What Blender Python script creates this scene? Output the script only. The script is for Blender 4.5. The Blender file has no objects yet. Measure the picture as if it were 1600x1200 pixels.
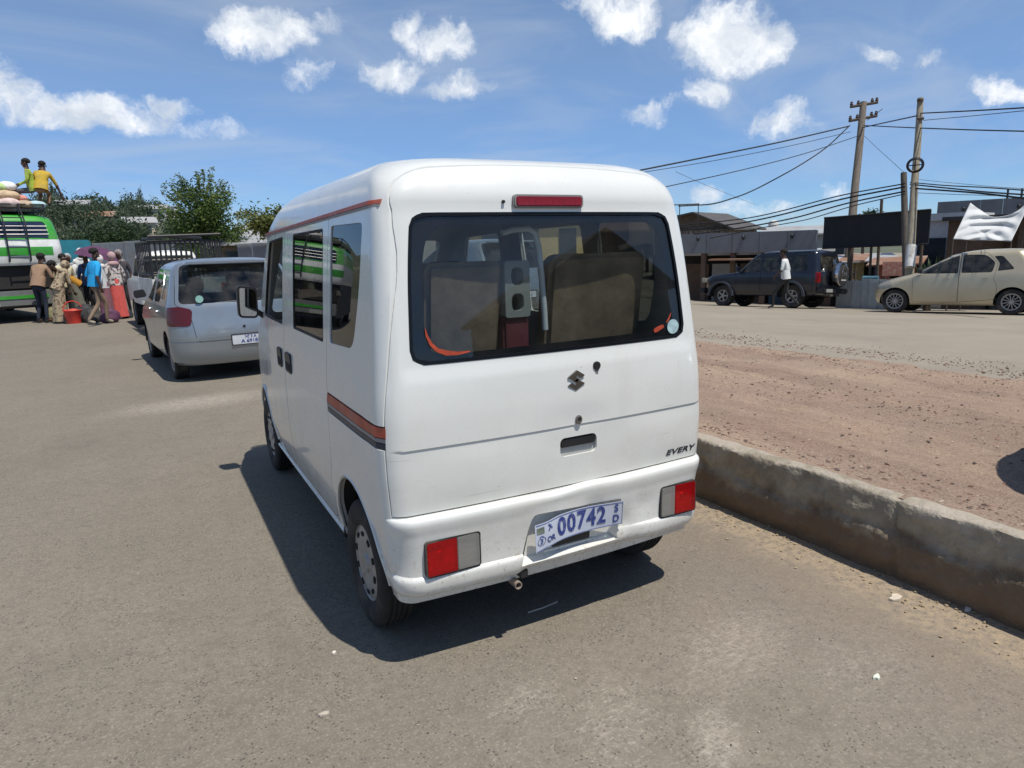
import bpy, bmesh, math, random
import numpy as np
from mathutils import Vector, Matrix, noise as mnoise
R = math.radians
rnd = random.Random(7)
SC = bpy.context.scene
COL = SC.collection

# ------------------------------------------------------------------ camera
CAM = Vector((-1.3854, -2.0953, 1.5405))
YAW, PIT, ROL, FPX = .4878, .1981, -.028, 1067.94
Fv = Vector((math.sin(YAW)*math.cos(PIT), math.cos(YAW)*math.cos(PIT), -math.sin(PIT)))
Rv0 = Vector((math.cos(YAW), -math.sin(YAW), 0)); Uv0 = Rv0.cross(Fv)
Rv = math.cos(ROL)*Rv0 + math.sin(ROL)*Uv0
Uv = -math.sin(ROL)*Rv0 + math.cos(ROL)*Uv0
cam = bpy.data.cameras.new('camera'); camo = bpy.data.objects.new('camera', cam); COL.objects.link(camo)
camo.matrix_world = Matrix(((Rv.x, Uv.x, -Fv.x, CAM.x), (Rv.y, Uv.y, -Fv.y, CAM.y), (Rv.z, Uv.z, -Fv.z, CAM.z), (0, 0, 0, 1)))
cam.sensor_width = 36; cam.lens = 36*FPX/1600; cam.clip_start = .05; cam.clip_end = 6000
SC.camera = camo

# ------------------------------------------------------------------ light
SUN = Vector((.145, -.40, 1)).normalized()          # towards the sun
s = bpy.data.lights.new('sun', 'SUN'); s.energy = 4.2; s.angle = R(.53); s.color = (1, .95, .865)
so = bpy.data.objects.new('sun', s); COL.objects.link(so)
so.rotation_euler = SUN.to_track_quat('Z', 'Y').to_euler(); so.location = (0, 0, 30)
SC.view_settings.view_transform = 'Standard'; SC.view_settings.look = 'None'
SC.view_settings.exposure = .12; SC.view_settings.gamma = 1; SC.view_settings.use_curve_mapping = False
SKY_STRENGTH = .098

def ray(px, py):
    return Fv + Rv*((px-800)/FPX) - Uv*((py-600)/FPX)
def at(px, py, D):
    return CAM + ray(px, py)*D
def on_z(px, py, z=0):
    v = ray(px, py); return CAM + v*((z-CAM.z)/v.z)
def ground_z(x, y):
    """height of the land: a level road, and beyond the retaining wall a bed that falls gently to the right"""
    e = max(0, min(1, (y-26)/8))
    right = .36 - (.032+.0025*max(0, min(17, y)))*max(0, min(24, x-1.6))
    left = -.03*max(0, min(24, x-1.6))
    r = right*(1-e) + left*e
    return r if x > 1.6 else (.36*0)
def on_land(px, py):
    v = ray(px, py); t = 3.
    while t < 60:
        p = CAM + v*t
        if p.z <= ground_z(p.x, p.y): return p
        t += .02
    return CAM + v*60

def world():
    w = bpy.data.worlds.new('World'); SC.world = w; w.use_nodes = True
    nt = w.node_tree; N = nt.nodes; L = nt.links; N.clear()
    out = N.new('ShaderNodeOutputWorld'); bg = N.new('ShaderNodeBackground')
    sky = N.new('ShaderNodeTexSky'); sky.sky_type = 'NISHITA'; sky.sun_disc = False
    sky.sun_elevation = math.asin(SUN.z); sky.sun_rotation = math.atan2(SUN.x, SUN.y)
    sky.altitude = 1800; sky.air_density = 1.0; sky.dust_density = .0; sky.ozone_density = 3.0
    tc = N.new('ShaderNodeTexCoord')
    def math_(op, a, b=None, c=None):
        n = N.new('ShaderNodeMath'); n.operation = op
        for i, v in enumerate((a, b, c)):
            if v is None: continue
            if isinstance(v, (int, float)): n.inputs[i].default_value = v
            else: L.new(v, n.inputs[i])
        return n.outputs[0]
    def vm(op, a, b):
        n = N.new('ShaderNodeVectorMath'); n.operation = op
        for i, v in enumerate((a, b)):
            if v is None: continue
            if isinstance(v, (tuple, Vector)): n.inputs[i].default_value = v
            elif isinstance(v, (float, int)): n.inputs['Scale'].default_value = v
            else: L.new(v, n.inputs[i])
        return n
    nz = N.new('ShaderNodeTexNoise'); nz.inputs['Scale'].default_value = 11; nz.inputs['Detail'].default_value = 5
    nz.inputs['Roughness'].default_value = .62
    L.new(tc.outputs['Generated'], nz.inputs['Vector'])
    off = vm('SUBTRACT', nz.outputs['Color'], (.5, .5, .5))
    sc_ = vm('SCALE', off.outputs[0], None); sc_.inputs['Scale'].default_value = .085
    d = vm('ADD', tc.outputs['Generated'], sc_.outputs[0]).outputs[0]
    acc = None
    blobs = [  # pixel x, y, half width, half height, weight
        (405, 60, 75, 34, 1.25), (445, 45, 38, 30, 1.1), (505, 28, 26, 22, .62), (490, 118, 34, 26, .62), (20, 150, 45, 40, 1.1), (-40, 120, 60, 40, 1.1),
        (130, 175, 75, 34, 1.3), (215, 190, 60, 22, .9), (268, 168, 38, 16, .9), (640, 48, 30, 24, .95), (700, 72, 48, 26, 1.0),
        (618, 110, 52, 26, 1.1), (722, 138, 55, 18, .95), (975, 25, 62, 36, 1.25), (925, 10, 40, 24, 1.0), (1135, 55, 74, 52, 1.4), (1185, 70, 46, 38, 1.2),
        (1110, 145, 30, 22, .85), (1000, 178, 40, 20, .72), (1228, 190, 52, 22, .95), (1378, 80, 30, 14, .8), (1570, 140, 36, 16, .95), (1460, 95, 24, 14, .5),
        (1100, 310, 32, 22, 1.0), (1150, 328, 44, 18, .8), (1208, 322, 30, 16, .85), (1310, 305, 22, 12, .6), (345, 200, 60, 12, .5), (1050, 160, 30, 14, .5),
        (885, 12, 24, 14, .5), (-200, 60, 90, 50, 1.1), (1750, 60, 90, 50, 1.1), (600, -120, 110, 50, 1.2), (1300, -140, 120, 60, 1.2)]
    for (px, py, hw, hh, wt) in blobs:
        c = ray(px, py).normalized(); k = (ray(px, py).length)
        r_ = Rv; u_ = r_.cross(c).normalized()*-1; u_ = c.cross(r_).normalized()*-1
        if u_.z < 0: u_ = -u_
        sw = hw/FPX/k*1.12; sh = hh/FPX/k*1.2
        a = math_('MULTIPLY_ADD', vm('DOT_PRODUCT', d, tuple(r_/sw)).outputs['Value'], 1, -c.dot(r_)/sw)
        b = math_('MULTIPLY_ADD', vm('DOT_PRODUCT', d, tuple(u_/sh)).outputs['Value'], 1, -c.dot(u_)/sh)
        r2 = math_('MULTIPLY_ADD', b, b, math_('MULTIPLY', a, a))
        g = math_('MULTIPLY_ADD', r2, -wt, wt)
        acc = g if acc is None else math_('MAXIMUM', acc, g)
    # the same kind of small clouds all round the sky, outside the field of view
    fwd = vm('DOT_PRODUCT', tc.outputs['Generated'], tuple(Fv)).outputs['Value']
    outside = math_('LESS_THAN', fwd, .60)
    n3 = N.new('ShaderNodeTexNoise'); n3.inputs['Scale'].default_value = 3.6; n3.inputs['Detail'].default_value = 3
    L.new(tc.outputs['Generated'], n3.inputs['Vector'])
    gl = math_('SUBTRACT', math_('MULTIPLY_ADD', n3.outputs['Fac'], 7., -4.55), math_('MULTIPLY_ADD', outside, -6, 6))
    acc = math_('MAXIMUM', acc, gl)
    nf = N.new('ShaderNodeTexNoise'); nf.inputs['Scale'].default_value = 34; nf.inputs['Detail'].default_value = 8; nf.inputs['Roughness'].default_value = .66
    L.new(d, nf.inputs['Vector'])
    dens = math_('ADD', acc, math_('MULTIPLY_ADD', nf.outputs['Fac'], 2.0, -1.0))
    cr = N.new('ShaderNodeMapRange'); cr.interpolation_type = 'SMOOTHSTEP'
    cr.inputs['From Min'].default_value = .02; cr.inputs['From Max'].default_value = 1.3
    L.new(dens, cr.inputs['Value'])
    # thin high wisps
    mp = N.new('ShaderNodeMapping'); mp.inputs['Scale'].default_value = (1.5, 4.5, 9); mp.inputs['Rotation'].default_value = (.25, .3, .5)
    L.new(tc.outputs['Generated'], mp.inputs['Vector'])
    nw = N.new('ShaderNodeTexNoise'); nw.inputs['Scale'].default_value = 1.6; nw.inputs['Detail'].default_value = 6; nw.inputs['Roughness'].default_value = .55; nw.inputs['Distortion'].default_value = .6
    L.new(mp.outputs[0], nw.inputs['Vector'])
    wr = N.new('ShaderNodeMapRange'); wr.interpolation_type = 'SMOOTHSTEP'
    wr.inputs['From Min'].default_value = .40; wr.inputs['From Max'].default_value = .74; wr.inputs['To Max'].default_value = .36
    L.new(nw.outputs['Fac'], wr.inputs['Value'])
    sat = N.new('ShaderNodeHueSaturation'); sat.inputs['Saturation'].default_value = 1.0; sat.inputs['Value'].default_value = 1.12
    L.new(sky.outputs[0], sat.inputs['Color'])
    sz = N.new('ShaderNodeSeparateXYZ'); L.new(tc.outputs['Generated'], sz.inputs[0])
    er = N.new('ShaderNodeMapRange'); er.interpolation_type = 'SMOOTHERSTEP'; er.inputs['From Min'].default_value = -.02; er.inputs['From Max'].default_value = .36; L.new(sz.outputs[2], er.inputs['Value'])
    tn = N.new('ShaderNodeMix'); tn.data_type = 'RGBA'; L.new(er.outputs[0], tn.inputs['Factor']); tn.inputs[6].default_value = (.52, .70, .96, 1); tn.inputs[7].default_value = (1.18, 1.16, 1.14, 1)
    mu = N.new('ShaderNodeMix'); mu.data_type = 'RGBA'; mu.blend_type = 'MULTIPLY'; mu.inputs['Factor'].default_value = 1; L.new(sat.outputs[0], mu.inputs[6]); L.new(tn.outputs[2], mu.inputs[7])
    sat = type('o', (), {'outputs': [mu.outputs[2]]})
    mixw = N.new('ShaderNodeMix'); mixw.data_type = 'RGBA'
    L.new(wr.outputs[0], mixw.inputs['Factor']); L.new(sat.outputs[0], mixw.inputs[6]); mixw.inputs[7].default_value = (5.2, 5.8, 6.6, 1)
    # cloud brightness: thick middles a touch greyer
    shade = N.new('ShaderNodeMix'); shade.data_type = 'RGBA'
    nb = N.new('ShaderNodeTexNoise'); nb.inputs['Scale'].default_value = 20; nb.inputs['Detail'].default_value = 4
    L.new(d, nb.inputs['Vector'])
    sr = N.new('ShaderNodeMapRange'); sr.inputs['From Min'].default_value = .35; sr.inputs['From Max'].default_value = .62
    L.new(nb.outputs['Fac'], sr.inputs['Value'])
    L.new(sr.outputs[0], shade.inputs['Factor']); shade.inputs[6].default_value = (5.9, 6.6, 7.6, 1); shade.inputs[7].default_value = (9.8, 10, 10.2, 1)
    mix = N.new('ShaderNodeMix'); mix.data_type = 'RGBA'
    L.new(cr.outputs[0], mix.inputs['Factor']); L.new(mixw.outputs[2], mix.inputs[6]); L.new(shade.outputs[2], mix.inputs[7])
    L.new(mix.outputs[2], bg.inputs['Color']); bg.inputs['Strength'].default_value = SKY_STRENGTH
    L.new(bg.outputs[0], out.inputs['Surface'])
    w.cycles.sampling_method = 'MANUAL'; w.cycles.sample_map_resolution = 512
world()

# ------------------------------------------------------------------ materials
def nodes(name):
    m = bpy.data.materials.new(name); m.use_nodes = True
    return m, m.node_tree.nodes, m.node_tree.links, m.node_tree.nodes['Principled BSDF']
_mc = {}
def mat(name, col, rough=.6, metal=0, var=.12, scale=6, bump=0, bscale=40, coat=0, dirt=None, dscale=2.5, damt=.4, spec=.5, stretch=None, dr=(.48, .72)):
    """a principled material whose colour wanders a little, with optional fine relief and patches of dirt"""
    if name in _mc: return _mc[name]
    m, N, L, b = nodes(name)
    tc = N.new('ShaderNodeTexCoord'); vec = tc.outputs['Object']
    if stretch:
        mp = N.new('ShaderNodeMapping'); mp.inputs['Scale'].default_value = stretch; L.new(vec, mp.inputs['Vector']); vec = mp.outputs[0]
    n = N.new('ShaderNodeTexNoise'); n.inputs['Scale'].default_value = scale; n.inputs['Detail'].default_value = 5
    n.inputs['Roughness'].default_value = .62
    L.new(vec, n.inputs['Vector'])
    r = N.new('ShaderNodeMapRange'); r.inputs['From Min'].default_value = .3; r.inputs['From Max'].default_value = .7
    r.inputs['To Min'].default_value = 1-var; r.inputs['To Max'].default_value = 1+var
    L.new(n.outputs['Fac'], r.inputs['Value'])
    hv = N.new('ShaderNodeHueSaturation'); hv.inputs['Color'].default_value = (*col, 1); L.new(r.outputs[0], hv.inputs['Value'])
    c = hv.outputs[0]
    if dirt:
        n2 = N.new('ShaderNodeTexNoise'); n2.inputs['Scale'].default_value = dscale; n2.inputs['Detail'].default_value = 7; n2.inputs['Roughness'].default_value = .65
        L.new(vec, n2.inputs['Vector'])
        r2 = N.new('ShaderNodeMapRange'); r2.inputs['From Min'].default_value = dr[0]; r2.inputs['From Max'].default_value = dr[1]; r2.inputs['To Max'].default_value = damt
        L.new(n2.outputs['Fac'], r2.inputs['Value'])
        mx = N.new('ShaderNodeMix'); mx.data_type = 'RGBA'; L.new(r2.outputs[0], mx.inputs['Factor']); L.new(c, mx.inputs[6]); mx.inputs[7].default_value = (*dirt, 1)
        c = mx.outputs[2]
    L.new(c, b.inputs['Base Color'])
    b.inputs['Roughness'].default_value = rough; b.inputs['Metallic'].default_value = metal
    b.inputs['Specular IOR Level'].default_value = spec
    if coat: b.inputs['Coat Weight'].default_value = coat; b.inputs['Coat Roughness'].default_value = .06
    if bump:
        nb = N.new('ShaderNodeTexNoise'); nb.inputs['Scale'].default_value = bscale; nb.inputs['Detail'].default_value = 4
        L.new(vec, nb.inputs['Vector'])
        bp = N.new('ShaderNodeBump'); bp.inputs['Strength'].default_value = bump; bp.inputs['Distance'].default_value = .01
        L.new(nb.outputs['Fac'], bp.inputs['Height']); L.new(bp.outputs[0], b.inputs['Normal'])
    _mc[name] = m; return m
def glass(name, tint=(.6, .62, .62), rough=.02, refl=1.45, dust=.04):
    if name in _mc: return _mc[name]
    m, N, L, b = nodes(name); out = N['Material Output']
    t = N.new('ShaderNodeBsdfTransparent'); t.inputs['Color'].default_value = (*tint, 1)
    g = N.new('ShaderNodeBsdfGlossy'); g.inputs['Roughness'].default_value = rough
    f = N.new('ShaderNodeFresnel'); f.inputs['IOR'].default_value = refl
    ge = N.new('ShaderNodeNewGeometry'); fb = N.new('ShaderNodeMath'); fb.operation = 'SUBTRACT'; fb.inputs[0].default_value = 1; L.new(ge.outputs['Backfacing'], fb.inputs[1])
    fm = N.new('ShaderNodeMath'); fm.operation = 'MULTIPLY'; L.new(f.outputs[0], fm.inputs[0]); L.new(fb.outputs[0], fm.inputs[1])   # a pane reflects at its front faces only
    mx = N.new('ShaderNodeMixShader'); L.new(fm.outputs[0], mx.inputs[0]); L.new(t.outputs[0], mx.inputs[1]); L.new(g.outputs[0], mx.inputs[2])
    df = N.new('ShaderNodeBsdfDiffuse'); df.inputs['Color'].default_value = (.42, .38, .32, 1)
    tc = N.new('ShaderNodeTexCoord'); n = N.new('ShaderNodeTexNoise'); n.inputs['Scale'].default_value = 5; n.inputs['Detail'].default_value = 8
    L.new(tc.outputs['Object'], n.inputs['Vector'])
    r = N.new('ShaderNodeMapRange'); r.inputs['From Min'].default_value = .35; r.inputs['From Max'].default_value = .75; r.inputs['To Max'].default_value = dust*2
    L.new(n.outputs['Fac'], r.inputs['Value'])
    m2 = N.new('ShaderNodeMixShader'); L.new(r.outputs[0], m2.inputs[0]); L.new(mx.outputs[0], m2.inputs[1]); L.new(df.outputs[0], m2.inputs[2])
    L.new(m2.outputs[0], out.inputs['Surface'])
    _mc[name] = m; return m
def flat(name, col, rough=.6, metal=0, **k): return mat(name, col, rough, metal, var=k.pop('var', .06), **k)

M = dict(
 paint_white=mat('van_white_paint', (.715, .72, .68), .32, var=.02, scale=1.5, coat=.6, dirt=(.62, .57, .50), dscale=1.7, damt=.22),
 lining=mat('van_lining', (.42, .42, .40), .8, var=.08),
 black_plastic=mat('black_plastic', (.018, .018, .02), .45, var=.2),
 black_rubber=mat('black_rubber', (.022, .021, .02), .85, var=.3, bump=.3, bscale=60, dirt=(.16, .13, .10), dscale=6, damt=.45),
 dark=mat('dark_void', (.012, .012, .012), .9),
 rim_grey=mat('rim_grey', (.36, .35, .33), .45, .35, var=.12, dirt=(.12, .09, .07), dscale=12, damt=.6),
 chrome=mat('chrome', (.62, .62, .62), .18, 1, var=.05),
 steel=mat('brushed_steel', (.35, .34, .33), .4, .9, var=.1),
 frit=mat('printed_glass_border', (.006, .007, .009), .3, spec=.25),
 red_tape=mat('red_tape', (.42, .075, .035), .5, var=.25, scale=14, dirt=(.35, .27, .22), dscale=9, damt=.4),
 navy=mat('navy_strip', (.02, .025, .05), .4), grey_strip=mat('grey_strip', (.25, .24, .23), .5),
 seat=mat('seat_fabric', (.30, .215, .14), .95, var=.25, scale=14, bump=.12, bscale=160, dirt=(.13, .10, .07), dscale=5, damt=.6),
 seat_dark=mat('seat_dark_fabric', (.045, .04, .036), .95, var=.2, scale=18, bump=.4, bscale=120),
 maroon=mat('maroon_cloth', (.17, .035, .045), .9, var=.25, scale=10),
 box_grey=mat('speaker_box_grey', (.33, .34, .31), .6, var=.06),
 glass_van=glass('van_rear_glass', (.76, .79, .79), .01, 1.56, .012),
 glass_side=glass('van_side_glass', (.36, .38, .38), .01, 1.75, .015),
 glass_clear=glass('clear_glass', (.88, .91, .90), .01, 1.5, .03),
 glass_car=glass('car_glass', (.55, .60, .60), .02, 1.6, .05),
 mirror=mat('mirror_glass', (.75, .76, .76), .02, 1, var=.01),
)
def lens(name, col, scale=(60, 60, 60), em=.0, depth=.5, clear=0):
    """moulded lamp glass: a faceted skin, partly see-through when clear > 0"""
    if name in _mc: return _mc[name]
    m, N, L, b = nodes(name); tc = N.new('ShaderNodeTexCoord')
    mp = N.new('ShaderNodeMapping'); mp.inputs['Scale'].default_value = scale; L.new(tc.outputs['Object'], mp.inputs['Vector'])
    v = N.new('ShaderNodeTexVoronoi'); v.inputs['Scale'].default_value = 1; v.distance = 'CHEBYCHEV'; v.inputs['Randomness'].default_value = .12
    L.new(mp.outputs[0], v.inputs['Vector'])
    cr = N.new('ShaderNodeMapRange'); cr.inputs['From Min'].default_value = 0; cr.inputs['From Max'].default_value = .6
    cr.inputs['To Min'].default_value = 1.1; cr.inputs['To Max'].default_value = .7; L.new(v.outputs['Distance'], cr.inputs['Value'])
    hv = N.new('ShaderNodeHueSaturation'); hv.inputs['Color'].default_value = (*col, 1); L.new(cr.outputs[0], hv.inputs['Value'])
    L.new(hv.outputs[0], b.inputs['Base Color'])
    bp = N.new('ShaderNodeBump'); bp.inputs['Strength'].default_value = depth; bp.inputs['Distance'].default_value = .004
    L.new(v.outputs['Distance'], bp.inputs['Height']); L.new(bp.outputs[0], b.inputs['Normal'])
    b.inputs['Roughness'].default_value = .22; b.inputs['Coat Weight'].default_value = 1; b.inputs['Coat Roughness'].default_value = .03
    if clear:
        t = N.new('ShaderNodeBsdfTransparent'); t.inputs['Color'].default_value = (*[min(1, c*1.15) for c in col], 1)
        x = N.new('ShaderNodeMixShader'); x.inputs[0].default_value = clear; L.new(b.outputs[0], x.inputs[1]); L.new(t.outputs[0], x.inputs[2]); L.new(x.outputs[0], N['Material Output'].inputs['Surface'])
    _mc[name] = m; return m
M['lens_red'] = lens('red_lens', (.85, .012, .02), (60, 60, 190), depth=.35, clear=.66); M['lens_dark_red'] = lens('dark_red_lens', (.10, .005, .006), (50, 50, 50)); M['lens_dark_red'].node_tree.nodes['Principled BSDF'].inputs['Coat Weight'].default_value = .25
M['lens_clear'] = lens('clear_ribbed_lens', (.62, .61, .57), (14, 14, 150), depth=.8, clear=.6)
M['lens_amber'] = lens('amber_lens', (.55, .22, .02), (60, 60, 60))
def reflector():
    m, N, L, b = nodes('lamp_reflector'); tc = N.new('ShaderNodeTexCoord'); v = N.new('ShaderNodeTexVoronoi'); v.inputs['Scale'].default_value = 38; L.new(tc.outputs['Object'], v.inputs['Vector'])
    b.inputs['Base Color'].default_value = (.75, .75, .74, 1); b.inputs['Metallic'].default_value = 1; b.inputs['Roughness'].default_value = .22
    bp = N.new('ShaderNodeBump'); bp.inputs['Strength'].default_value = .9; bp.inputs['Distance'].default_value = .01; L.new(v.outputs['Distance'], bp.inputs['Height']); L.new(bp.outputs[0], b.inputs['Normal']); return m
M['reflector'] = reflector()
def van_paint():
    """white enamel with road film low down, faint streaks and a few scratches"""
    m, N, L, b = nodes('worn_white_enamel'); tc = N.new('ShaderNodeTexCoord'); vec = tc.outputs['Object']
    def noise(sc, det=5, ro=.6, st=None):
        v = vec
        if st: mp = N.new('ShaderNodeMapping'); mp.inputs['Scale'].default_value = st; mp.inputs['Rotation'].default_value = (.3, .5, .2); L.new(vec, mp.inputs['Vector']); v = mp.outputs[0]
        n = N.new('ShaderNodeTexNoise'); n.inputs['Scale'].default_value = sc; n.inputs['Detail'].default_value = det; n.inputs['Roughness'].default_value = ro; L.new(v, n.inputs['Vector']); return n.outputs['Fac']
    def rg(x, a, b_, c=0, d=1):
        r = N.new('ShaderNodeMapRange'); r.inputs['From Min'].default_value = a; r.inputs['From Max'].default_value = b_; r.inputs['To Min'].default_value = c; r.inputs['To Max'].default_value = d; L.new(x, r.inputs['Value']); return r.outputs[0]
    def mul(a, b_): n = N.new('ShaderNodeMath'); n.operation = 'MULTIPLY'; L.new(a, n.inputs[0]); L.new(b_, n.inputs[1]); return n.outputs[0]
    def mx(f, a, c):
        x = N.new('ShaderNodeMix'); x.data_type = 'RGBA'; L.new(f, x.inputs[0])
        for k, v in ((6, a), (7, c)):
            if isinstance(v, tuple): x.inputs[k].default_value = (*v, 1)
            else: L.new(v, x.inputs[k])
        return x.outputs[2]
    sep = N.new('ShaderNodeSeparateXYZ'); L.new(vec, sep.inputs[0]); Z = sep.outputs[2]
    c = mx(rg(noise(1.3), .35, .65), (.705, .715, .675), (.735, .74, .70))
    film = mul(rg(Z, .95, .28, 0, 1), rg(noise(3.5, 8, .7), .38, .68, 0, .55)); c = mx(film, c, (.50, .44, .35))
    spl = mul(rg(Z, .62, .30, 0, 1), rg(noise(60, 4, .7), .56, .66, 0, .6)); c = mx(spl, c, (.30, .24, .18))
    c = mx(mul(rg(noise(5, 7, .7, (1, 1, .25)), .56, .75, 0, .35), rg(noise(1.1), .4, .6)), c, (.56, .54, .48))
    c = mx(rg(noise(9, 2, .5, (.35, .35, 9)), .735, .75, 0, .45), c, (.36, .35, .32))
    c = mx(rg(noise(75, 2, .5), .775, .79, 0, .7), c, (.12, .10, .09))
    L.new(c, b.inputs['Base Color']); L.new(rg(noise(6, 6), .3, .7, .20, .42), b.inputs['Roughness']); b.inputs['Coat Weight'].default_value = .65; b.inputs['Coat Roughness'].default_value = .07
    bp = N.new('ShaderNodeBump'); bp.inputs['Strength'].default_value = .05; bp.inputs['Distance'].default_value = .02; L.new(noise(4, 2), bp.inputs['Height']); L.new(bp.outputs[0], b.inputs['Normal']); return m
M['paint_white'] = van_paint()

# ------------------------------------------------------------------ objects
def tag(o, label=None, cat=None, group=None, kind=None):
    if label: o['label'] = label
    if cat: o['category'] = cat
    if group: o['group'] = group
    if kind: o['kind'] = kind
    return o
def empty(name, loc=(0, 0, 0), rz=0, label=None, cat=None, group=None, parent=None):
    o = bpy.data.objects.new(name, None); COL.objects.link(o); o.location = loc; o.rotation_euler = (0, 0, rz)
    o.empty_display_size = .2
    if parent: o.parent = parent
    return tag(o, label, cat, group)
def link(name, me, m=None, parent=None, smooth=None, loc=None):
    if m is not None:
        me.materials.clear()
        for x in (m if isinstance(m, (list, tuple)) else [m]): me.materials.append(x)
    o = bpy.data.objects.new(name, me); COL.objects.link(o)
    if parent: o.parent = parent
    if loc is not None: o.location = loc
    if smooth is not None:
        me.polygons.foreach_set('use_smooth', [True]*len(me.polygons)); me.set_sharp_from_angle(angle=R(smooth))
    return o
class MB:
    """collects shapes into one mesh"""
    def __init__(s): s.v = []; s.f = []; s.mi = []; s.cur = 0
    def add(s, vs, fs):
        n = len(s.v); s.v += [tuple(p) for p in vs]; s.f += [tuple(i+n for i in f) for f in fs]; s.mi += [s.cur]*len(fs); return s
    def box(s, c, d, M_=None, taper=1):
        x, y, z = (k/2 for k in d); vs = []
        for sz in (-1, 1):
            t = taper if sz > 0 else 1
            for sx, sy in ((-1, -1), (1, -1), (1, 1), (-1, 1)): vs.append(Vector((sx*x*t, sy*y*t, sz*z)))
        vs = [(M_ @ p if M_ else p) + Vector(c) for p in vs]
        return s.add(vs, [(3, 2, 1, 0), (4, 5, 6, 7), (0, 1, 5, 4), (1, 2, 6, 5), (2, 3, 7, 6), (3, 0, 4, 7)])
    def bb(s, a, b): return s.box([(a[i]+b[i])/2 for i in range(3)], [abs(b[i]-a[i]) for i in range(3)])
    def prism(s, poly, a, b, axis='y'):
        """closed polygon given in the two other axes, extruded along axis from a to b"""
        area = sum(poly[i][0]*poly[(i+1) % len(poly)][1]-poly[(i+1) % len(poly)][0]*poly[i][1] for i in range(len(poly)))
        if area < 0: poly = poly[::-1]
        def P(u, v, w): return {'x': (w, u, v), 'y': (u, w, v), 'z': (u, v, w)}[axis]
        n = len(poly); vs = [P(u, v, a) for u, v in poly] + [P(u, v, b) for u, v in poly]
        fs = [tuple(range(n-1, -1, -1)), tuple(range(n, 2*n))] + [(i, (i+1) % n, n+(i+1) % n, n+i) for i in range(n)]
        flip = (axis == 'y') != (b < a)
        if flip: fs = [f[::-1] for f in fs]
        return s.add(vs, fs)
    def ring(s, outer, inner, a, b, axis='y'):
        def P(u, v, w): return {'x': (w, u, v), 'y': (u, w, v), 'z': (u, v, w)}[axis]
        n = len(outer); vs = [P(*p, a) for p in outer]+[P(*p, a) for p in inner]+[P(*p, b) for p in outer]+[P(*p, b) for p in inner]
        fs = []
        for i in range(n):
            j = (i+1) % n
            fs += [(j, i, n+i, n+j), (2*n+i, 2*n+j, 3*n+j, 3*n+i), (i, j, 2*n+j, 2*n+i), (n+j, n+i, 3*n+i, 3*n+j)]
        if (axis == 'y') != (b < a): fs = [f[::-1] for f in fs]
        return s.add(vs, fs)
    def tube(s, pts, r, n=8, closed=False):
        pts = [Vector(p) for p in pts]; rs = r if isinstance(r, (list, tuple)) else [r]*len(pts)
        vs = []; fs = []; m = len(pts); up = None
        for i, p in enumerate(pts):
            if closed: t = pts[(i+1) % m]-pts[i-1]
            else: t = pts[min(i+1, m-1)]-pts[max(i-1, 0)]
            t.normalize()
            if up is None: up = t.orthogonal().normalized()
            up = (up - t*up.dot(t)).normalized(); sd = t.cross(up)
            for k in range(n):
                a = 2*math.pi*k/n; vs.append(p + (up*math.cos(a)+sd*math.sin(a))*rs[i])
        for i in range(m if closed else m-1):
            for k in range(n):
                a = i*n+k; b = i*n+(k+1) % n; i2 = (i+1) % m; fs.append((a, b, i2*n+(k+1) % n, i2*n+k))
        if not closed: fs += [tuple(range(n-1, -1, -1)), tuple(range((m-1)*n, m*n))]
        return s.add(vs, fs)
    def lathe(s, prof, n=32, axis='x', c=(0, 0, 0), close=True):
        """profile of (radius, along) pairs turned about an axis"""
        c = Vector(c); vs = []; fs = []; m = len(prof)
        for k in range(n):
            a = 2*math.pi*k/n
            for (r, h) in prof:
                u, v = r*math.cos(a), r*math.sin(a)
                vs.append(c+Vector({'x': (h, u, v), 'y': (v, h, u), 'z': (u, v, h)}[axis]))
        for k in range(n):
            for i in range(m if close else m-1):
                a, b = k*m+i, k*m+(i+1) % m; k2 = (k+1) % n
                fs.append((a, k2*m+i, k2*m+(i+1) % m, b))
        return s.add(vs, fs)
    def ball(s, c, r, nu=12, nv=8, fn=None):
        c = Vector(c); r = r if isinstance(r, (tuple, list)) else (r, r, r); vs = []; fs = []
        for j in range(nv+1):
            t = math.pi*j/nv
            for i in range(nu):
                a = 2*math.pi*i/nu; p = Vector((math.sin(t)*math.cos(a)*r[0], math.sin(t)*math.sin(a)*r[1], math.cos(t)*r[2]))
                if fn: p = fn(p)
                vs.append(c+p)
        for j in range(nv):
            for i in range(nu):
                fs.append((j*nu+i, (j+1)*nu+i, (j+1)*nu+(i+1) % nu, j*nu+(i+1) % nu))
        return s.add(vs, fs)
    def mesh(s, name='mesh'):
        me = bpy.data.meshes.new(name); me.from_pydata(s.v, [], s.f); me.validate(); me.update()
        if any(s.mi) and len(me.polygons) == len(s.mi): me.polygons.foreach_set('material_index', s.mi)
        return me
    def build(s, name, m, parent=None, smooth=None, loc=None, bevel=0):
        me = s.mesh(name)
        if bevel:
            bm = bmesh.new(); bm.from_mesh(me); bmesh.ops.remove_doubles(bm, verts=bm.verts, dist=1e-5)
            bmesh.ops.bevel(bm, geom=[e for e in bm.edges if e.is_manifold and e.calc_face_angle(0) > .5], offset=bevel, segments=2, affect='EDGES', clamp_overlap=True)
            bm.to_mesh(me); bm.free()
        return link(name, me, m, parent, smooth, loc)
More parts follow.
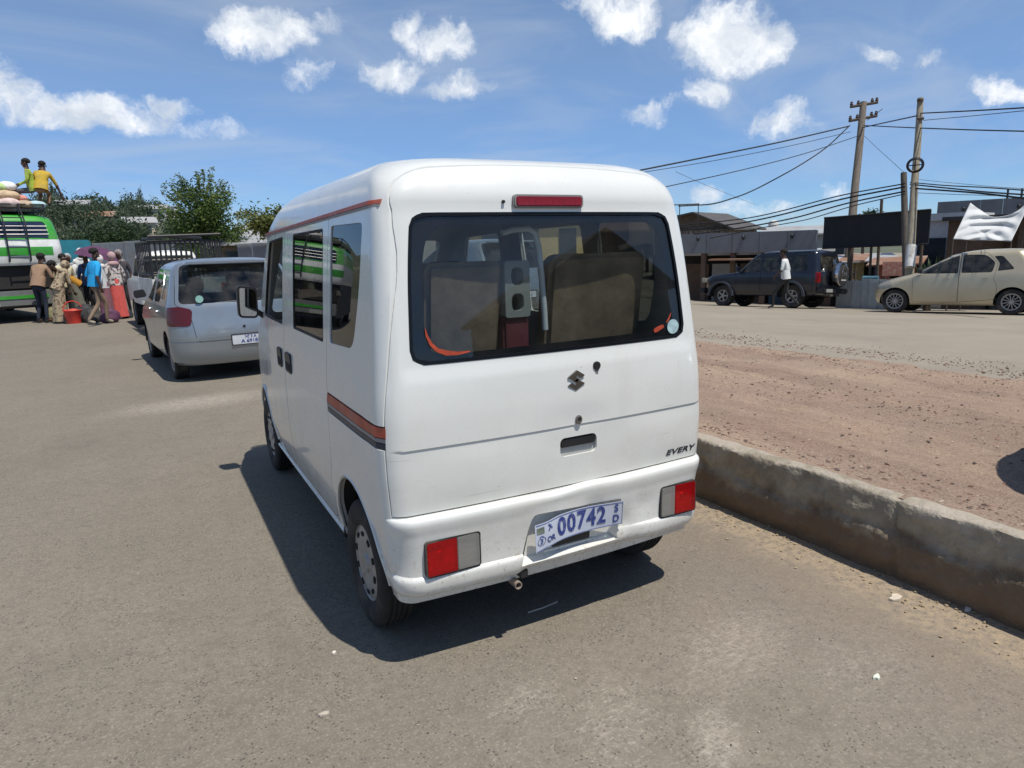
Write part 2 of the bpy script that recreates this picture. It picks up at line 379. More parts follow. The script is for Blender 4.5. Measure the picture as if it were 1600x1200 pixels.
def rrect(x0, z0, x1, z1, r, n=5):
    """rounded rectangle; r one radius or four (bl, br, tr, tl)"""
    rs = r if isinstance(r, (list, tuple)) else (r,)*4; P = []
    for (cx, cz, rr, a0) in ((x0+rs[0], z0+rs[0], rs[0], 180), (x1-rs[1], z0+rs[1], rs[1], 270), (x1-rs[2], z1-rs[2], rs[2], 0), (x0+rs[3], z1-rs[3], rs[3], 90)):
        for k in range(n+1):
            a = R(a0+90*k/n); P.append((cx+rr*math.cos(a), cz+rr*math.sin(a)))
    return P
def roundpoly(pts, r, n=4):
    P = []; m = len(pts)
    for i in range(m):
        a, b, c = Vector(pts[i-1]), Vector(pts[i]), Vector(pts[(i+1) % m]); rr = r[i] if isinstance(r, (list, tuple)) else r
        d1 = (a-b); d2 = (c-b); rr = min(rr, d1.length*.45, d2.length*.45); p1 = b+d1.normalized()*rr; p2 = b+d2.normalized()*rr
        for k in range(n+1):
            t = k/n; q = p1*(1-t)**2+b*2*t*(1-t)+p2*t*t; P.append((q.x, q.y))
    return P
def scalepoly(P, dx, dz):
    cx = sum(p[0] for p in P)/len(P); cz = sum(p[1] for p in P)/len(P)
    w = max(p[0] for p in P)-cx; h = max(p[1] for p in P)-cz
    return [(cx+(p[0]-cx)*(1+dx/w), cz+(p[1]-cz)*(1+dz/h)) for p in P]
def boolean(me, cut, op='DIFFERENCE', self_=False):
    a = bpy.data.objects.new('tmp_a', me); c = bpy.data.objects.new('tmp_c', cut); COL.objects.link(a); COL.objects.link(c)
    md = a.modifiers.new('b', 'BOOLEAN'); md.operation = op; md.object = c; md.solver = 'EXACT'; md.use_self = self_
    dg = bpy.context.evaluated_depsgraph_get(); r = bpy.data.meshes.new_from_object(a.evaluated_get(dg))
    bpy.data.objects.remove(a); bpy.data.objects.remove(c)
    r.polygons.foreach_set('material_index', [0]*len(r.polygons)); return r
def thicken(me, t, inset=0):
    """a shell of thickness t whose outside lies inset below the given surface"""
    n = len(me.vertices); co = np.zeros(n*3); me.vertices.foreach_get('co', co); nn = np.zeros(n*3); me.vertex_normals.foreach_get('vector', nn)
    m2 = me.copy(); m2.vertices.foreach_set('co', co-nn*inset); m2.update()
    o = bpy.data.objects.new('tmp', m2); COL.objects.link(o)
    md = o.modifiers.new('s', 'SOLIDIFY'); md.thickness = t; md.offset = -1
    dg = bpy.context.evaluated_depsgraph_get(); r = bpy.data.meshes.new_from_object(o.evaluated_get(dg)); bpy.data.objects.remove(o); return r
def islands(me):
    """split a mesh into its loose pieces"""
    n = len(me.vertices); par = list(range(n))
    def find(a):
        while par[a] != a: par[a] = par[par[a]]; a = par[a]
        return a
    for e in me.edges:
        a, b = find(e.vertices[0]), find(e.vertices[1])
        if a != b: par[a] = b
    groups = {}
    for p in me.polygons: groups.setdefault(find(p.vertices[0]), []).append(tuple(p.vertices))
    out = []
    for fs in groups.values():
        if len(fs) < 4: continue
        ids = sorted({i for f in fs for i in f}); mp = {v: k for k, v in enumerate(ids)}
        m = bpy.data.meshes.new('piece'); m.from_pydata([me.vertices[i].co[:] for i in ids], [], [tuple(mp[i] for i in f) for f in fs]); m.update(); out.append(m)
    out.sort(key=lambda m: -len(m.vertices)); return out
def pchip(xs, ys, x):
    xs, ys = np.array(xs, float), np.array(ys, float); h = np.diff(xs); dl = np.diff(ys)/h; d = np.zeros(len(xs))
    for i in range(1, len(xs)-1):
        if dl[i-1]*dl[i] > 0: d[i] = 2/(1/dl[i-1]+1/dl[i])
    d[0], d[-1] = dl[0], dl[-1]
    x = np.clip(np.atleast_1d(x), xs[0], xs[-1]); k = np.clip(np.searchsorted(xs, x)-1, 0, len(h)-1); t = (x-xs[k])/h[k]
    return (ys[k]*(1+2*t)*(1-t)**2+d[k]*h[k]*t*(1-t)**2+ys[k+1]*t*t*(3-2*t)+d[k+1]*h[k]*t*t*(t-1))
class Hull:
    """a car body as stacked rounded plans: rows of (z, half width, rear y, front y, rear radius, front radius)"""
    def __init__(s, rows, bow_r=.03, bow_f=.05, deform=None, taper=None):
        s.rows = np.array(rows, float); s.br, s.bf = bow_r, bow_f; s.deform = deform; s.taper = taper or (lambda y: 1)
    def par(s, z): return [float(pchip(s.rows[:, 0], s.rows[:, i], z)[0]) for i in range(1, 6)]
    def side(s, y, z): return s.par(z)[0]*s.taper(y)
    def rear(s, x, z):
        w, yr = s.par(z)[:2]; return yr+s.br*(x/max(w, .1))**2
    def mesh(s, zs, nr=14, nc=6, ns=30, nf=None, cap=True):
        vs = []; fs = []; nf = nf or nr
        for z in zs:
            w, yr, yf, rr, rf = s.par(z); rr = min(rr, w*.99); rf = min(rf, w*.99); P = []
            for k in range(nr): P.append((-(w-rr)+2*(w-rr)*k/nr, yr))
            for k in range(nc): a = R(-90+90*k/nc); P.append((w-rr+rr*math.cos(a), yr+rr+rr*math.sin(a)))
            for k in range(ns): P.append((w, yr+rr+(yf-rf-yr-rr)*k/ns))
            for k in range(nc): a = R(90*k/nc); P.append((w-rf+rf*math.cos(a), yf-rf+rf*math.sin(a)))
            for k in range(nf): P.append((w-rf-2*(w-rf)*k/nf, yf))
            for k in range(nc): a = R(90+90*k/nc); P.append((-(w-rf)+rf*math.cos(a), yf-rf+rf*math.sin(a)))
            for k in range(ns): P.append((-w, yf-rf+(yr+rr-yf+rf)*k/ns))
            for k in range(nc): a = R(180+90*k/nc); P.append((-(w-rr)+rr*math.cos(a), yr+rr+rr*math.sin(a)))
            for (x, y) in P:
                u = (x/max(w, .05))**2; t = (y-yr)/(yf-yr)
                y2 = y + s.br*u*max(0, 1-t*3) - s.bf*u*max(0, 1-(1-t)*3)
                p = (x*s.taper(y), y2, z)
                vs.append(s.deform(*p) if s.deform else p)
        n = len(P); m = len(zs)
        for j in range(m-1):
            for i in range(n): fs.append((j*n+i, j*n+(i+1) % n, (j+1)*n+(i+1) % n, (j+1)*n+i))
        if cap: fs.append(tuple(range((m-1)*n, m*n)))
        me = bpy.data.meshes.new('hull'); me.from_pydata(vs, [], fs); me.update(); return me
def sm(a, b, x):
    t = max(0, min(1, (x-a)/(b-a))); return t*t*(3-2*t)
def text(name, body, size, m, parent, loc, rot, extrude=.001, sx=1, shear=0, offset=0, align='CENTER'):
    cu = bpy.data.curves.new(name, 'FONT'); cu.body = body; cu.size = size; cu.extrude = extrude; cu.align_x = align; cu.align_y = 'CENTER'
    cu.shear = shear; cu.offset = offset; cu.resolution_u = 3
    t = bpy.data.objects.new('tmp', cu); COL.objects.link(t); dg = bpy.context.evaluated_depsgraph_get()
    me = bpy.data.meshes.new_from_object(t.evaluated_get(dg)); bpy.data.objects.remove(t)
    o = link(name, me, m, parent); o.location = loc; o.rotation_euler = rot; o.scale = (sx, 1, 1); return o
def on_y(px, py, y0):
    v = ray(px, py); return CAM + v*((y0-CAM.y)/v.y)
def fixring(P):
    a = sum(P[i][0]*P[(i+1) % len(P)][1]-P[(i+1) % len(P)][0]*P[i][1] for i in range(len(P)))
    return P if a > 0 else P[::-1]

# ------------------------------------------------------------------ wheels
_wm = {}
def wheel(parent, loc, r=.265, w=.145, rim=.155, style='cover', flip=False, spin=0, rimmat=None, rz=0):
    """the outer face of the wheel looks along -x, or +x when flipped"""
    key = (r, w, rim, style)
    if key not in _wm:
        t = MB(); h = w/2
        prof = [(rim, -h*.72), (rim+.01, -h*.86), (rim+(r-rim)*.35, -h*.98), (rim+(r-rim)*.6, -h), (rim+(r-rim)*.85, -h*.93), (r-.004, -h*.80), (r, -h*.66)]
        g = []
        for k, x in enumerate((-.45, -.15, .15, .45)): g += [(r, x*h-.09*h), (r-.007, x*h-.05*h), (r-.007, x*h+.05*h), (r, x*h+.09*h)]
        prof = prof+g+[(a, -b) for a, b in prof[::-1]]+[(rim-.005, h*.6), (rim-.005, -h*.6)]
        t.lathe(prof, 44)
        tm = t.mesh('tyre')
        bm = bmesh.new(); bm.from_mesh(tm); bmesh.ops.recalc_face_normals(bm, faces=bm.faces); bm.to_mesh(tm); bm.free()
        d = MB()
        if style == 'cover':   # full steel wheel cover with a ring of slots
            d.lathe([(0, -h*.86), (rim*.22, -h*.86), (rim*.26, -h*.74), (rim*.5, -h*.78), (rim*.62, -h*.84), (rim*.9, -h*.78), (rim*.99, -h*.70), (rim*1.02, -h*.78), (rim*1.02, -h*.5), (0, -h*.45)], 40)
        elif style == 'steel':
            d.lathe([(0, -h*.55), (rim*.3, -h*.55), (rim*.42, -h*.45), (rim*.75, -h*.55), (rim*.85, -h*.3), (rim*.95, -h*.3), (rim*1.0, -h*.82), (rim*1.02, -h*.8), (rim*1.02, h*.3), (0, h*.3)], 40)
        else:                   # spoked
            d.lathe([(rim*.86, -h*.6), (rim*.9, -h*.8), (rim*1.0, -h*.84), (rim*1.02, -h*.8), (rim*1.02, h*.3), (rim*.9, h*.3)], 40)
            d.lathe([(0, -h*.8), (rim*.2, -h*.8), (rim*.24, -h*.6), (rim*.24, -h*.3), (0, -h*.3)], 20)
            n = {'spoke5': 5, 'spoke12': 12}[style]; ws = {5: .24, 12: .09}[n]
            for k in range(n):
                a = 2*math.pi*k/n; rot = Matrix.Rotation(a, 3, 'X')
                d.box(rot @ Vector((-h*.66, 0, rim*.55)), (h*.22, rim*ws, rim*.78), rot, taper=1)
        dm = d.mesh('rim')
        bm = bmesh.new(); bm.from_mesh(dm); bmesh.ops.recalc_face_normals(bm, faces=bm.faces); bm.to_mesh(dm); bm.free()
        sl = MB()
        if style == 'cover':
            for k in range(10):
                a = 2*math.pi*(k+.5)/10; rot = Matrix.Rotation(a, 3, 'X')
                sl.box(rot @ Vector((-h*.835, 0, rim*.80)), (.006, rim*.17, rim*.10), rot)
        elif style != 'steel': sl.lathe([(0, -h*.2), (rim*.9, -h*.2), (rim*.9, -h*.1), (0, -h*.1)], 20)
        else:
            for k in range(8):
                a = 2*math.pi*(k+.5)/8; rot = Matrix.Rotation(a, 3, 'X')
                sl.box(rot @ Vector((-h*.545, 0, rim*.62)), (.006, rim*.16, rim*.14), rot)
        _wm[key] = (tm, dm, sl.mesh('slots'))
    tm, dm, sm_ = _wm[key]
    e = empty('wheel', loc, parent=parent); e.rotation_euler = (0, 0, (math.pi if flip else 0)+rz)
    first = not tm.materials
    if first:
        for q in (tm, dm): q.polygons.foreach_set('use_smooth', [True]*len(q.polygons)); q.set_sharp_from_angle(angle=R(35))
        tm.materials.append(M['black_rubber']); dm.materials.append(rimmat or M['rim_grey']); sm_.materials.append(M['dark'])
    for nm, q in (('tyre', tm), ('rim', dm), ('slots' if style in ('cover', 'steel') else 'brake_drum', sm_)):
        o = bpy.data.objects.new(nm, q); COL.objects.link(o); o.parent = e; o.rotation_euler = (spin, 0, 0)
    return e

# ------------------------------------------------------------------ the white van
VAN_ROWS = [  # z, half width, rear y, front y, rear radius, front radius
 (.27, .690, .085, 3.34, .06, .14), (.35, .705, .075, 3.38, .07, .15), (.45, .722, .068, 3.395, .075, .16), (.62, .733, .058, 3.39, .08, .17),
 (.80, .7375, .050, 3.36, .085, .17), (.95, .736, .052, 3.31, .09, .17), (1.02, .732, .056, 3.24, .09, .17), (1.10, .725, .064, 3.14, .09, .16),
 (1.20, .716, .075, 3.07, .09, .16), (1.40, .698, .100, 2.90, .09, .15), (1.60, .678, .130, 2.70, .09, .14), (1.68, .668, .144, 2.60, .095, .15),
 (1.72, .660, .152, 2.50, .10, .17), (1.76, .650, .166, 2.40, .11, .19), (1.793, .636, .186, 2.30, .13, .22), (1.825, .610, .215, 2.18, .15, .26),
 (1.848, .578, .250, 2.04, .17, .3), (1.865, .525, .31, 1.88, .2, .3), (1.877, .44, .42, 1.70, .2, .25), (1.884, .30, .60, 1.48, .15, .2), (1.887, .08, .9, 1.2, .05, .05)]
def van_deform(x, y, z):
    # the tailgate's lower half steps in below a crease; soft dents
    if y < .35:
        m = sm(.70, .665, abs(x))
        if z < .8585: y += .0045*m*sm(.64, .855, z)
        y += .004*math.exp(-((x-.05)/.12)**2-((z-.875)/.05)**2)
        y += .003*math.sin(x*7+1)*sm(.62, .7, z)*sm(.85, .8, z)
        # rounded pressing about the rear glass
        q = max(abs(x)/.635, abs(z-1.41)/.285)
        y += .007*sm(1.04, .985, q)
    if abs(x) > .6 and .3 < y < 2.8 and z < 1.02:
        x *= 1+.006*sm(.93, .90, z)-.004*math.sin(z*9)
    return (x, y, z)
def van_taper(y):
    return 1-.055*sm(2.2, 3.3, y) - .006*sm(.5, 0, y)
VH = Hull(VAN_ROWS, bow_r=.030, bow_f=.10, deform=van_deform, taper=van_taper)
zs = sorted(set([round(float(v), 4) for v in list(np.linspace(.27, 1.7, 56))+[.847, .852, .857, .860, .865]+[1.72, 1.74, 1.76, 1.775, 1.79, 1.805, 1.82, 1.832, 1.843, 1.852, 1.860, 1.867, 1.873, 1.878, 1.882, 1.885, 1.887]]))
zs = [z for i, z in enumerate(zs) if i == 0 or z-zs[i-1] > .0015]
vhull = VH.mesh(zs, nr=56, nc=8, ns=60, nf=14)
van = empty('minivan', (0, 0, 0), label='white high-roof minivan with orange side stripe parked in the foreground seen from behind', cat='van')
REAR_GLASS = roundpoly([(-.612, 1.150), (.612, 1.150), (.590, 1.45), (.560, 1.662), (-.560, 1.662), (-.590, 1.45)], [.06, .06, .3, .055, .055, .3], 7)
REAR_GLASS = fixring(REAR_GLASS)
W3 = fixring(roundpoly([(.79, 1.165), (.43, 1.180), (.36, 1.40), (.345, 1.640), (.80, 1.645)], [.03, .06, .1, .03, .02], 5))
W2 = fixring(roundpoly([(1.575, 1.155), (.90, 1.155), (.935, 1.640), (1.60, 1.635)], .022, 4))
W1 = fixring(roundpoly([(2.60, 1.150), (1.875, 1.150), (1.875, 1.630), (2.36, 1.612)], .025, 4))
# tailgate cut line on the side, and the doors (drawn in y and z)
_tz = [.618]+list(np.linspace(.7, 1.95, 22)); TG = [(-.3, .618)]+[(float(pchip([.6, 1.0, 1.25, 1.5, 1.68, 1.80, 1.96], [.112, .115, .125, .152, .190, .222, .262], z)[0]), float(z)) for z in _tz]+[(-.3, 1.95)]
SD = fixring(roundpoly([(.84, .66), (.84, 1.685), (1.825, 1.672), (1.825, .32), (.95, .32), (.905, .50)], [.03, .02, .02, .02, .05, .06], 4))
FD = fixring(roundpoly([(1.835, .32), (1.835, 1.672), (2.40, 1.64), (2.68, 1.20), (2.73, .95), (2.66, .60), (2.58, .32)], [.02, .02, .05, .08, .06, .1, .02], 4))
skin = thicken(vhull, .010); lining = thicken(vhull, .012, .016)
win = MB()
win.prism(REAR_GLASS, -.15, .30, 'y')
for Wp in (W1, W2, W3):
    win.prism(Wp, -.9, -.5, 'x'); win.prism(Wp, .5, .9, 'x')
WS = fixring(roundpoly([(-.60, 1.13), (.60, 1.13), (.555, 1.60), (-.555, 1.60)], .05, 5))
win.prism(WS, 2.45, 3.5, 'y')
winc = win.mesh()
glass_shell = thicken(vhull, .004, .005)
panes = boolean(glass_shell.copy(), winc.copy(), 'INTERSECT')
body0 = boolean(skin.copy(), winc.copy())
body0 = boolean(body0, MB().prism([(.545+.325*math.cos(R(a)), .300+.335*math.sin(R(a))) for a in range(0, 360, 9)], -.9, .9, 'x').prism([(2.945+.315*math.cos(R(a)), .290+.325*math.sin(R(a))) for a in range(0, 360, 9)], -.9, .9, 'x').mesh())
lin = boolean(lining, winc.copy())
lin = boolean(lin, MB().prism([(.545+.325*math.cos(R(a)), .300+.335*math.sin(R(a))) for a in range(0, 360, 9)], -.9, .9, 'x').prism([(2.945+.315*math.cos(R(a)), .290+.325*math.sin(R(a))) for a in range(0, 360, 9)], -.9, .9, 'x').mesh())
link('lining', lin, M['lining'], van, 40)
G_ = .0028
def grow(P, g):
    """move every edge of a polygon outwards by g"""
    P = fixring(P); n = len(P); out = []
    for i in range(n):
        a, b, c = Vector(P[i-1]), Vector(P[i]), Vector(P[(i+1) % n]); e1 = (b-a).normalized(); e2 = (c-b).normalized()
        n1 = Vector((e1.y, -e1.x)); n2 = Vector((e2.y, -e2.x)); q = (n1+n2)
        if q.length < 1e-4: q = n1
        q.normalize(); out.append(tuple(b+q*g/max(.5, q.dot(n1))))
    return out
# tailgate with a recess for its handle
HR = rrect(-.042, .737, .130, .812, .022)
tgate = boolean(body0.copy(), MB().prism(grow(TG, -G_), -1, 1, 'x').mesh(), 'INTERSECT')
tgate = boolean(tgate, MB().prism(HR, -.1, .30, 'y').mesh())
tg = link('tailgate', tgate, M['paint_white'], van, 32)
rest = boolean(body0.copy(), MB().prism(grow(TG, G_), -1, 1, 'x').mesh())
doors = MB(); dint = MB()
for sx in (-1, 1):
    doors.prism(grow(SD, G_), sx*.4, sx*1, 'x'); doors.prism(grow(FD, .0022), sx*.4, sx*1, 'x')
sl = {}
for nm, P in (('sliding_door', SD), ('front_door', FD)):
    for sx in (-1, 1):
        dm = boolean(body0.copy(), MB().prism(grow(P, -G_), sx*.4, sx*1, 'x').mesh(), 'INTERSECT')
        o = link(nm, dm, M['paint_white'], van, 32); sl[(nm, sx)] = o
rest = boolean(rest, doors.mesh())
# the slot of the sliding door's rail on each flank
rest = boolean(rest, MB().prism(rrect(.105, .862, .836, .948, .004, 1), -1, -.5, 'x').prism(rrect(.105, .862, .836, .948, .004, 1), .5, 1, 'x').mesh())
bodyo = link('body', rest, M['paint_white'], van, 32)
# glass
for pm in islands(panes):
    c = sum((v.co for v in pm.vertices), Vector())/len(pm.vertices)
    if c.y > 2.6 and abs(c.x) < .3: link('windscreen', pm, M['glass_clear'], van, 40)
    elif abs(c.x) < .3: link('rear_window', pm, M['glass_van'], tg, 40)
    elif c.y > 1.9: 
        if c.x > 0: link('window', pm, M['glass_clear'], sl[('front_door', 1)], 40)   # the near front window is wound down
    elif c.y > .85: link('window', pm, M['glass_side'] if c.x < 0 else M['glass_clear'], sl[('sliding_door', -1 if c.x < 0 else 1)], 40)
    else: link('window', pm, M['glass_side'], van, 40)
# printed black border and rubber of the rear glass
bshell = thicken(vhull, .0015, .0035)
inner = fixring(roundpoly([(-.548, 1.20), (-.50, 1.178), (.52, 1.186), (.562, 1.24), (.535, 1.45), (.500, 1.625), (-.505, 1.618), (-.545, 1.43)], [.06, .12, .08, .06, .3, .07, .09, .3], 5))
inner = inner
outer = grow(REAR_GLASS, -.004)
# match point counts for the ring by resampling both outlines by angle
def resample(P, n, c):
    out = []
    for k in range(n):
        a = 2*math.pi*k/n; dx, dz = math.cos(a), math.sin(a); best = 0
        for i in range(len(P)):
            x1, z1 = P[i][0]-c[0], P[i][1]-c[1]; x2, z2 = P[(i+1) % len(P)][0]-c[0], P[(i+1) % len(P)][1]-c[1]
            den = dx*(z2-z1)-dz*(x2-x1)
            if abs(den) < 1e-9: continue
            t = (x1*(z2-z1)-z1*(x2-x1))/den; u = (x1*dz-z1*dx)/den
            if t > 0 and -1e-6 <= u <= 1+1e-6: best = max(best, t)
        out.append((c[0]+dx*best, c[1]+dz*best))
    return out
cc = (0, 1.40)
def shell_ring(a, b, inset, th, m, name, parent, hull, y0, y1):
    sh = thicken(hull, th, inset); r = boolean(sh, MB().ring(a, b, y0, y1, 'y').mesh(), 'INTERSECT')
    return link(name, r, m, parent, 40)
ro = resample(REAR_GLASS, 120, cc)
shell_ring(resample(grow(REAR_GLASS, -.002), 120, cc), resample(inner, 120, cc), .0062, .0012, M['frit'], 'glass_border', tg, vhull, -.15, .30)
shell_ring(resample(grow(REAR_GLASS, .002), 120, cc), resample(grow(REAR_GLASS, -.010), 120, cc), -.0015, .009, M['frit'], 'window_rubber', tg, vhull, -.15, .30)
for Wp, par_ in ((W1, sl[('front_door', -1)]), (W2, sl[('sliding_door', -1)])):
    c2 = ((Wp[0][0]+Wp[len(Wp)//2][0])/2, 1.38)
    r = boolean(thicken(vhull, .008, .001), MB().ring(resample(grow(Wp, .001), 80, c2), resample(grow(Wp, -.011), 80, c2), -1, -.5, 'x').mesh(), 'INTERSECT')
    link('window_rubber', r, M['black_rubber'], par_, 40)
bar = MB()   # black sash bar of the wound-down front window and the sliding window
def side_strip(mb, y0, y1, z0, z1, off, th=.006, n=14, sx=-1):
    """a thin strip that follows the flank"""
    vs = []; fs = []
    for k in range(n+1):
        y = y0+(y1-y0)*k/n; za = z0[0]+(z0[1]-z0[0])*k/n; zb = z1[0]+(z1[1]-z1[0])*k/n
        for zz in (za, zb):
            x = van_deform(VH.side(y, zz), y, zz)[0]; q_ = VH.par(zz); dy = q_[1]+VH.br*1+q_[3]-y
            if dy > 0: x -= q_[3]-math.sqrt(max(0, q_[3]**2-dy**2))
            vs += [(sx*(x+off), y, zz), (sx*(x+off-th), y, zz)]
    for k in range(n):
        a = 4*k; fs += [(a, a+2, a+6, a+4), (a+1, a+5, a+7, a+3), (a+2, a+3, a+7, a+6), (a, a+4, a+5, a+1)]
    fs += [(0, 1, 3, 2), (4*n, 4*n+2, 4*n+3, 4*n+1)]
    if sx > 0: fs = [f[::-1] for f in fs]
    return mb.add(vs, fs)
for sx in (-1, 1):
    side_strip(MB(), .107, .834, (.864, .864), (.946, .946), -.004, .004, sx=sx).build('rail_slot', M['black_plastic'], van)
    side_strip(MB(), .110, .833, (.906, .906), (.942, .942), .003, .006, sx=sx).build('red_stripe', M['red_tape'], van)
    side_strip(MB(), .110, .833, (.888, .888), (.902, .902), .001, .004, sx=sx).build('rail_trim', M['grey_strip'], van)
    side_strip(MB(), .112, .833, (.868, .868), (.884, .884), -.001, .003, sx=sx).build('rail_trim', M['navy'], van)
    # rain gutter with worn orange paint
    g = MB()
    side_strip(g, .215 if sx < 0 else .5, 2.50, (1.696, 1.648), (1.711, 1.662), .0065, .010, n=40, sx=sx)
    g.build('rain_gutter', M['red_tape'], van)
    g = MB(); side_strip(g, .215 if sx < 0 else .5, 2.50, (1.688, 1.640), (1.694, 1.646), .0055, .009, n=40, sx=sx); g.build('gutter_lip', M['grey_strip'], van)
# roof seam where the tailgate meets the roof is the door gap itself; flank scuffs
# handle recess and handle
def box_tray(mb, P, y0, y1):
    """an open tray behind a hole: side walls and a back"""
    n = len(P); P2 = scalepoly(P, -.006, -.006); vs = [(x, y0, z) for x, z in P]+[(x, y1, z) for x, z in P2]
    fs = [(i, (i+1) % n, n+(i+1) % n, n+i) for i in range(n)]+[tuple(range(n, 2*n))]
    return mb.add(vs, fs)
box_tray(MB(), grow(HR, .003), .066, .105).build('handle_recess', M['paint_white'], tg, 30)
MB().prism(rrect(-.038, .772, .126, .806, .012), .060, .085, 'y').build('handle', M['black_plastic'], tg, 30, bevel=.004)
MB().prism(rrect(-.034, .742, .122, .770, .008), .082, .090, 'y').build('handle_lower_lip', M['grey_strip'], tg, 30, bevel=.002)  # grey strip across the lower half of the handle recess
# high brake lamp
def rs(x, z, off=0): return van_deform(x, VH.rear(x, z)-off, z)[1]
MB().prism(rrect(-.172, 1.678, .130, 1.726, .014), rs(-.02, 1.70, .013), .2, 'y').build('brake_lamp_housing', M['grey_strip'], tg, 30, bevel=.004)
MB().prism(rrect(-.163, 1.684, .121, 1.719, .010), rs(-.02, 1.70, .017), .19, 'y').build('brake_lamp', lens('brake_lens', (.30, .025, .045), (40, 40, 40)), tg, 30, bevel=.003)
MB().prism([(-.209+.006*math.cos(R(a)), 1.700+.006*math.sin(R(a))) for a in range(0, 360, 45)], .145, .2, 'y').build('screw_hole', M['dark'], tg)
# keyhole pieces
k = MB(); y_ = rs(.133, 1.073)
k.prism([(.133+.0165*math.cos(R(a)), 1.079+.0165*math.sin(R(a))) for a in range(0, 360, 20)], y_-.007, y_+.02, 'y')
k.build('washer_nozzle', M['black_plastic'], tg, 30, bevel=.002)
MB().prism(rrect(.126, 1.045, .140, 1.067, .004), y_-.003, y_+.01, 'y').build('nozzle_tab', M['grey_strip'], tg, 30)
y_ = rs(.041, .875)
MB().prism([(.041+.015*math.cos(R(a)), .878+.018*math.sin(R(a))) for a in range(0, 360, 20)], y_-.010, y_+.02, 'y').build('key_lock', M['steel'], tg, 30, bevel=.003)
MB().prism([(.041+.007*math.cos(R(a)), .882+.008*math.sin(R(a))) for a in range(0, 360, 30)], y_-.012, y_+.0, 'y').build('lock_barrel', M['black_plastic'], tg, 30)
# stylised S badge
S = [(0.0, .036), (.034, .016), (.034, .006), (.021, -.002), (.008, .006), (.016, .011), (.003, .0185), (-.034, -.003), (-.034, -.013), (0, -.034), (.0, -.034)]
def sbadge():
    half = [(.002, .037), (.033, .017), (.033, .010), (.019, .018), (.002, .009), (.034, -.011), (.034, -.013)]
    # two mirrored sheared hooks that make the letter
    A = [(-.033, .014), (.002, .036), (.033, .017), (.018, .008), (.002, .018), (-.006, .013), (.033, -.011), (.033, -.013), (.018, -.021)]
    top = [(-.034, .013), (.003, .036), (.034, .016), (.019, .007), (.003, .017), (-.004, .0125), (.012, .002), (.000, -.0055)]
    bot = [(-x, -z) for x, z in top]
    return top, bot
top, bot = sbadge(); y_ = rs(.034, 1.033); mb = MB()
for P in (top, bot): mb.prism([(x*1.12+.034, z*1.08+1.033) for x, z in P], y_-.006, y_+.004, 'y')
mb.build('badge', mat('badge_chrome', (.22, .22, .215), .25, 1, var=.1), tg)
def on_tailgate(o, u, w, sx, off):
    """lay flat lettering on the curved tailgate"""
    bm = bmesh.new(); bm.from_mesh(o.data); bmesh.ops.triangulate(bm, faces=bm.faces); bm.to_mesh(o.data); bm.free()
    for vx in o.data.vertices:
        x, z = u+vx.co.x*sx, w+vx.co.y; vx.co = (x, rs(x, z, off+max(0, vx.co.z)), z)
t = text('lettering', 'EVERY', .034, M['black_plastic'], tg, (0, 0, 0), (0, 0, 0), extrude=.001, shear=.25, offset=.0005)
on_tailgate(t, .575, .660, 1.75, .0008)
def ribbon(pts, ws, name, m, parent, off=.0012):
    vs = []; fs = []; n = len(pts)
    for i, (x, z) in enumerate(pts):
        a = Vector(pts[max(i-1, 0)]); b = Vector(pts[min(i+1, n-1)]); t_ = (b-a).normalized(); nn = Vector((-t_.y, t_.x))*ws[i]
        for sg in (1, -1):
            q = (x+nn.x*sg, z+nn.y*sg); vs.append((q[0], rs(q[0], q[1], off), q[1]))
    fs = [(2*i, 2*i+1, 2*i+3, 2*i+2) for i in range(n-1)]
    return MB().add(vs, fs).build(name, m, parent)
# stickers
y_ = rs(.53, 1.20)
MB().prism([(.545+.030*math.cos(R(a)), 1.196+.030*math.sin(R(a))) for a in range(0, 360, 15)], y_-.003, y_-.001+.0, 'y').build('round_sticker', mat('pale_sticker', (.42, .58, .60), .5, scale=50, var=.3), tg)
tape = mat('orange_tape', (.40, .055, .02), .45, var=.25, scale=30)
ribbon([(-.548, 1.275), (-.545, 1.25), (-.533, 1.22), (-.512, 1.197), (-.48, 1.184), (-.44, 1.179), (-.39, 1.182)], [.001, .004, .006, .007, .009, .006, .002], 'red_tape_strip', tape, tg)
ribbon([(.44, 1.186), (.455, 1.190), (.475, 1.197), (.495, 1.203)], [.007, .010, .009, .006], 'red_tape_strip', tape, tg)
ribbon([(.512, 1.215), (.526, 1.230), (.540, 1.252)], [.003, .004, .002], 'red_tape_strip', tape, tg)

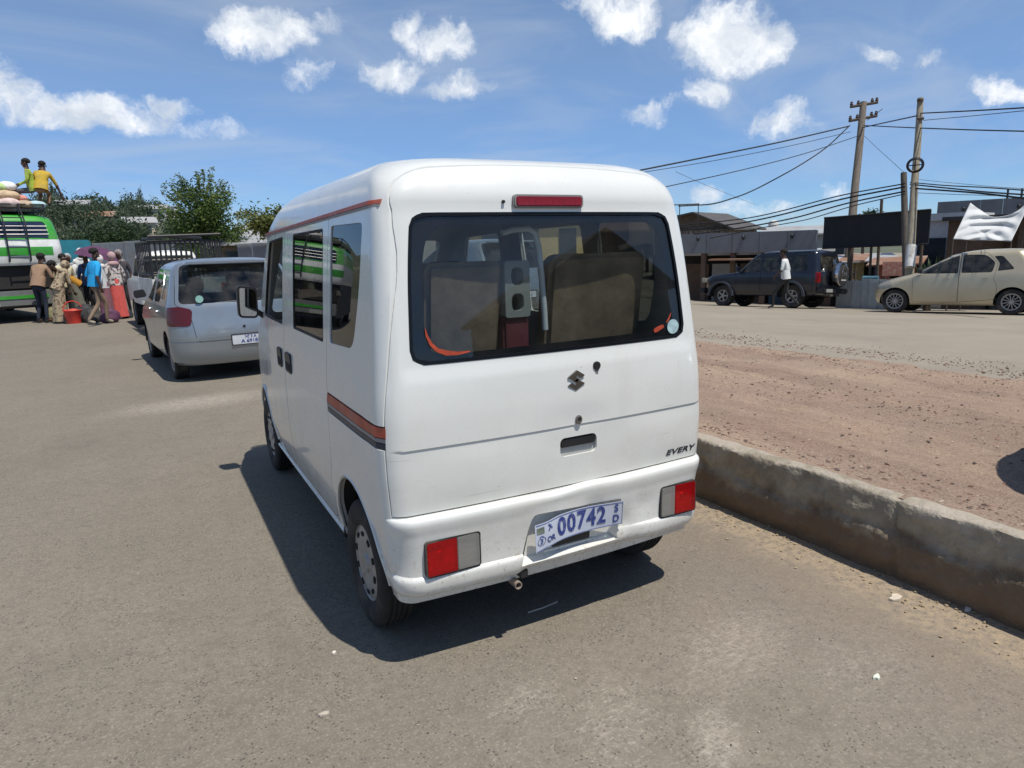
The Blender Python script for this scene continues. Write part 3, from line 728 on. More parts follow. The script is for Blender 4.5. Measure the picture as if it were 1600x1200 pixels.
# ---- rear bumper
BR = [(.300, .665, .085, 3.0, .07, .1), (.304, .690, .055, 3.0, .08, .1), (.318, .703, .038, 3.0, .09, .1), (.345, .709, .030, 3.0, .09, .1), (.366, .710, .029, 3.0, .09, .1),
      (.378, .708, .032, 3.0, .09, .1), (.388, .704, .041, 3.0, .09, .1), (.40, .704, .041, 3.0, .09, .1), (.54, .716, .030, 3.0, .09, .1), (.572, .722, .024, 3.0, .09, .1), (.592, .724, .022, 3.0, .09, .1), (.604, .723, .026, 3.0, .088, .1), (.612, .718, .036, 3.0, .085, .1), (.615, .70, .06, 3.0, .08, .1), (.616, .66, .10, 3.0, .06, .1)]
def bump_def(x, y, z):
    if y < .3:   # knocks round the number plate
        y += .006*math.exp(-((x+.02)/.16)**2-((z-.575)/.03)**2)+.010*math.exp(-((x-.10)/.05)**2-((z-.50)/.05)**2)+.004*math.exp(-((x-.36)/.05)**2-((z-.47)/.04)**2)
        z += .006*math.exp(-((x-.0)/.22)**2)*sm(.56, .60, z)*math.sin(x*14)
        y += .014*math.exp(-((x-.25)/.03)**2-((z-.40)/.06)**2)
        if z < .38: z += .016*sm(-.235, -.215, x)*sm(.45, .235, x)
    return (x, y, z)
BH = Hull(BR, bow_r=.035, deform=bump_def)
bz = sorted(set([round(float(v), 4) for v in list(np.linspace(.30, .6, 34))+[.301, .304, .308, .313, .372, .378, .383, .388, .604, .608, .612, .6145, .616]]))
bm_ = thicken(BH.mesh(bz, nr=60, nc=10, ns=40, nf=4, cap=False), .006)
REC = roundpoly([(-.236, .3415), (.2255, .3487), (.2113, .3617), (.238, .475), (.238, .522), (-.178, .540), (-.195, .50)], [.01, .01, .02, .04, .015, .02, .05], 3)
REC = fixring(REC)
LL = (-.614, .386, -.398, .524); LR = (.450, .380, .650, .522)
bm_ = boolean(bm_, MB().prism(REC, -.1, .2, 'y').mesh(), self_=True)
cutb = MB().prism(rrect(*LL, .014), -.1, .2, 'y').prism(rrect(*LR, .014), -.1, .2, 'y')
cutb.prism([(.34, .2), (.34, .7), (4, .7), (4, .2)], -1, 1, 'x')
bm_ = boolean(bm_, cutb.mesh())
bm_ = boolean(bm_, MB().prism([(.545+.325*math.cos(R(a)), .300+.335*math.sin(R(a))) for a in range(0, 360, 9)], -.9, .9, 'x').mesh())
bump = link('bumper', bm_, M['paint_white'], van, 30)
tr = MB(); n = len(REC); P2 = [(x*.86+.005, (z-.43)*.72+.425) for x, z in REC]
tr.add([(x, .030+.035*(x/.7)**2+.004, z) for x, z in REC]+[(x, .085, z) for x, z in P2], [(i, (i+1) % n, n+(i+1) % n, n+i) for i in range(n)]+[tuple(range(n, 2*n))])
tr.build('plate_recess', M['paint_white'], bump, 30)
MB().prism(rrect(-.12, .352, .12, .366, .002, 1), .068, .084, 'y').build('recess_ledge', M['paint_white'], bump)
MB().prism(rrect(-.085, .375, .095, .425, .006, 2), .060, .084, 'y').build('lamp_cover', M['black_plastic'], bump)
# rear lamps
def lamp(x0, z0, x1, z1, split, red_left, yb):
    for xx in np.arange(x0+.02, x1-.015, .028): MB().bb((xx-.0015, yb+.022, z0+.006), (xx+.0015, yb+.034, z1-.006)).build('reflector_rib', M['reflector'], bump)
    xc = (x0+split)/2 if red_left else (x1+split)/2
    MB().lathe([(0, .012), (.018, .012), (.030, .026), (.036, .034), (0, .034)], 20, 'y', (xc, yb, (z0+z1)/2)).build('bulb_bowl', M['chrome'], bump, 40)
    hs = MB().ring(rrect(x0, z0, x1, z1, .014), rrect(x0+.006, z0+.006, x1-.006, z1-.006, .010), yb-.004, yb+.05, 'y').build('tail_lamp_seal', M['black_rubber'], bump, 30)
    MB().prism(rrect(x0+.003, z0+.003, x1-.003, z1-.003, .01), yb+.035, yb+.045, 'y').build('tail_lamp_back', M['reflector'], bump)
    a = (x0+.006, z0+.006, split-.001, z1-.006); b = (split+.001, z0+.006, x1-.006, z1-.006)
    ra, rb = ((.010, 0.002, 0.002, .010), (.002, .010, .010, .002))
    for (q, rr, mm, nm) in ((a, ra, M['lens_red'] if red_left else M['lens_clear'], 'tail_lamp' if red_left else 'reversing_lamp'), (b, rb, M['lens_clear'] if red_left else M['lens_red'], 'reversing_lamp' if red_left else 'tail_lamp')):
        MB().prism(rrect(*q, rr, 4), yb-.007, yb+.012, 'y').build(nm, mm, bump, 30, bevel=.004)
lamp(*LL, -.492, True, .050); lamp(*LR, .530, False, .050)
# number plate, bent along its length and hanging a little low on the left
PL = MB(); nx = 40; pw, ph = .405, .105; plc = Vector((.028, .022, .462))
def plate_pt(u, v, off=0):
    """u along, v up, both in metres from the middle"""
    s_ = u/pw*2
    y = .002+.006*math.cos(u*15)+off*1.0+(.012*sm(-.7, -1, s_))-.008*v/ph*math.sin(u*9)
    z = .009*math.cos(u*7.5)-.012*sm(-.4, -1., s_)+.006*s_ - .010*sm(-.75, -1, s_)*(v < 0)
    return Vector((plc.x+u, plc.y+y-.0, plc.z+z+v*(1-.05*abs(s_))))
vs = []; fs = []; nv = 7
for off in (0, .0015):
    for j in range(nv):
        for i in range(nx+1): vs.append(plate_pt(-pw/2+pw*i/nx, -ph/2+ph*j/(nv-1), off))
K = (nx+1)*nv
for j in range(nv-1):
    for i in range(nx):
        a = j*(nx+1)+i; fs += [(a, a+1, a+nx+2, a+nx+1), (K+a, K+a+nx+1, K+a+nx+2, K+a+1)]
for i in range(nx): fs += [(i, K+i, K+i+1, i+1), ((nv-1)*(nx+1)+i, (nv-1)*(nx+1)+i+1, K+(nv-1)*(nx+1)+i+1, K+(nv-1)*(nx+1)+i)]
PL.add(vs, fs); plate = PL.build('number_plate', mat('plate_white', (.50, .545, .64), .35, var=.08, scale=9, dirt=(.4, .38, .36), damt=.4), van, 50)
def plate_text(body, size, u, v, m, sx=1, off=.0004, nm='plate_characters', shear=0):
    o = text(nm, body, size, m, plate, (0, 0, 0), (0, 0, 0), extrude=.0008, sx=1, offset=off, shear=shear)
    bm = bmesh.new(); bm.from_mesh(o.data); bmesh.ops.subdivide_edges(bm, edges=[e for e in bm.edges if e.calc_length() > .02], cuts=2)
    bmesh.ops.triangulate(bm, faces=bm.faces); bm.to_mesh(o.data); bm.free()
    for vx in o.data.vertices:
        p = plate_pt(u+vx.co.x*sx, v+vx.co.y, -.0016-max(0, vx.co.z)); vx.co = p
    return o
ink = mat('plate_ink', (.03, .05, .22), .5, var=.2, scale=30, dirt=(.3, .33, .45), dscale=40, damt=.5)
for i, ch in enumerate('00742'):
    plate_text(ch, .100, -.087+i*.0465, .002, ink, sx=.82, off=.0028, nm='numeral')
plate_text('S', .046, .168, .024, ink, sx=.95, off=.001); plate_text('D', .046, .168, -.022, ink, sx=.95, off=.001)
plate_text('\u12a6', .038, -.140, .026, ink, off=.0008); plate_text('OR', .032, -.138, -.022, ink, off=.0006, sx=.8)
plate_text('3', .026, -.178, -.014, ink, off=.0004)
rg = MB(); A = [(-.178+.0165*math.cos(R(a)), -.014+.0165*math.sin(R(a))) for a in range(0, 360, 18)]; B = [(-.178+.0145*math.cos(R(a)), -.014+.0145*math.sin(R(a))) for a in range(0, 360, 18)]
vs = [plate_pt(u, v, -.0018) for u, v in A+B]; n = len(A); rg.add(vs, [(i, (i+1) % n, n+(i+1) % n, n+i) for i in range(n)]); rg.build('plate_ring', ink, plate)
fl = MB()
vs = [plate_pt(-.196+.030*i/4, .012+.026*j, -.0018) for j in (0, 1) for i in range(5)]; fl.add(vs, [(i, i+1, i+6, i+5) for i in range(4)])
fl.build('plate_flag', mat('plate_flag', (.16, .19, .15), .5, var=.5, scale=60), plate)
# blue edge of the plate
be = MB(); be.tube([plate_pt(u, v, -.001) for u, v in [(-pw/2+.004+k*(pw-.008)/20, ph/2-.004) for k in range(21)]+[(pw/2-.004, -ph/2+.004)]+[(pw/2-.004-k*(pw-.008)/20, -ph/2+.004) for k in range(1, 21)]], .0010, 4); be.build('plate_rim', ink, plate)
# exhaust, chassis, underside
e_ = MB(); e_.lathe([(.012, .045), (.0155, .045), (.0155, .30), (.012, .30)], 16, 'y', (-.245, 0, .262)); e_.build('exhaust_pipe', mat('rusty_exhaust', (.33, .27, .22), .6, .3, var=.3, scale=30), van, 40)
MB().box((-.215, .07, .300), (.03, .04, .03)).box((-.26, .12, .285), (.012, .03, .05)).build('exhaust_hanger', M['black_plastic'], van)
ub = MB(); ub.bb((-.62, .12, .30), (.62, 3.2, .34)); ub.bb((-.45, .3, .22), (-.38, 3.0, .30)); ub.bb((.38, .3, .22), (.45, 3.0, .30)); ub.tube([(-.55, .545, .265), (.55, .545, .265)], .035, 10); ub.ball((0.05, .545, .265), (.11, .1, .1)); ub.bb((-.2, .2, .20), (.3, .42, .30)); ub.bb((-.3, 1.2, .2), (.3, 1.9, .3))
ub.build('underbody', mat('underbody', (.03, .028, .025), .85, var=.3), van)
for (yc, zc, rr) in ((.545, .300, .325), (2.945, .290, .315)):
    for sx in (-1, 1):
        wl = MB(); n = 22; P = [(yc+(rr+.004)*math.cos(R(a)), zc+(rr+.014)*math.sin(R(a))) for a in np.linspace(-8, 188, n)]
        xo_ = .702 if yc < 1 else .655; vs = [(sx*xo_, y, z) for y, z in P]+[(sx*.45, y, z) for y, z in P]
        wl.add(vs, [(i, i+1, n+i+1, n+i) for i in range(n-1)]+[tuple(range(n, 2*n))]); wl.build('wheel_well', M['dark'], van, 30)
        # rolled lip of the arch
        lp = MB(); lp.tube([(sx*(VH.side(y, max(.28, z))+.001), y, z) for y, z in [(yc+(rr+.003)*math.cos(R(a)), zc+(rr+.013)*math.sin(R(a))) for a in np.linspace(2, 178, 30)]], .009, 6)
        lp.build('arch_lip', M['paint_white'], van, 60)
for sx in (-1, 1):
    MB().tube([(sx*.690, .90, .275), (sx*.690, 1.8, .272), (sx*.688, 2.6, .272)], .012, 6).build('sill', M['paint_white'], van, 60)
wheel(van, (-.640, .545, .265), style='cover', spin=.2); wheel(van, (.640, .545, .265), style='cover', flip=True)
wheel(van, (-.630, 2.945, .265), style='cover', spin=.5, rz=0); wheel(van, (.630, 2.945, .265), style='cover', flip=True)
# door handles: black pull in a cupped recess
for (y0, y1, par_) in ((1.63, 1.785, ('sliding_door', -1)), (1.90, 2.03, ('front_door', -1))):
    x = -VH.side(1.8, .955)
    MB().prism(rrect(y0, .900, y1, 1.012, .022), x-.006, x+.01, 'x').build('handle', M['black_plastic'], sl[par_], 30, bevel=.004)
    MB().prism(rrect(y0+.02, .915, y1-.02, .960, .012), x-.0085, x+.0, 'x').build('handle_pull', M['dark'], sl[par_], 30, bevel=.002)
# front corner: mirrors, headlamps, bumper corner
mi = MB(); mi.prism(roundpoly([(-.855, 1.135), (-.735, 1.125), (-.725, 1.325), (-.850, 1.345)], .03, 5), 2.66, 2.74, 'y')
mo = mi.build('wing_mirror', M['black_plastic'], van, 35, bevel=.012)
MB().prism(roundpoly([(-.845, 1.148), (-.746, 1.140), (-.738, 1.312), (-.840, 1.330)], .022, 5), 2.654, 2.660, 'y').build('mirror_glass', M['mirror'], mo)
MB().tube([(-.74, 2.70, 1.17), (-.69, 2.72, 1.13), (-.66, 2.74, 1.10)], .018, 8).build('mirror_arm', M['black_plastic'], mo, 50)
mi = MB(); mi.prism(roundpoly([(.855, 1.135), (.735, 1.125), (.725, 1.325), (.850, 1.345)], .03, 5), 2.66, 2.74, 'y'); mi.build('wing_mirror', M['black_plastic'], van, 35, bevel=.012)
fb = Hull([(.28, .62, .3, 3.40, .1, .2), (.32, .66, .3, 3.43, .1, .22), (.5, .68, .3, 3.44, .1, .22), (.6, .67, .3, 3.42, .1, .2), (.61, .6, .3, 3.38, .1, .2)], bow_f=.1)
m_ = boolean(thicken(fb.mesh([.28, .3, .32, .4, .5, .57, .6, .605, .61], cap=False), .008), MB().prism([(3.26, .2), (3.26, .7), (-1, .7), (-1, .2)], -1, 1, 'x').mesh()); link('front_bumper', m_, M['paint_white'], van, 35)
for sx in (-1, 1): MB().ball((sx*.56, 3.30, .76), (.10, .07, .09), 14, 10).build('headlamp', M['lens_clear'], van, 60)

# ---- inside
fl_ = MB(); fl_.bb((-.66, .14, .50), (.66, 2.6, .53)); fl_.build('cabin_floor', mat('cabin_floor', (.10, .095, .09), .95), van)
def seatback(x0, x1, y, z0, z1, m, lean=.16, t=.10, r=.05, name='seat_back', par_=None):
    P = rrect(x0, z0, x1, z1, r); mb = MB(); mb.prism(P, y, y+t, 'y'); o = mb.build(name, m, par_ or van, 35, bevel=.02)
    for v in o.data.vertices: v.co.y -= (v.co.z-z0)*lean*0+0; v.co.y -= lean*(v.co.z-z0)*.9-.05
    return o
p1, p2 = on_y(663, 420, .24), on_y(786, 407, .24); p3, p4 = on_y(858, 398, .25), on_y(1008, 392, .25)
seatback(p1.x, p2.x-.01, .30, .60, p2.z, M['seat'], name='seat_back', r=.03); seatback(p3.x, p4.x, .31, .60, p3.z, M['seat'], r=.06)
q1 = on_y(700, 385, .95); q2 = on_y(995, 430, .95)
for xx in (-.40, .30): seatback(xx-.12, xx+.12, 1.25, 1.30, 1.44, M['seat_dark'], name='headrest', r=.05, t=.07, lean=.1)
MB().bb((-.60, .55, .62), (.60, 1.05, .78)).build('rear_seat_cushion', M['seat'], van, 30, bevel=.04)
for xx in (-.36, .36):
    seatback(xx-.23, xx+.23, 2.02, .70, 1.28, M['seat_dark'], name='seat_back'); seatback(xx-.12, xx+.12, 2.0, 1.31, 1.46, M['seat_dark'], name='headrest', r=.04, t=.08, lean=.05)
    MB().bb((xx-.23, 2.0, .62), (xx+.23, 2.45, .76)).build('front_seat_cushion', M['seat_dark'], van, 30, bevel=.04)
MB().bb((-.62, 2.72, .8), (.62, 3.0, 1.08)).build('dashboard', M['black_plastic'], van, 30, bevel=.05)
st = MB(); st.tube([(.36+.18*math.cos(a), 2.60-.07*math.sin(a), 1.08+.16*math.sin(a)) for a in np.linspace(0, 2*math.pi, 25)[:-1]], .013, 8, closed=True); st.tube([(.36, 2.60, 1.08), (.36, 2.75, 1.0)], .03, 8); st.box((.36, 2.6, 1.08), (.34, .02, .04)); st.build('steering_wheel', M['black_plastic'], van, 50)
a, b = on_y(788, 408, .235), on_y(829, 494, .235)
so_ = rrect(a.x, b.z, b.x, a.z, .012); cx_ = (a.x+b.x)/2; hh = (a.z-b.z)
ell = [[(cx_+.027*math.copysign(abs(math.cos(R(t)))**.7, math.cos(R(t))), b.z+hh*f+.034*math.copysign(abs(math.sin(R(t)))**.7, math.sin(R(t)))) for t in range(0, 360, 15)] for f in (.27, .73)]
bx = boolean(MB().prism(so_, .235, .31, 'y').mesh(), MB().prism(ell[0], .2, .295, 'y').prism(ell[1], .2, .295, 'y').mesh())
bx_o = link('speaker_box', bx, M['box_grey'], van, 30)
for E_ in ell: MB().prism(scalepoly(E_, -.001, -.001), .292, .298, 'y').build('speaker_cone', M['dark'], bx_o)
MB().prism(rrect(a.x-.005, b.z-.20, b.x+.0, b.z-.005, .01), .245, .34, 'y').build('maroon_cloth', M['maroon'], van, 30, bevel=.015)
# pale frame of the far side door opening
p = [on_y(*q, .27) for q in ((784, 364), (800, 359), (826, 357), (836, 364), (841, 385), (846, 430), (850, 480), (852, 515))]
MB().tube(p, .0125, 8).build('door_frame_trim', mat('pale_trim', (.85, .88, .88), .4), van, 60)
# ------------------------------------------------------------------ ground
def ground_material(name, kind):
    m, N, L, b = nodes(name); tc = N.new('ShaderNodeTexCoord'); vec = tc.outputs['Object']
    def noise(sc, det=5, ro=.6, v=None, dist=0):
        n = N.new('ShaderNodeTexNoise'); n.inputs['Scale'].default_value = sc; n.inputs['Detail'].default_value = det; n.inputs['Roughness'].default_value = ro
        n.inputs['Distortion'].default_value = dist; L.new(v or vec, n.inputs['Vector']); return n.outputs['Fac']
    def rng(x, a, b_, c=0, d=1, smooth=False):
        r = N.new('ShaderNodeMapRange'); r.inputs['From Min'].default_value = a; r.inputs['From Max'].default_value = b_; r.inputs['To Min'].default_value = c; r.inputs['To Max'].default_value = d
        if smooth: r.interpolation_type = 'SMOOTHSTEP'
        L.new(x, r.inputs['Value']); return r.outputs[0]
    def mix(f, a, b_):
        x = N.new('ShaderNodeMix'); x.data_type = 'RGBA'
        for k, v in ((0, f), (6, a), (7, b_)):
            if isinstance(v, (float, int)): x.inputs[k].default_value = v
            elif isinstance(v, tuple): x.inputs[k].default_value = (*v, 1)
            else: L.new(v, x.inputs[k])
        return x.outputs[2]
    def ma(op, a, b_=None, c=None):
        n = N.new('ShaderNodeMath'); n.operation = op
        for i, v in enumerate((a, b_, c)):
            if v is None: continue
            if isinstance(v, (int, float)): n.inputs[i].default_value = v
            else: L.new(v, n.inputs[i])
        return n.outputs[0]
    sep = N.new('ShaderNodeSeparateXYZ'); L.new(vec, sep.inputs[0]); X, Y = sep.outputs[0], sep.outputs[1]
    def blob(px, py, rx, ry, a=0):
        """an irregular stain round a point of the ground"""
        ca, sa = math.cos(a), math.sin(a)
        u = ma('DIVIDE', ma('ADD', ma('MULTIPLY', X, ca), ma('MULTIPLY_ADD', Y, sa, -(px*ca+py*sa))), rx)
        v = ma('DIVIDE', ma('ADD', ma('MULTIPLY', X, -sa), ma('MULTIPLY_ADD', Y, ca, px*sa-py*ca)), ry)
        return ma('SUBTRACT', 1, ma('ADD', ma('MULTIPLY', u, u), ma('MULTIPLY', v, v)))
    big = noise(.35, 4); mid = noise(2.2, 6, .65); fine = noise(26, 6, .75); grit = noise(95, 4, .75)
    vor = N.new('ShaderNodeTexVoronoi'); vor.inputs['Scale'].default_value = 60; L.new(vec, vor.inputs['Vector'])
    if kind == 'asphalt':
        c = mix(rng(big, .35, .65), (.185, .163, .128), (.230, .203, .160))
        c = mix(rng(noise(8, 6, .7), .45, .7, 0, .35), c, (.13, .115, .092))
        c = mix(rng(mid, .42, .70, 0, .5), c, (.235, .205, .162))
        c = mix(rng(fine, .40, .72, 0, .6), c, (.115, .100, .080))
        c = mix(rng(grit, .52, .72, 0, .8), c, (.37, .325, .265))
        c = mix(rng(noise(.8, 5, .7), .55, .70, 0, .30), c, (.12, .105, .085))
        # dark stones showing in the worn binder
        c = mix(ma('MULTIPLY', rng(vor.outputs['Distance'], .30, .20), rng(noise(9, 3), .42, .58, 0, .8)), c, (.07, .066, .06))
        # pale worn and dusty places
        g = [on_z(310, 628), on_z(1150, 1010), on_z(960, 1120), on_z(1340, 1040), on_z(820, 1090), on_z(1120, 1150)]
        acc = None
        for p, (rx, ry, a, w_) in zip(g, ((1.5, .62, .15, 1.0), (.60, .30, .3, .85), (.25, .45, -.7, .75), (.45, .32, .2, .7), (.30, .16, .2, .75), (.26, .14, .9, 1.0))):
            q = ma('MULTIPLY', blob(p.x, p.y, rx, ry, a), w_); acc = q if acc is None else ma('MAXIMUM', acc, q)
        st = N.new('ShaderNodeMapping'); st.inputs['Scale'].default_value = (3, 9, 1); L.new(vec, st.inputs['Vector'])
        sn = noise(6, 10, .82, st.outputs[0])
        pale = rng(ma('ADD', ma('MAXIMUM', acc, -.4), ma('MULTIPLY_ADD', sn, 3.2, -1.75)), .45, 1.05, 0, .60, True)
        pale = ma('MULTIPLY', pale, rng(ma('ADD', ma('MULTIPLY', noise(48, 6, .8), .6), ma('MULTIPLY', noise(15, 7, .75), .6)), .53, .66, .12, 1.25))
        c = mix(pale, c, (.41, .37, .30))
        dm = rng(ma('ADD', ma('MAXIMUM', acc, -.6), ma('MULTIPLY_ADD', noise(38, 6, .75), 3.0, -1.6)), .3, 1.2, 0, .5, True)
        dm = ma('MULTIPLY', dm, rng(noise(90, 5, .8), .47, .58))
        c = mix(dm, c, (.46, .41, .345))
        # litter and dust gathered along the wall
        e = rng(ma('ADD', X, ma('MULTIPLY_ADD', noise(4, 6), .75, -.375)), 1.02, 1.42, 0, .95, True)
        c = mix(ma('MULTIPLY', e, rng(noise(24, 7, .75), .40, .56)), c, (.37, .295, .20))
        # reddish dust film towards the dirt side
        c = mix(rng(ma('ADD', X, ma('MULTIPLY_ADD', noise(1.3, 4), 3., -1.5)), -.6, 2.2, 0, .28, True), c, (.27, .19, .14))
        # hairline cracks
        vc = N.new('ShaderNodeTexVoronoi'); vc.feature = 'DISTANCE_TO_EDGE'; vc.inputs['Scale'].default_value = .55
        wp = N.new('ShaderNodeVectorMath'); wp.operation = 'MULTIPLY_ADD'; nc = N.new('ShaderNodeTexNoise'); nc.inputs['Scale'].default_value = 2.5; nc.inputs['Detail'].default_value = 6; L.new(vec, nc.inputs['Vector'])
        L.new(nc.outputs['Color'], wp.inputs[0]); wp.inputs[1].default_value = (.7, .7, 0); L.new(vec, wp.inputs[2]); L.new(wp.outputs[0], vc.inputs['Vector'])
        c = mix(ma('MULTIPLY', rng(vc.outputs['Distance'], .004, .0015), rng(noise(.6, 2), .58, .66, 0, .16)), c, (.06, .055, .05))
        h = ma('ADD', ma('MULTIPLY', fine, .6), ma('MULTIPLY', grit, .5)); bs, bd = .55, .006; rough = .9
    elif kind == 'dirt':
        c = mix(rng(big, .35, .65), (.27, .183, .132), (.325, .235, .172))
        st = N.new('ShaderNodeMapping'); st.inputs['Scale'].default_value = (2.2, .35, 1); st.inputs['Rotation'].default_value = (0, 0, -.25); L.new(vec, st.inputs['Vector'])
        c = mix(rng(noise(.9, 5, .6, st.outputs[0]), .44, .60, 0, .75), c, (.42, .31, .215))
        c = mix(rng(noise(1.1, 6, .7, st.outputs[0]), .49, .64, 0, .75), c, (.19, .125, .098))
        c = mix(rng(noise(.5, 7, .72), .5, .62, 0, .5), c, (.25, .195, .155))
        c = mix(rng(mid, .45, .7, 0, .6), c, (.37, .27, .205))
        c = mix(rng(fine, .45, .7, 0, .55), c, (.185, .115, .085))
        c = mix(rng(grit, .50, .66, 0, .7), c, (.46, .36, .29))
        c = mix(rng(noise(70, 4, .8), .50, .66, 0, .65), c, (.15, .095, .07))
        c = mix(rng(vor.outputs['Distance'], .18, .08, 0, .4), c, (.17, .11, .085))
        h = ma('ADD', fine, ma('MULTIPLY', grit, .6)); bs, bd = .9, .012; rough = .97
    else:  # far asphalt, paler and dusty
        c = mix(rng(big, .35, .65), (.255, .222, .175), (.305, .266, .208))
        c = mix(rng(mid, .45, .7, 0, .5), c, (.33, .285, .218)); c = mix(rng(fine, .45, .7, 0, .3), c, (.19, .165, .14))
        h = fine; bs, bd = .4, .006; rough = .92
        if kind == 'blend':   # dirt lies over its inner edge in uneven tongues
            pass
    L.new(c, b.inputs['Base Color']); b.inputs['Roughness'].default_value = rough; b.inputs['Specular IOR Level'].default_value = .25
    bp = N.new('ShaderNodeBump'); bp.inputs['Strength'].default_value = bs; bp.inputs['Distance'].default_value = bd; L.new(h, bp.inputs['Height']); L.new(bp.outputs[0], b.inputs['Normal'])
    return m
ASPH = ground_material('asphalt', 'asphalt'); DIRT = ground_material('red_dirt', 'dirt'); FARA = ground_material('dusty_asphalt', 'far')
def hgrid(name, xs, ys, zf, m, parent=None):
    vs = [(x, y, zf(x, y)) for y in ys for x in xs]; n = len(xs)
    fs = [(j*n+i, j*n+i+1, (j+1)*n+i+1, (j+1)*n+i) for j in range(len(ys)-1) for i in range(n-1)]
    return tag(MB().add(vs, fs).build(name, m, parent, 80), kind='structure')
nz = lambda x, y, s, a: a*mnoise.noise(Vector((x*s, y*s, 3.1)))
xs = list(np.arange(-9, 1.62, .18)); ys = list(np.arange(-4, 12, .18))
hgrid('road', [-400, -200, -100, -50, -25, -15]+xs, [-400, -200, -60, -30, -15, -8]+ys+[14, 18, 26, 40, 70, 120, 200, 400], lambda x, y: nz(x, y, .9, .006)*(abs(x) < 9 and abs(y) < 12), ASPH)
# earth bed behind the retaining wall, then the dusty far road
def edge_x(y): return 5.45+.25*math.sin(y*.35+.5)+nz(0, y, .8, .5)+nz(0, y, 3., .12)
def wall_x(y): return 1.455-.0*y+(.06*sm(1.0, -.9, y)) + .012*math.sin(y*1.7)
xs = list(np.arange(1.53, 3.6, .055))+list(np.arange(3.6, 7.6, .10)); ys = list(np.arange(-3.2, 4, .06))+list(np.arange(4, 12, .14))+[12.5, 13.5, 15, 17, 20, 24, 30]
def dirt_z(x, y):
    k = .12+.88*sm(1.6, 2.4, x); d = ground_z(max(x, 1.61), y) + k*(nz(x, y, .8, .05)+nz(x, y, 2.6, .034)+nz(x, y, 9, .016)+nz(x, y, 22, .007))
    d += .03*math.exp(-((x-3.6-.2*math.sin(y*.5))/.35)**2)-.03*math.exp(-((x-4.3)/.5)**2)
    d += sm(1.9, 1.62, x)*(.004)
    ex = edge_x(y); d += -.10*sm(ex-.35, ex+.25, x) + .012
    return d
hgrid('dirt_bed', xs, ys, dirt_z, DIRT)
hgrid('far_road', [1.60, 4.6, 5.15, 5.6, 7.5, 10, 13, 16, 20, 25.6, 40, 100, 300], [-80, -30, -12, -4, 0, 4, 8, 12, 18, 26, 30, 34, 60, 120, 300], lambda x, y: ground_z(max(x, 1.61), y)-(.25 if x < 5.1 and y < 30 else .012), FARA)

# the low retaining wall with a rough plastered face, broken into pours
def wall_material():
    m, N, L, b = nodes('retaining_wall_plaster'); tc = N.new('ShaderNodeTexCoord'); vec = tc.outputs['Object']
    sep = N.new('ShaderNodeSeparateXYZ'); L.new(vec, sep.inputs[0])
    n1 = N.new('ShaderNodeTexNoise'); n1.inputs['Scale'].default_value = 5; n1.inputs['Detail'].default_value = 8; n1.inputs['Roughness'].default_value = .7; L.new(vec, n1.inputs['Vector'])
    n2 = N.new('ShaderNodeTexNoise'); n2.inputs['Scale'].default_value = 40; n2.inputs['Detail'].default_value = 6; L.new(vec, n2.inputs['Vector'])
    def mx(f, a, c):
        x = N.new('ShaderNodeMix'); x.data_type = 'RGBA'; L.new(f, x.inputs[0])
        for k, v in ((6, a), (7, c)):
            if isinstance(v, tuple): x.inputs[k].default_value = (*v, 1)
            else: L.new(v, x.inputs[k])
        return x.outputs[2]
    def rg(x, a, b_, c=0, d=1):
        r = N.new('ShaderNodeMapRange'); r.inputs['From Min'].default_value = a; r.inputs['From Max'].default_value = b_; r.inputs['To Min'].default_value = c; r.inputs['To Max'].default_value = d; L.new(x, r.inputs['Value']); return r.outputs[0]
    c = mx(rg(n1.outputs['Fac'], .35, .65), (.24, .205, .15), (.42, .365, .28))
    c = mx(rg(n2.outputs['Fac'], .45, .7, 0, .5), c, (.15, .13, .105))
    # brown splash stain of its lower half, with a wandering upper edge
    ad = N.new('ShaderNodeMath'); ad.operation = 'MULTIPLY_ADD'; L.new(n1.outputs['Fac'], ad.inputs[0]); ad.inputs[1].default_value = .45; L.new(sep.outputs[2], ad.inputs[2])
    c = mx(rg(ad.outputs[0], .47, .38, 0, .85), c, (.135, .088, .055))
    c = mx(rg(ad.outputs[0], .575, .60, 0, .55), c, (.40, .35, .29))
    vj = N.new('ShaderNodeTexVoronoi'); vj.feature = 'DISTANCE_TO_EDGE'; vj.inputs['Scale'].default_value = 1.1; L.new(vec, vj.inputs['Vector'])
    c = mx(rg(vj.outputs['Distance'], .003, .001, 0, .0), c, (.07, .055, .04))
    L.new(c, b.inputs['Base Color']); b.inputs['Roughness'].default_value = .95
    bp = N.new('ShaderNodeBump'); bp.inputs['Strength'].default_value = .8; bp.inputs['Distance'].default_value = .015; L.new(n2.outputs['Fac'], bp.inputs['Height']); L.new(bp.outputs[0], b.inputs['Normal']); return m
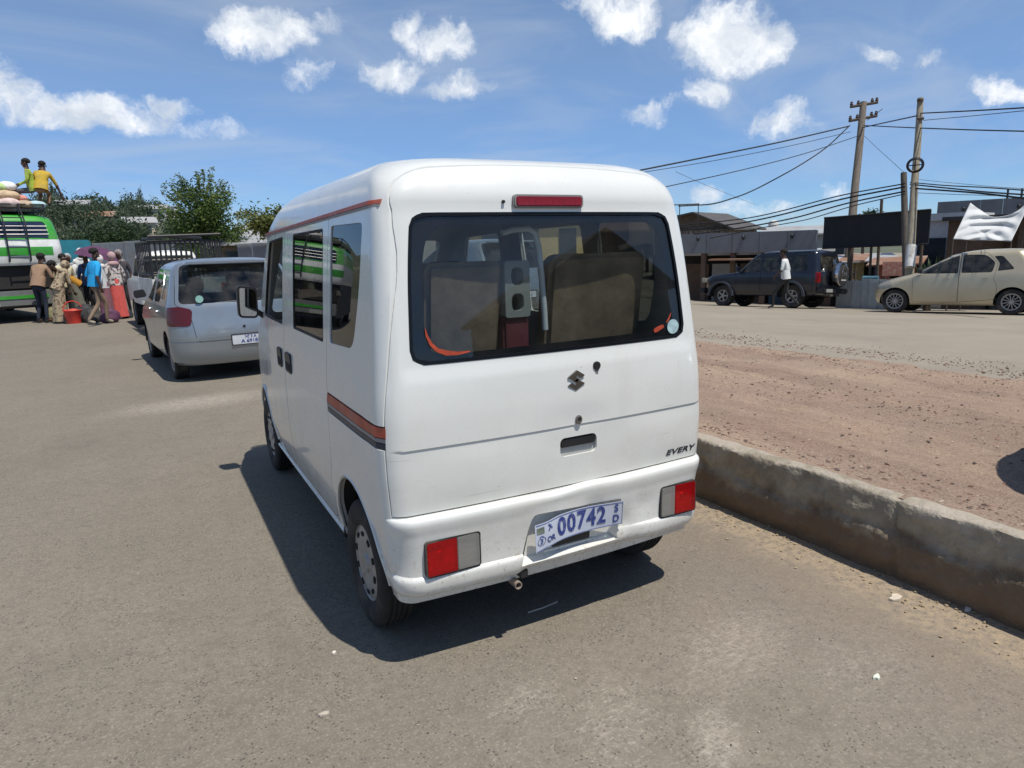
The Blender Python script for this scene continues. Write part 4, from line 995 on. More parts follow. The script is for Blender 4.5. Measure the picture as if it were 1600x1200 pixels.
def wall_mesh(y0, y1, step=.016):
    ys = list(np.arange(y0, 4, step))+list(np.arange(4, y1, .05)); prof = [(0, -.05), (0, .02)]+[(0, z) for z in np.arange(.04, .345, .0153)]+[ (.000, .350), (.002, .368), (.009, .377), (.02, .380), (.05, .382), (.085, .381), (.097, .374), (.102, .35), (.105, .2), (.105, -.05)]
    vs = []; n = len(prof)
    for y in ys:
        for k, (dx, z) in enumerate(prof):
            x = wall_x(y)+dx
            if dx < .008:
                x += nz(y, z*2.2, 2.2, .020)+nz(y*1.4+z*.9, z*1.6, 8, .012)+nz(y*3+z*2, z*2.2, 9, .009)+nz(y*5, z*5, 11, .004)-.020*sm(.215, .19, z+nz(y, 0, 1.5, .07)+nz(y, 0, 7, .03))+.03*sm(.10, 0, z)
            else: z += nz(y, dx*3, 3, .009)+nz(y, dx*3, 11, .006)-.022*max(0, mnoise.noise(Vector((y*2.3, 0, 7)))-.28)*(dx < .06)
            jd = min(abs(y-j_-.05*z) for j_ in (-.35, 2.1, 4.9, 8.2))
            if jd < .014 and .01 < z: x += .012*(dx < .05); z -= .010*(dx >= .008)
            vs.append((x, y, z))
    fs = [(j*n+i, (j+1)*n+i, (j+1)*n+i+1, j*n+i+1) for j in range(len(ys)-1) for i in range(n-1)]
    return MB().add(vs, fs)
wl = wall_mesh(-3.2, 16); w_o = wl.build('retaining_wall', wall_material(), None, 70)
tag(w_o, 'low rough plastered concrete retaining wall stained brown, between the asphalt and the red dirt', 'wall')

# loose stones and litter
def pebbles(name, n, place, smin, smax, m, label=None):
    mb = MB(); base = [(1, 0, 0), (-1, 0, 0), (0, 1, 0), (0, -1, 0), (0, 0, 1), (0, 0, -1)]; F = [(0, 2, 4), (2, 1, 4), (1, 3, 4), (3, 0, 4), (2, 0, 5), (1, 2, 5), (3, 1, 5), (0, 3, 5)]
    for _ in range(n):
        p = place(); s_ = smin*(smax/smin)**(rnd.random()**2.2); a = rnd.random()*6.28; q = [rnd.uniform(.6, 1.2) for _ in range(3)]
        vs = []
        for b_ in base:
            x, y, z = b_[0]*q[0], b_[1]*q[1], b_[2]*q[2]*.6
            x += rnd.uniform(-.2, .2); y += rnd.uniform(-.2, .2)
            vs.append((p[0]+s_*(x*math.cos(a)-y*math.sin(a)), p[1]+s_*(x*math.sin(a)+y*math.cos(a)), p[2]+s_*z*.8+s_*.15))
        mb.add(vs, F)
    o = mb.build(name, m); tag(o, label, kind='stuff'); return o
def on_dirt():
    y = rnd.uniform(-3, 9)
    x = rnd.choice([rnd.uniform(1.65, 5.4), rnd.gauss(3.3, .35), rnd.gauss(5.1, .25), rnd.gauss(1.75, .12)])
    x = max(1.64, x); return (x, y, dirt_z(x, y))
st1 = mat('red_stone', (.22, .135, .10), .95, var=.5, scale=12); st2 = mat('dark_stone', (.11, .08, .065), .95, var=.4, scale=12); st3 = mat('pale_stone', (.42, .36, .29), .95, var=.3, scale=14)
pebbles('gravel', 11000, on_dirt, .003, .014, st1, 'small reddish stones scattered over the dirt bed')
pebbles('gravel', 5000, on_dirt, .003, .018, st2, 'dark stones scattered over the dirt bed')
pebbles('gravel', 2500, on_dirt, .003, .010, st3, 'pale stones scattered over the dirt bed')
def road_edge():
    y = rnd.uniform(-3, 12); x = edge_x(y)+.15+abs(rnd.gauss(0, .45)); return (x, y, ground_z(x, y)-.012)
pebbles('gravel', 3500, road_edge, .004, .020, st1, 'reddish stones strewn from the dirt bed over the edge of the far road')
pebbles('gravel', 900, road_edge, .005, .022, st2, 'dark stones strewn over the edge of the far road')
def near_wall():
    y = rnd.uniform(-2, 8); x = wall_x(y)+.01-abs(rnd.gauss(0, .13)); return (x, y, .003)
pebbles('litter', 2600, near_wall, .002, .010, mat('dry_litter', (.36, .27, .16), .9, var=.4, scale=20), 'dry straw coloured litter at the foot of the wall')
def on_road():
    y = rnd.uniform(-1.4, 8); x = rnd.uniform(-4, 1.3); return (x, y, .002)
pebbles('grit', 420, on_road, .002, .006, st3, 'pale grit lying on the asphalt'); pebbles('grit', 700, on_road, .002, .006, st2, 'dark grit lying on the asphalt')
for (px, py, sz, c, lb) in ((1370, 1060, .016, (.62, .68, .55), 'small pale green scrap of paper lying on the asphalt near the wall'), (1400, 935, .035, (.55, .48, .38), 'crumpled beige wrapper at the foot of the wall'),
                            (1512, 953, .020, (.60, .55, .50), 'small pinkish scrap near the wall at the right'), (522, 1022, .008, (.7, .66, .58), 'pale pebble on the asphalt below the minivan shadow'), (508, 1118, .018, (.42, .37, .30), 'flat beige smudge of dried mud on the open asphalt')):
    p = on_z(px, py); mb = MB(); n = 9; ang = [2*math.pi*k/n for k in range(n)]
    top = [(p.x+sz*(1+.35*math.sin(3*a+px))*math.cos(a), p.y+sz*.6*(1+.3*math.cos(2*a+py))*math.sin(a), .006+.006*math.sin(a*2+px)**2) for a in ang]
    lo = [(x, y, .001) for x, y, z in top]; mb.add(lo+top, [(i, (i+1) % n, n+(i+1) % n, n+i) for i in range(n)]+[tuple(range(n, 2*n))])
    tag(mb.build('scrap', flat('scrap_%d' % px, c, .8)), lb, 'litter', 'scraps of litter on the ground')
p = on_z(860, 945); q = on_z(880, 938)
tag(MB().tube([on_z(825, 957, .006), on_z(850, 949, .007), on_z(871, 940, .006)], .0035, 5).build('straw', flat('pale_straw', (.5, .46, .38), .7)), 'thin pale straw lying in the shadow behind the minivan bumper', 'litter')
# ------------------------------------------------------------------ other vehicles
def make_car(name, rows, wheels, wins, paint, loc, rz, label, cat, group=None, bow=(.05, .12), glassm=None, rearwin=None, frontwin=None, doors=(), tailgate=None, wr=.29, ww=.175, rim=.19, style='spoke12', zn=40, arch=.05, deform=None, taper=None, floor=None, xin=.62):
    H = Hull(rows, bow_r=bow[0], bow_f=bow[1], deform=deform, taper=taper)
    z0, z1 = rows[0][0], rows[-1][0]
    zz = sorted(set(list(np.round(np.linspace(z0, z1-.1, zn), 4))+list(np.round(np.linspace(z1-.1, z1, 9), 4))))
    hull = H.mesh(zz, nr=20, nc=5, ns=44, nf=16)
    car = empty(name, loc, rz, label, cat, group)
    cut = MB()
    if rearwin: cut.prism(fixring(rearwin[0]), rearwin[1], rearwin[2], 'y')
    if frontwin: cut.prism(fixring(frontwin[0]), frontwin[1], frontwin[2], 'y')
    W = rows[:, 1].max() if isinstance(rows, np.ndarray) else max(r[1] for r in rows)
    for P in wins:
        for sx in (-1, 1): cut.prism(fixring(P), sx*xin, sx*(W+.2), 'x')
    cm = cut.mesh()
    panes = boolean(thicken(hull, .004, .006), cm.copy(), 'INTERSECT')
    sk = boolean(thicken(hull, .010), cm.copy())
    ar = MB()
    for (y, z) in wheels: ar.prism([(y+(wr+arch)*math.cos(R(a)), z+(wr+arch)*math.sin(R(a))) for a in range(0, 360, 12)], -W-.2, W+.2, 'x')
    sk = boolean(sk, ar.mesh())
    par_of = {}
    if tailgate:
        t = boolean(sk.copy(), MB().prism(grow(tailgate[0], -.003), tailgate[1], tailgate[2], 'y').mesh(), 'INTERSECT')
        par_of['tg'] = link('tailgate', t, paint, car, 30); sk = boolean(sk, MB().prism(grow(tailgate[0], .003), tailgate[1], tailgate[2], 'y').mesh())
    for i, P in enumerate(doors):
        for sx in (-1, 1):
            d = boolean(sk.copy(), MB().prism(grow(P, -.003), sx*.3, sx*(W+.2), 'x').mesh(), 'INTERSECT'); par_of[(i, sx)] = link('door', d, paint, car, 30)
            sk = boolean(sk, MB().prism(grow(P, .003), sx*.3, sx*(W+.2), 'x').mesh())
    link('body', sk, paint, car, 30)
    for pm in islands(panes):
        c = sum((v.co for v in pm.vertices), Vector())/len(pm.vertices); link('windscreen' if abs(c.x) < .3 and c.y > 1 else ('rear_window' if abs(c.x) < .3 else 'window'), pm, glassm or M['glass_car'], car, 40)
    for (y, z) in wheels:
        for sx in (-1, 1):
            xo = H.side(y, max(z, rows[0][0]+.02))-ww/2-.012
            wheel(car, (sx*xo, y, z), wr, ww, rim, style, flip=sx > 0, spin=rnd.random())
    fl = floor or .32
    ub = MB(); ymax = rows[3][3]-.25; ub.bb((-W+.14, .25, rows[0][0]+.02), (W-.14, ymax, fl)); ub.build('underbody', M['dark'], car)
    it = MB(); it.bb((-W+.1, .5, fl+.01), (W-.1, ymax-.6, fl+.05)); it.build('cabin_floor', M['seat_dark'], car)
    return car, H, par_of
def rx(P): return fixring(P)
VITZ = [(.20, .74, .12, 3.48, .2, .3), (.26, .80, .05, 3.54, .22, .35), (.40, .822, .01, 3.59, .24, .4), (.56, .83, .0, 3.60, .25, .4), (.66, .832, .01, 3.56, .24, .4), (.76, .832, .03, 3.42, .22, .4),
        (.84, .828, .045, 3.20, .22, .38), (.90, .820, .055, 2.98, .21, .35), (.95, .806, .07, 2.78, .2, .3), (1.02, .785, .10, 2.62, .2, .26), (1.15, .748, .17, 2.42, .2, .24), (1.28, .712, .25, 2.18, .2, .22), (1.36, .685, .30, 2.02, .2, .22),
        (1.41, .655, .325, 1.88, .2, .24), (1.45, .60, .345, 1.72, .2, .26), (1.475, .53, .40, 1.58, .2, .26), (1.495, .40, .52, 1.42, .2, .2), (1.505, .25, .70, 1.2, .15, .15), (1.508, .06, .95, 1.05, .04, .04)]
VW = [roundpoly([(1.02, .955), (1.62, .95), (1.62, 1.375), (1.18, 1.365), (.98, 1.18)], [.05, .02, .03, .1, .06], 3),
      roundpoly([(1.69, .945), (2.52, .945), (2.12, 1.30), (1.93, 1.375), (1.69, 1.378)], [.02, .05, .08, .05, .03], 3),
      roundpoly([(.60, 1.02), (.92, .985), (.90, 1.16), (1.02, 1.32), (.86, 1.33)], [.06, .02, .04, .02, .06], 3)]
VD = [roundpoly([(.93, .34), (1.655, .27), (1.655, 1.415), (1.15, 1.405), (.93, 1.16), (.98, .80), (.90, .62)], .03, 3), roundpoly([(1.662, .27), (2.60, .27), (2.62, .90), (2.16, 1.34), (1.95, 1.41), (1.662, 1.415)], .03, 3)]
def vitz(paint, loc, rz, label, group=None, wheelstyle='spoke12'):
    return make_car('parked_car', VITZ, [(.62, .285), (2.99, .285)], VW, paint, loc, rz, label, 'car', group,
        rearwin=(roundpoly([(-.70, .965), (.70, .965), (.60, 1.43), (-.60, 1.43)], .07, 4), -.2, .52), frontwin=(roundpoly([(-.655, .965), (.655, .965), (.56, 1.36), (-.56, 1.36)], .06, 4), 1.75, 3.2),
        doors=VD, tailgate=(roundpoly([(-.55, .50), (.55, .50), (.60, .90), (.74, .95), (.64, 1.46), (-.64, 1.46), (-.74, .95), (-.60, .90)], .05, 3), -.3, .44), wr=.287, ww=.17, rim=.19, style=wheelstyle, bow=(.10, .22), xin=.662)
silver = mat('silver_paint', (.30, .335, .365), .30, .55, var=.04, coat=.6, dirt=(.30, .27, .23), dscale=2, damt=.35)
beige = mat('champagne_paint', (.50, .435, .30), .34, .35, var=.04, coat=.6, dirt=(.33, .27, .2), dscale=1.5, damt=.45)
def vitz_extras(car, H, po, paint, plate_chars=True, rearpl=True):
    def pn(P, y0, y1, nm, m, par=None, bevel=.004, ax='y'): return MB().prism(rx(P), y0, y1, ax).build(nm, m, par or car, 35, bevel=bevel)
    # wrap-round lamps cut from the hull itself
    hull = H.mesh(sorted(set(np.round(np.linspace(.3, 1.1, 40), 4))), nr=20, nc=6, ns=44, nf=16, cap=False)
    sh = thicken(hull, .012, -.006)
    P1 = roundpoly([(.60, .70), (.84, .70), (.84, .925), (.70, .94), (.56, .90)], [.05, .04, .04, .04, .05], 4)
    c = MB().prism(rx(P1), -.3, .30, 'y'); P2 = [(-x, z) for x, z in P1]; c.prism(rx(P2), -.3, .30, 'y')
    for pm in islands(boolean(sh.copy(), c.mesh(), 'INTERSECT')): link('tail_lamp', pm, M['lens_dark_red'], car, 40)
    P3 = roundpoly([(3.05, .62), (3.50, .56), (3.56, .66), (3.18, .86)], .05, 4)
    c = MB().prism(rx(P3), -1, -.40, 'x').prism(rx(P3), .40, 1, 'x')
    for pm in islands(boolean(sh.copy(), c.mesh(), 'INTERSECT')): link('headlamp', pm, M['lens_clear'], car, 40)
    # bumper skins
    def band(z0, z1, y0, y1, off, nm, m):
        hh = H.mesh(sorted(set(np.round(np.linspace(z0, z1, 8), 4))), nr=20, nc=6, ns=44, nf=16, cap=False)
        b_ = boolean(thicken(hh, off+.01, -off), MB().prism([(y0, z0-.1), (y1, z0-.1), (y1, z1+.1), (y0, z1+.1)], -1.2, 1.2, 'x').mesh(), 'INTERSECT'); return link(nm, b_, m, car, 30)
    band(.22, .50, -.3, .32, .012, 'rear_bumper', paint); band(.22, .50, 3.28, 4, .012, 'front_bumper', paint); band(.515, .56, -.3, .30, .008, 'bumper_moulding', paint)
    for sx in (-1, 1):
        for (y0, y1) in ((1.08, 1.20), (1.84, 1.97)):
            x = H.side(y0, .84); MB().prism(rrect(y0, .815, y1, .85, .014), sx*(x-.01), sx*(x+.022), 'x').build('door_handle', paint, po[(0 if y0 < 1.5 else 1, sx)], 30, bevel=.006)
        x = H.side(2.5, .98); m_ = MB().prism(roundpoly([(sx*(x+.0), .97), (sx*(x+.16), .95), (sx*(x+.17), 1.06), (sx*(x+.03), 1.08)], .03, 4), 2.42, 2.50, 'y').build('wing_mirror', M['black_plastic'] if sx < 0 else paint, car, 35, bevel=.02)
        for (y, z) in ((.62, .285), (2.99, .285)):
            w_ = MB(); P = [(y+(.287+.052)*math.cos(R(a)), z+(.287+.052)*math.sin(R(a))) for a in np.linspace(-10, 190, 18)]; n = len(P); xi = H.side(y, .4)
            w_.add([(sx*(xi-.02), *p) for p in P]+[(sx*.5, *p) for p in P], [(i, i+1, n+i+1, n+i) for i in range(n-1)]+[tuple(range(n, 2*n))]); w_.build('wheel_well', M['dark'], car, 30)
    for xx in (-.36, .36):
        for (y, z, h) in ((1.75, .5, .62), (.95, .5, .55)):
            MB().prism(rrect(xx-.22, z, xx+.22, z+h, .08), y, y+.12, 'y').build('seat_back', M['seat_dark'], car, 30, bevel=.03)
            MB().prism(rrect(xx-.11, z+h+.02, xx+.11, z+h+.2, .05), y+.02, y+.1, 'y').build('headrest', M['seat_dark'], car, 30, bevel=.02)
    MB().bb((-.6, 2.3, .75), (.6, 2.75, .93)).build('dashboard', M['black_plastic'], car, 30, bevel=.03)
    tgp = po['tg']
    if rearpl:
        pl = MB().prism(rrect(-.16, .44, .28, .56, .01), -.012, -.004, 'y').build('number_plate', mat('far_plate', (.58, .60, .63), .5), car)
        for k in range(3): pass
        t1 = text('plate_characters', '\u12a6\u122e 3 A', .048, ink, pl, (.06, -.0135, .53), (R(90), 0, 0), offset=.001); t2 = text('plate_characters', 'A 69187', .062, ink, pl, (.06, -.0135, .475), (R(90), 0, 0), offset=.0015, sx=1.1)
        MB().ring(rrect(-.17, .43, .29, .57, .012), rrect(-.16, .44, .28, .56, .008), -.016, .0, 'y').build('plate_frame', M['black_plastic'], car)
    MB().prism([(.0+.016*math.cos(R(a)), .66+.016*math.sin(R(a))) for a in range(0, 360, 30)], .0, .03, 'y').build('key_lock', M['black_plastic'], tgp, 30)
    MB().tube([(-.30, .10, .96), (.0, .075, .975), (.25, .10, .985)], .008, 6).build('wiper', M['black_plastic'], car, 60)
    MB().prism(roundpoly([(-.58, 1.435), (.58, 1.435), (.55, 1.465), (-.55, 1.465)], .012, 2), .24, .40, 'y').build('roof_lip', paint, tgp, 30, bevel=.012)
lw = on_z(278, 592); fw = on_z(240, 557)
dirv = (fw-lw); ang = math.atan2(dirv.y, dirv.x)-math.pi/2
rot = Matrix.Rotation(ang, 3, 'Z'); org = Vector((lw.x, lw.y, 0)) - rot @ Vector((-.79, .62, 0)) + Vector((-.04, .05, 0))
car1, H1, po1 = vitz(silver, org, ang, 'silver hatchback parked ahead of the minivan showing its dark red tail lamp and number plate', 'parked hatchbacks')
vitz_extras(car1, H1, po1, silver)
MB().prism([(-.47+.045*math.cos(R(a)), 1.02+.045*math.sin(R(a))) for a in range(0, 360, 20)], .085, .088, 'y').build('round_sticker', mat('green_sticker', (.3, .55, .48), .5), car1)
# champagne hatchback, seen from its left side, facing left
fwp = at(1415, 489, 17.9); rwp = at(1577, 498, 16.4)
def land(p): return Vector((p.x, p.y, ground_z(p.x, p.y)))
fwp, rwp = land(fwp), land(rwp); dv = fwp-rwp; ang2 = math.atan2(dv.y, dv.x)-math.pi/2; rot = Matrix.Rotation(ang2, 3, 'Z')
rwp = land(at(1577, 498, 16.4)); org = rwp - rot @ (Vector((-.79, .62, 0))*1.06); org.z = ground_z(org.x, org.y)
car2, H2, po2 = vitz(beige, org, ang2, 'champagne coloured hatchback parked side-on at the far right of the dusty road', 'parked hatchbacks')
vitz_extras(car2, H2, po2, beige, rearpl=False)
car2.rotation_euler = (0, 0, ang2); 
def tilt(o, gx):   # lean a vehicle with the slope of the land
    loc = o.location; z = lambda x, y: ground_z(x, y); e = .5
    n = Vector((-(z(loc.x+e, loc.y)-z(loc.x-e, loc.y))/(2*e), -(z(loc.x, loc.y+e)-z(loc.x, loc.y-e))/(2*e), 1)).normalized()
    q = Vector((0, 0, 1)).rotation_difference(n); o.rotation_euler = (q.to_matrix() @ Matrix.Rotation(gx, 3, 'Z')).to_euler()
tilt(car2, ang2); car2.scale = (1.06, 1.06, 1.06)
# a third one, unseen, is added outside the frame to cast the right-edge shadow
def copy_tree(o, parent=None):
    c = o.copy(); COL.objects.link(c); c.parent = parent
    for ch in o.children:
        if not (ch.name.startswith('wing_mirror') and parent is None): copy_tree(ch, c)   # mirrors left out, so that they cast no shadow into view
    return c
# far vehicle: dark off-roader with a spare wheel
SUVR = [(.38, .74, .18, 4.10, .15, .25), (.44, .80, .10, 4.20, .16, .28), (.60, .84, .06, 4.28, .16, .3), (.75, .85, .05, 4.28, .16, .3), (.95, .852, .05, 4.24, .15, .3), (1.04, .848, .05, 4.10, .15, .28), (1.09, .84, .055, 3.70, .14, .25), (1.13, .83, .06, 3.20, .14, .2),
        (1.18, .815, .07, 2.98, .14, .15), (1.30, .79, .09, 2.85, .14, .13), (1.50, .75, .13, 2.64, .14, .13), (1.64, .725, .16, 2.48, .14, .14), (1.72, .70, .18, 2.36, .14, .15), (1.77, .65, .22, 2.2, .16, .2), (1.80, .56, .30, 2.05, .16, .2), (1.82, .40, .45, 1.85, .14, .18), (1.83, .2, .7, 1.6, .1, .1), (1.832, .05, 1.0, 1.3, .04, .04)]
SW = [roundpoly([(.42, 1.17), (1.12, 1.16), (1.12, 1.64), (.50, 1.64)], .03, 3), roundpoly([(1.20, 1.16), (1.95, 1.155), (1.95, 1.64), (1.20, 1.64)], .03, 3), roundpoly([(2.03, 1.155), (2.86, 1.155), (2.52, 1.60), (2.03, 1.64)], .03, 3)]
navy_p = mat('navy_paint', (.008, .011, .020), .28, .2, var=.1, coat=.6, dirt=(.07, .06, .05), dscale=2, damt=.2)
f_ = land(at(1122, 476, 23.7)); r_ = land(at(1234, 480, 21.7)); dv = f_-r_; ang3 = math.atan2(dv.y, dv.x)-math.pi/2
rot = Matrix.Rotation(ang3, 3, 'Z'); org = r_ - rot @ Vector((-.78, .95, 0)); org.z = ground_z(org.x, org.y)
suv, H3, po3 = make_car('off_roader', SUVR, [(.95, .37), (3.45, .37)], SW, navy_p, org, ang3, 'dark navy off-roader with a spare wheel on its back door, in front of the shops', 'car', None,
    rearwin=(roundpoly([(-.62, 1.18), (.62, 1.18), (.56, 1.64), (-.56, 1.64)], .05, 3), -.2, .4), frontwin=(roundpoly([(-.66, 1.19), (.66, 1.19), (.58, 1.64), (-.58, 1.64)], .05, 3), 2.2, 3.3),
    doors=[roundpoly([(1.14, .48), (1.99, .48), (1.99, 1.69), (1.14, 1.69)], .03, 3), roundpoly([(2.00, .48), (2.92, .48), (2.93, 1.14), (2.56, 1.66), (2.00, 1.69)], .03, 3)], xin=.685, wr=.37, ww=.24, rim=.20, style='spoke5', bow=(.04, .16), floor=.6, arch=.05)
tilt(suv, ang3)
sp = MB().lathe([(0, -.24), (.30, -.24), (.345, -.22), (.36, -.18), (.36, -.06), (.33, 0), (0, 0)], 32, 'y', (.18, 0, 1.05)).build('spare_wheel', M['black_rubber'], suv, 40)
MB().lathe([(.31, -.235), (.365, -.225), (.375, -.16), (.375, -.08), (.36, -.05), (.362, -.2)], 36, 'y', (.18, 0, 1.05)).build('spare_wheel_ring', M['chrome'], sp, 40)
em = MB(); em.tube([(.18+.13*math.cos(a), -.243, 1.10+.10*math.sin(a)) for a in np.linspace(0, 2*math.pi, 20)[:-1]], .012, 5, closed=True); em.tube([(.18-.05, -.243, 1.14), (.18, -.243, 1.06), (.18+.05, -.243, 1.14)], .012, 5)
em.build('cover_emblem', M['chrome'], sp)
MB().prism(rrect(.02, .86, .34, .90, .005), -.248, -.240, 'y').build('cover_text_bar', mat('silver_print', (.5, .5, .5), .5), sp)
for sx in (-1, 1):
    MB().prism(rrect(sx*.80-.035, .80, sx*.80+.035, 1.10, .02), .02, .16, 'y').build('tail_lamp', M['lens_red'], suv, 30, bevel=.01)
    MB().prism(rrect(sx*.62-.09, .50, sx*.62+.09, .58, .02), -.10, -.05, 'y').build('bumper_lamp', M['lens_red'], suv, 30)
    for y in (.95, 3.45):
        w_ = MB(); P = [(y+.43*math.cos(R(a)), .37+.43*math.sin(R(a))) for a in np.linspace(-5, 185, 18)]; n = len(P)
        w_.add([(sx*.84, *p) for p in P]+[(sx*.45, *p) for p in P], [(i, i+1, n+i+1, n+i) for i in range(n-1)]+[tuple(range(n, 2*n))]); w_.build('wheel_well', M['dark'], suv, 30)
        fl = MB(); P2 = [(y+r_*math.cos(R(a)), .37+r_*math.sin(R(a))) for a in np.linspace(0, 180, 16) for r_ in (.43, .50)]; xo = .85
        vs = [(sx*(xo+.05), *p) for p in P2]+[(sx*(xo-.02), *p) for p in P2]; n = len(P2); fs = []
        for i in range(0, n-2, 2): fs += [(i, i+1, i+3, i+2), (n+i, n+i+2, n+i+3, n+i+1), (i, i+2, n+i+2, n+i), (i+1, n+i+1, n+i+3, i+3)]
        fl.add(vs, fs); fl.build('wheel_flare', mat('flare_grey', (.05, .055, .065), .5), suv, 30)
    MB().prism(roundpoly([(sx*.86, 1.16), (sx*1.04, 1.15), (sx*1.05, 1.34), (sx*.88, 1.35)], .03, 3), 2.72, 2.80, 'y').build('wing_mirror', navy_p, suv, 30, bevel=.02)
    MB().prism(rrect(sx*.66-.12, .82, sx*.66+.12, .98, .03), 4.16, 4.29, 'y').build('headlamp', M['lens_clear'], suv, 30, bevel=.01)
MB().bb((-.80, -.12, .46), (.80, .12, .62)).build('rear_bumper', M['black_plastic'], suv, 30, bevel=.03); MB().bb((-.82, 4.12, .46), (.82, 4.40, .64)).build('front_bumper', navy_p, suv, 30, bevel=.05)
MB().bb((-.66, -.135, .50), (-.26, -.125, .60)).build('number_plate', M['box_grey'], suv)
MB().tube([(.0, -.05, .42), (.0, -.2, .40), (0, -.2, .46)], .03, 8).build('tow_hook', M['black_plastic'], suv)
MB().bb((-.7, .5, .62), (.7, 2.7, .72)).build('seat_row', M['seat_dark'], suv, 30, bevel=.03)
for xx in (-.36, .36): MB().prism(rrect(xx-.22, .75, xx+.22, 1.42, .08), 1.95, 2.08, 'y').build('seat_back', M['seat_dark'], suv, 30, bevel=.03)
for sx in (-1, 1):
    for y in (.66, 1.30, 2.25): MB().tube([(sx*.69, y-.25, 1.745), (sx*.69, y+.28, 1.745)], .010, 5).build('rain_visor', M['black_plastic'], suv)

# ---- white pickup with a black cage, beyond the silver car
pa = on_z(216, 525); pk_ang = ang+.02; rot = Matrix.Rotation(pk_ang, 3, 'Z'); pk = empty('pickup_truck', Vector((pa.x, pa.y, 0)) - rot @ Vector((-.92, .85, 0)), pk_ang, 'white pickup truck with a black slatted cage over its bed, beyond the silver hatchback', 'pickup')
pk.scale = (.80, .9, .98)
pw_ = mat('pickup_white', (.70, .70, .66), .4, dirt=(.4, .34, .27), damt=.5)
MB().bb((-.82, -.02, .66), (.82, .04, 1.14)).build('tailgate', pw_, pk, 30, bevel=.012)
for sx in (-1, 1):
    MB().bb((sx*.82, .06, .66), (sx*.77, 2.2, 1.14)).build('bed_side', pw_, pk, 30, bevel=.012)
    MB().bb((sx*.80, -.06, .86), (sx*.70, -.02, 1.02)).build('tail_lamp', M['lens_red'], pk, 30, bevel=.01)
MB().bb((-.76, .06, .70), (.76, 2.2, .76)).build('bed_floor', M['dark'], pk)
MB().bb((-.5, .1, .40), (.5, 4.6, .64)).build('chassis', M['dark'], pk); MB().bb((-.8, -.14, .46), (.8, -.04, .60)).build('rear_bumper', M['black_plastic'], pk, 30, bevel=.02)
MB().bb((-.16, -.155, .48), (.2, -.145, .58)).build('number_plate', M['lens_amber'], pk)
cg = empty('cage', parent=pk)
def bar(pts, r=.018, nm='cage_bar'): return MB().tube(pts, r, 6).build(nm, M['black_plastic'], cg)
for z in (1.22, 1.50, 1.86): bar([(-.80, .02, z), (.80, .02, z), (.80, 2.15, z), (-.80, 2.15, z), (-.80, .02, z)], .022)
for k in range(15): x = -.78+.111*k; MB().bb((x-.022, 0, 1.15), (x+.022, .03, 1.84)).build('slat', M['black_plastic'], cg)
for k in range(9):
    for sx in (-1, 1): y = .1+.25*k; MB().bb((sx*.81, y-.022, 1.15), (sx*.785, y+.022, 1.84)).build('slat', M['black_plastic'], cg)
bar([(-.80, -.05, 1.95), (.80, -.05, 1.98)], .025, 'load_bar'); bar([(-.9, .3, 1.90), (-.2, 1.2, 1.98), (.8, 2.0, 1.95)], .03, 'load_bar')
for (y) in (.95, 3.9):
    for sx in (-1, 1): wheel(pk, (sx*.70, y, .33), .33, .22, .19, 'steel', flip=sx > 0)
cabH = Hull([(.55, .80, 2.3, 4.9, .08, .2), (.9, .82, 2.28, 4.95, .08, .25), (1.05, .81, 2.28, 4.85, .08, .25), (1.12, .79, 2.28, 4.0, .08, .2), (1.5, .72, 2.34, 3.5, .1, .15), (1.66, .66, 2.42, 3.3, .15, .2), (1.70, .5, 2.6, 3.1, .15, .2), (1.71, .1, 2.8, 2.95, .04, .04)])
cab = thicken(cabH.mesh(sorted(set(np.round(np.linspace(.55, 1.71, 30), 3))), 14, 5, 24), .02)
cab = boolean(cab, MB().prism(rrect(-.62, 1.18, .62, 1.58, .05), 2.1, 2.7, 'y').prism(roundpoly([(2.5, 1.15), (3.6, 1.15), (3.3, 1.55), (2.5, 1.57)], .05, 3), -1, 1, 'x').mesh()); link('cab', cab, pw_, pk, 30)
MB().bb((-.60, 2.34, 1.16), (.60, 2.345, 1.60)).build('rear_window', M['glass_car'], pk)

# ---- the bus with a loaded roof
A = at(117, 505, 18.1); A.z = 0; B = at(0, 505, 16.9); B.z = 0; xd = (A-B).normalized(); bang = math.atan2(xd.y, xd.x)
rot = Matrix.Rotation(bang, 3, 'Z'); bus = empty('bus', A - rot @ Vector((1.20, .05, 0)), bang, 'green and white bus with a ladder and loaded roof, seen from behind at the left', 'bus')
bw = mat('bus_white', (.74, .74, .70), .4, coat=.3, dirt=(.45, .40, .33), damt=.35); bg_ = mat('bus_green', (.045, .33, .035), .4, coat=.3, dirt=(.2, .25, .1), damt=.3)
BW_ = [(1.42, 1.14, .03, 7.4, .10, .2), (1.50, 1.18, .0, 7.45, .14, .2), (1.8, 1.20, -.02, 7.5, .18, .25), (2.05, 1.19, .03, 7.5, .18, .25)]
BG = [(2.055, 1.19, .035, 7.5, .18, .25), (2.3, 1.16, .10, 7.4, .2, .25), (2.52, 1.12, .18, 7.3, .22, .3), (2.62, 1.04, .25, 7.2, .25, .3), (2.68, .88, .36, 7.0, .28, .3), (2.71, .6, .6, 6.7, .3, .3), (2.72, .2, 1.0, 6.3, .15, .15)]
HW = Hull(BW_, .08, .1); HG = Hull(BG, .08, .1)
link('body', thicken(HW.mesh([1.42, 1.44, 1.47, 1.5, 1.6, 1.7, 1.8, 1.9, 2.0, 2.05], 16, 6, 40, cap=False), .03), bw, bus, 35)
gsh = thicken(HG.mesh(sorted(set(np.round(list(np.linspace(2.055, 2.62, 18))+list(np.linspace(2.62, 2.72, 8)), 4))), 20, 6, 40), .03)
RWn = roundpoly([(-.98, 2.09), (.94, 2.09), (.90, 2.50), (-.92, 2.50)], .08, 4); c = MB().prism(rx(RWn), -.3, .5, 'y')
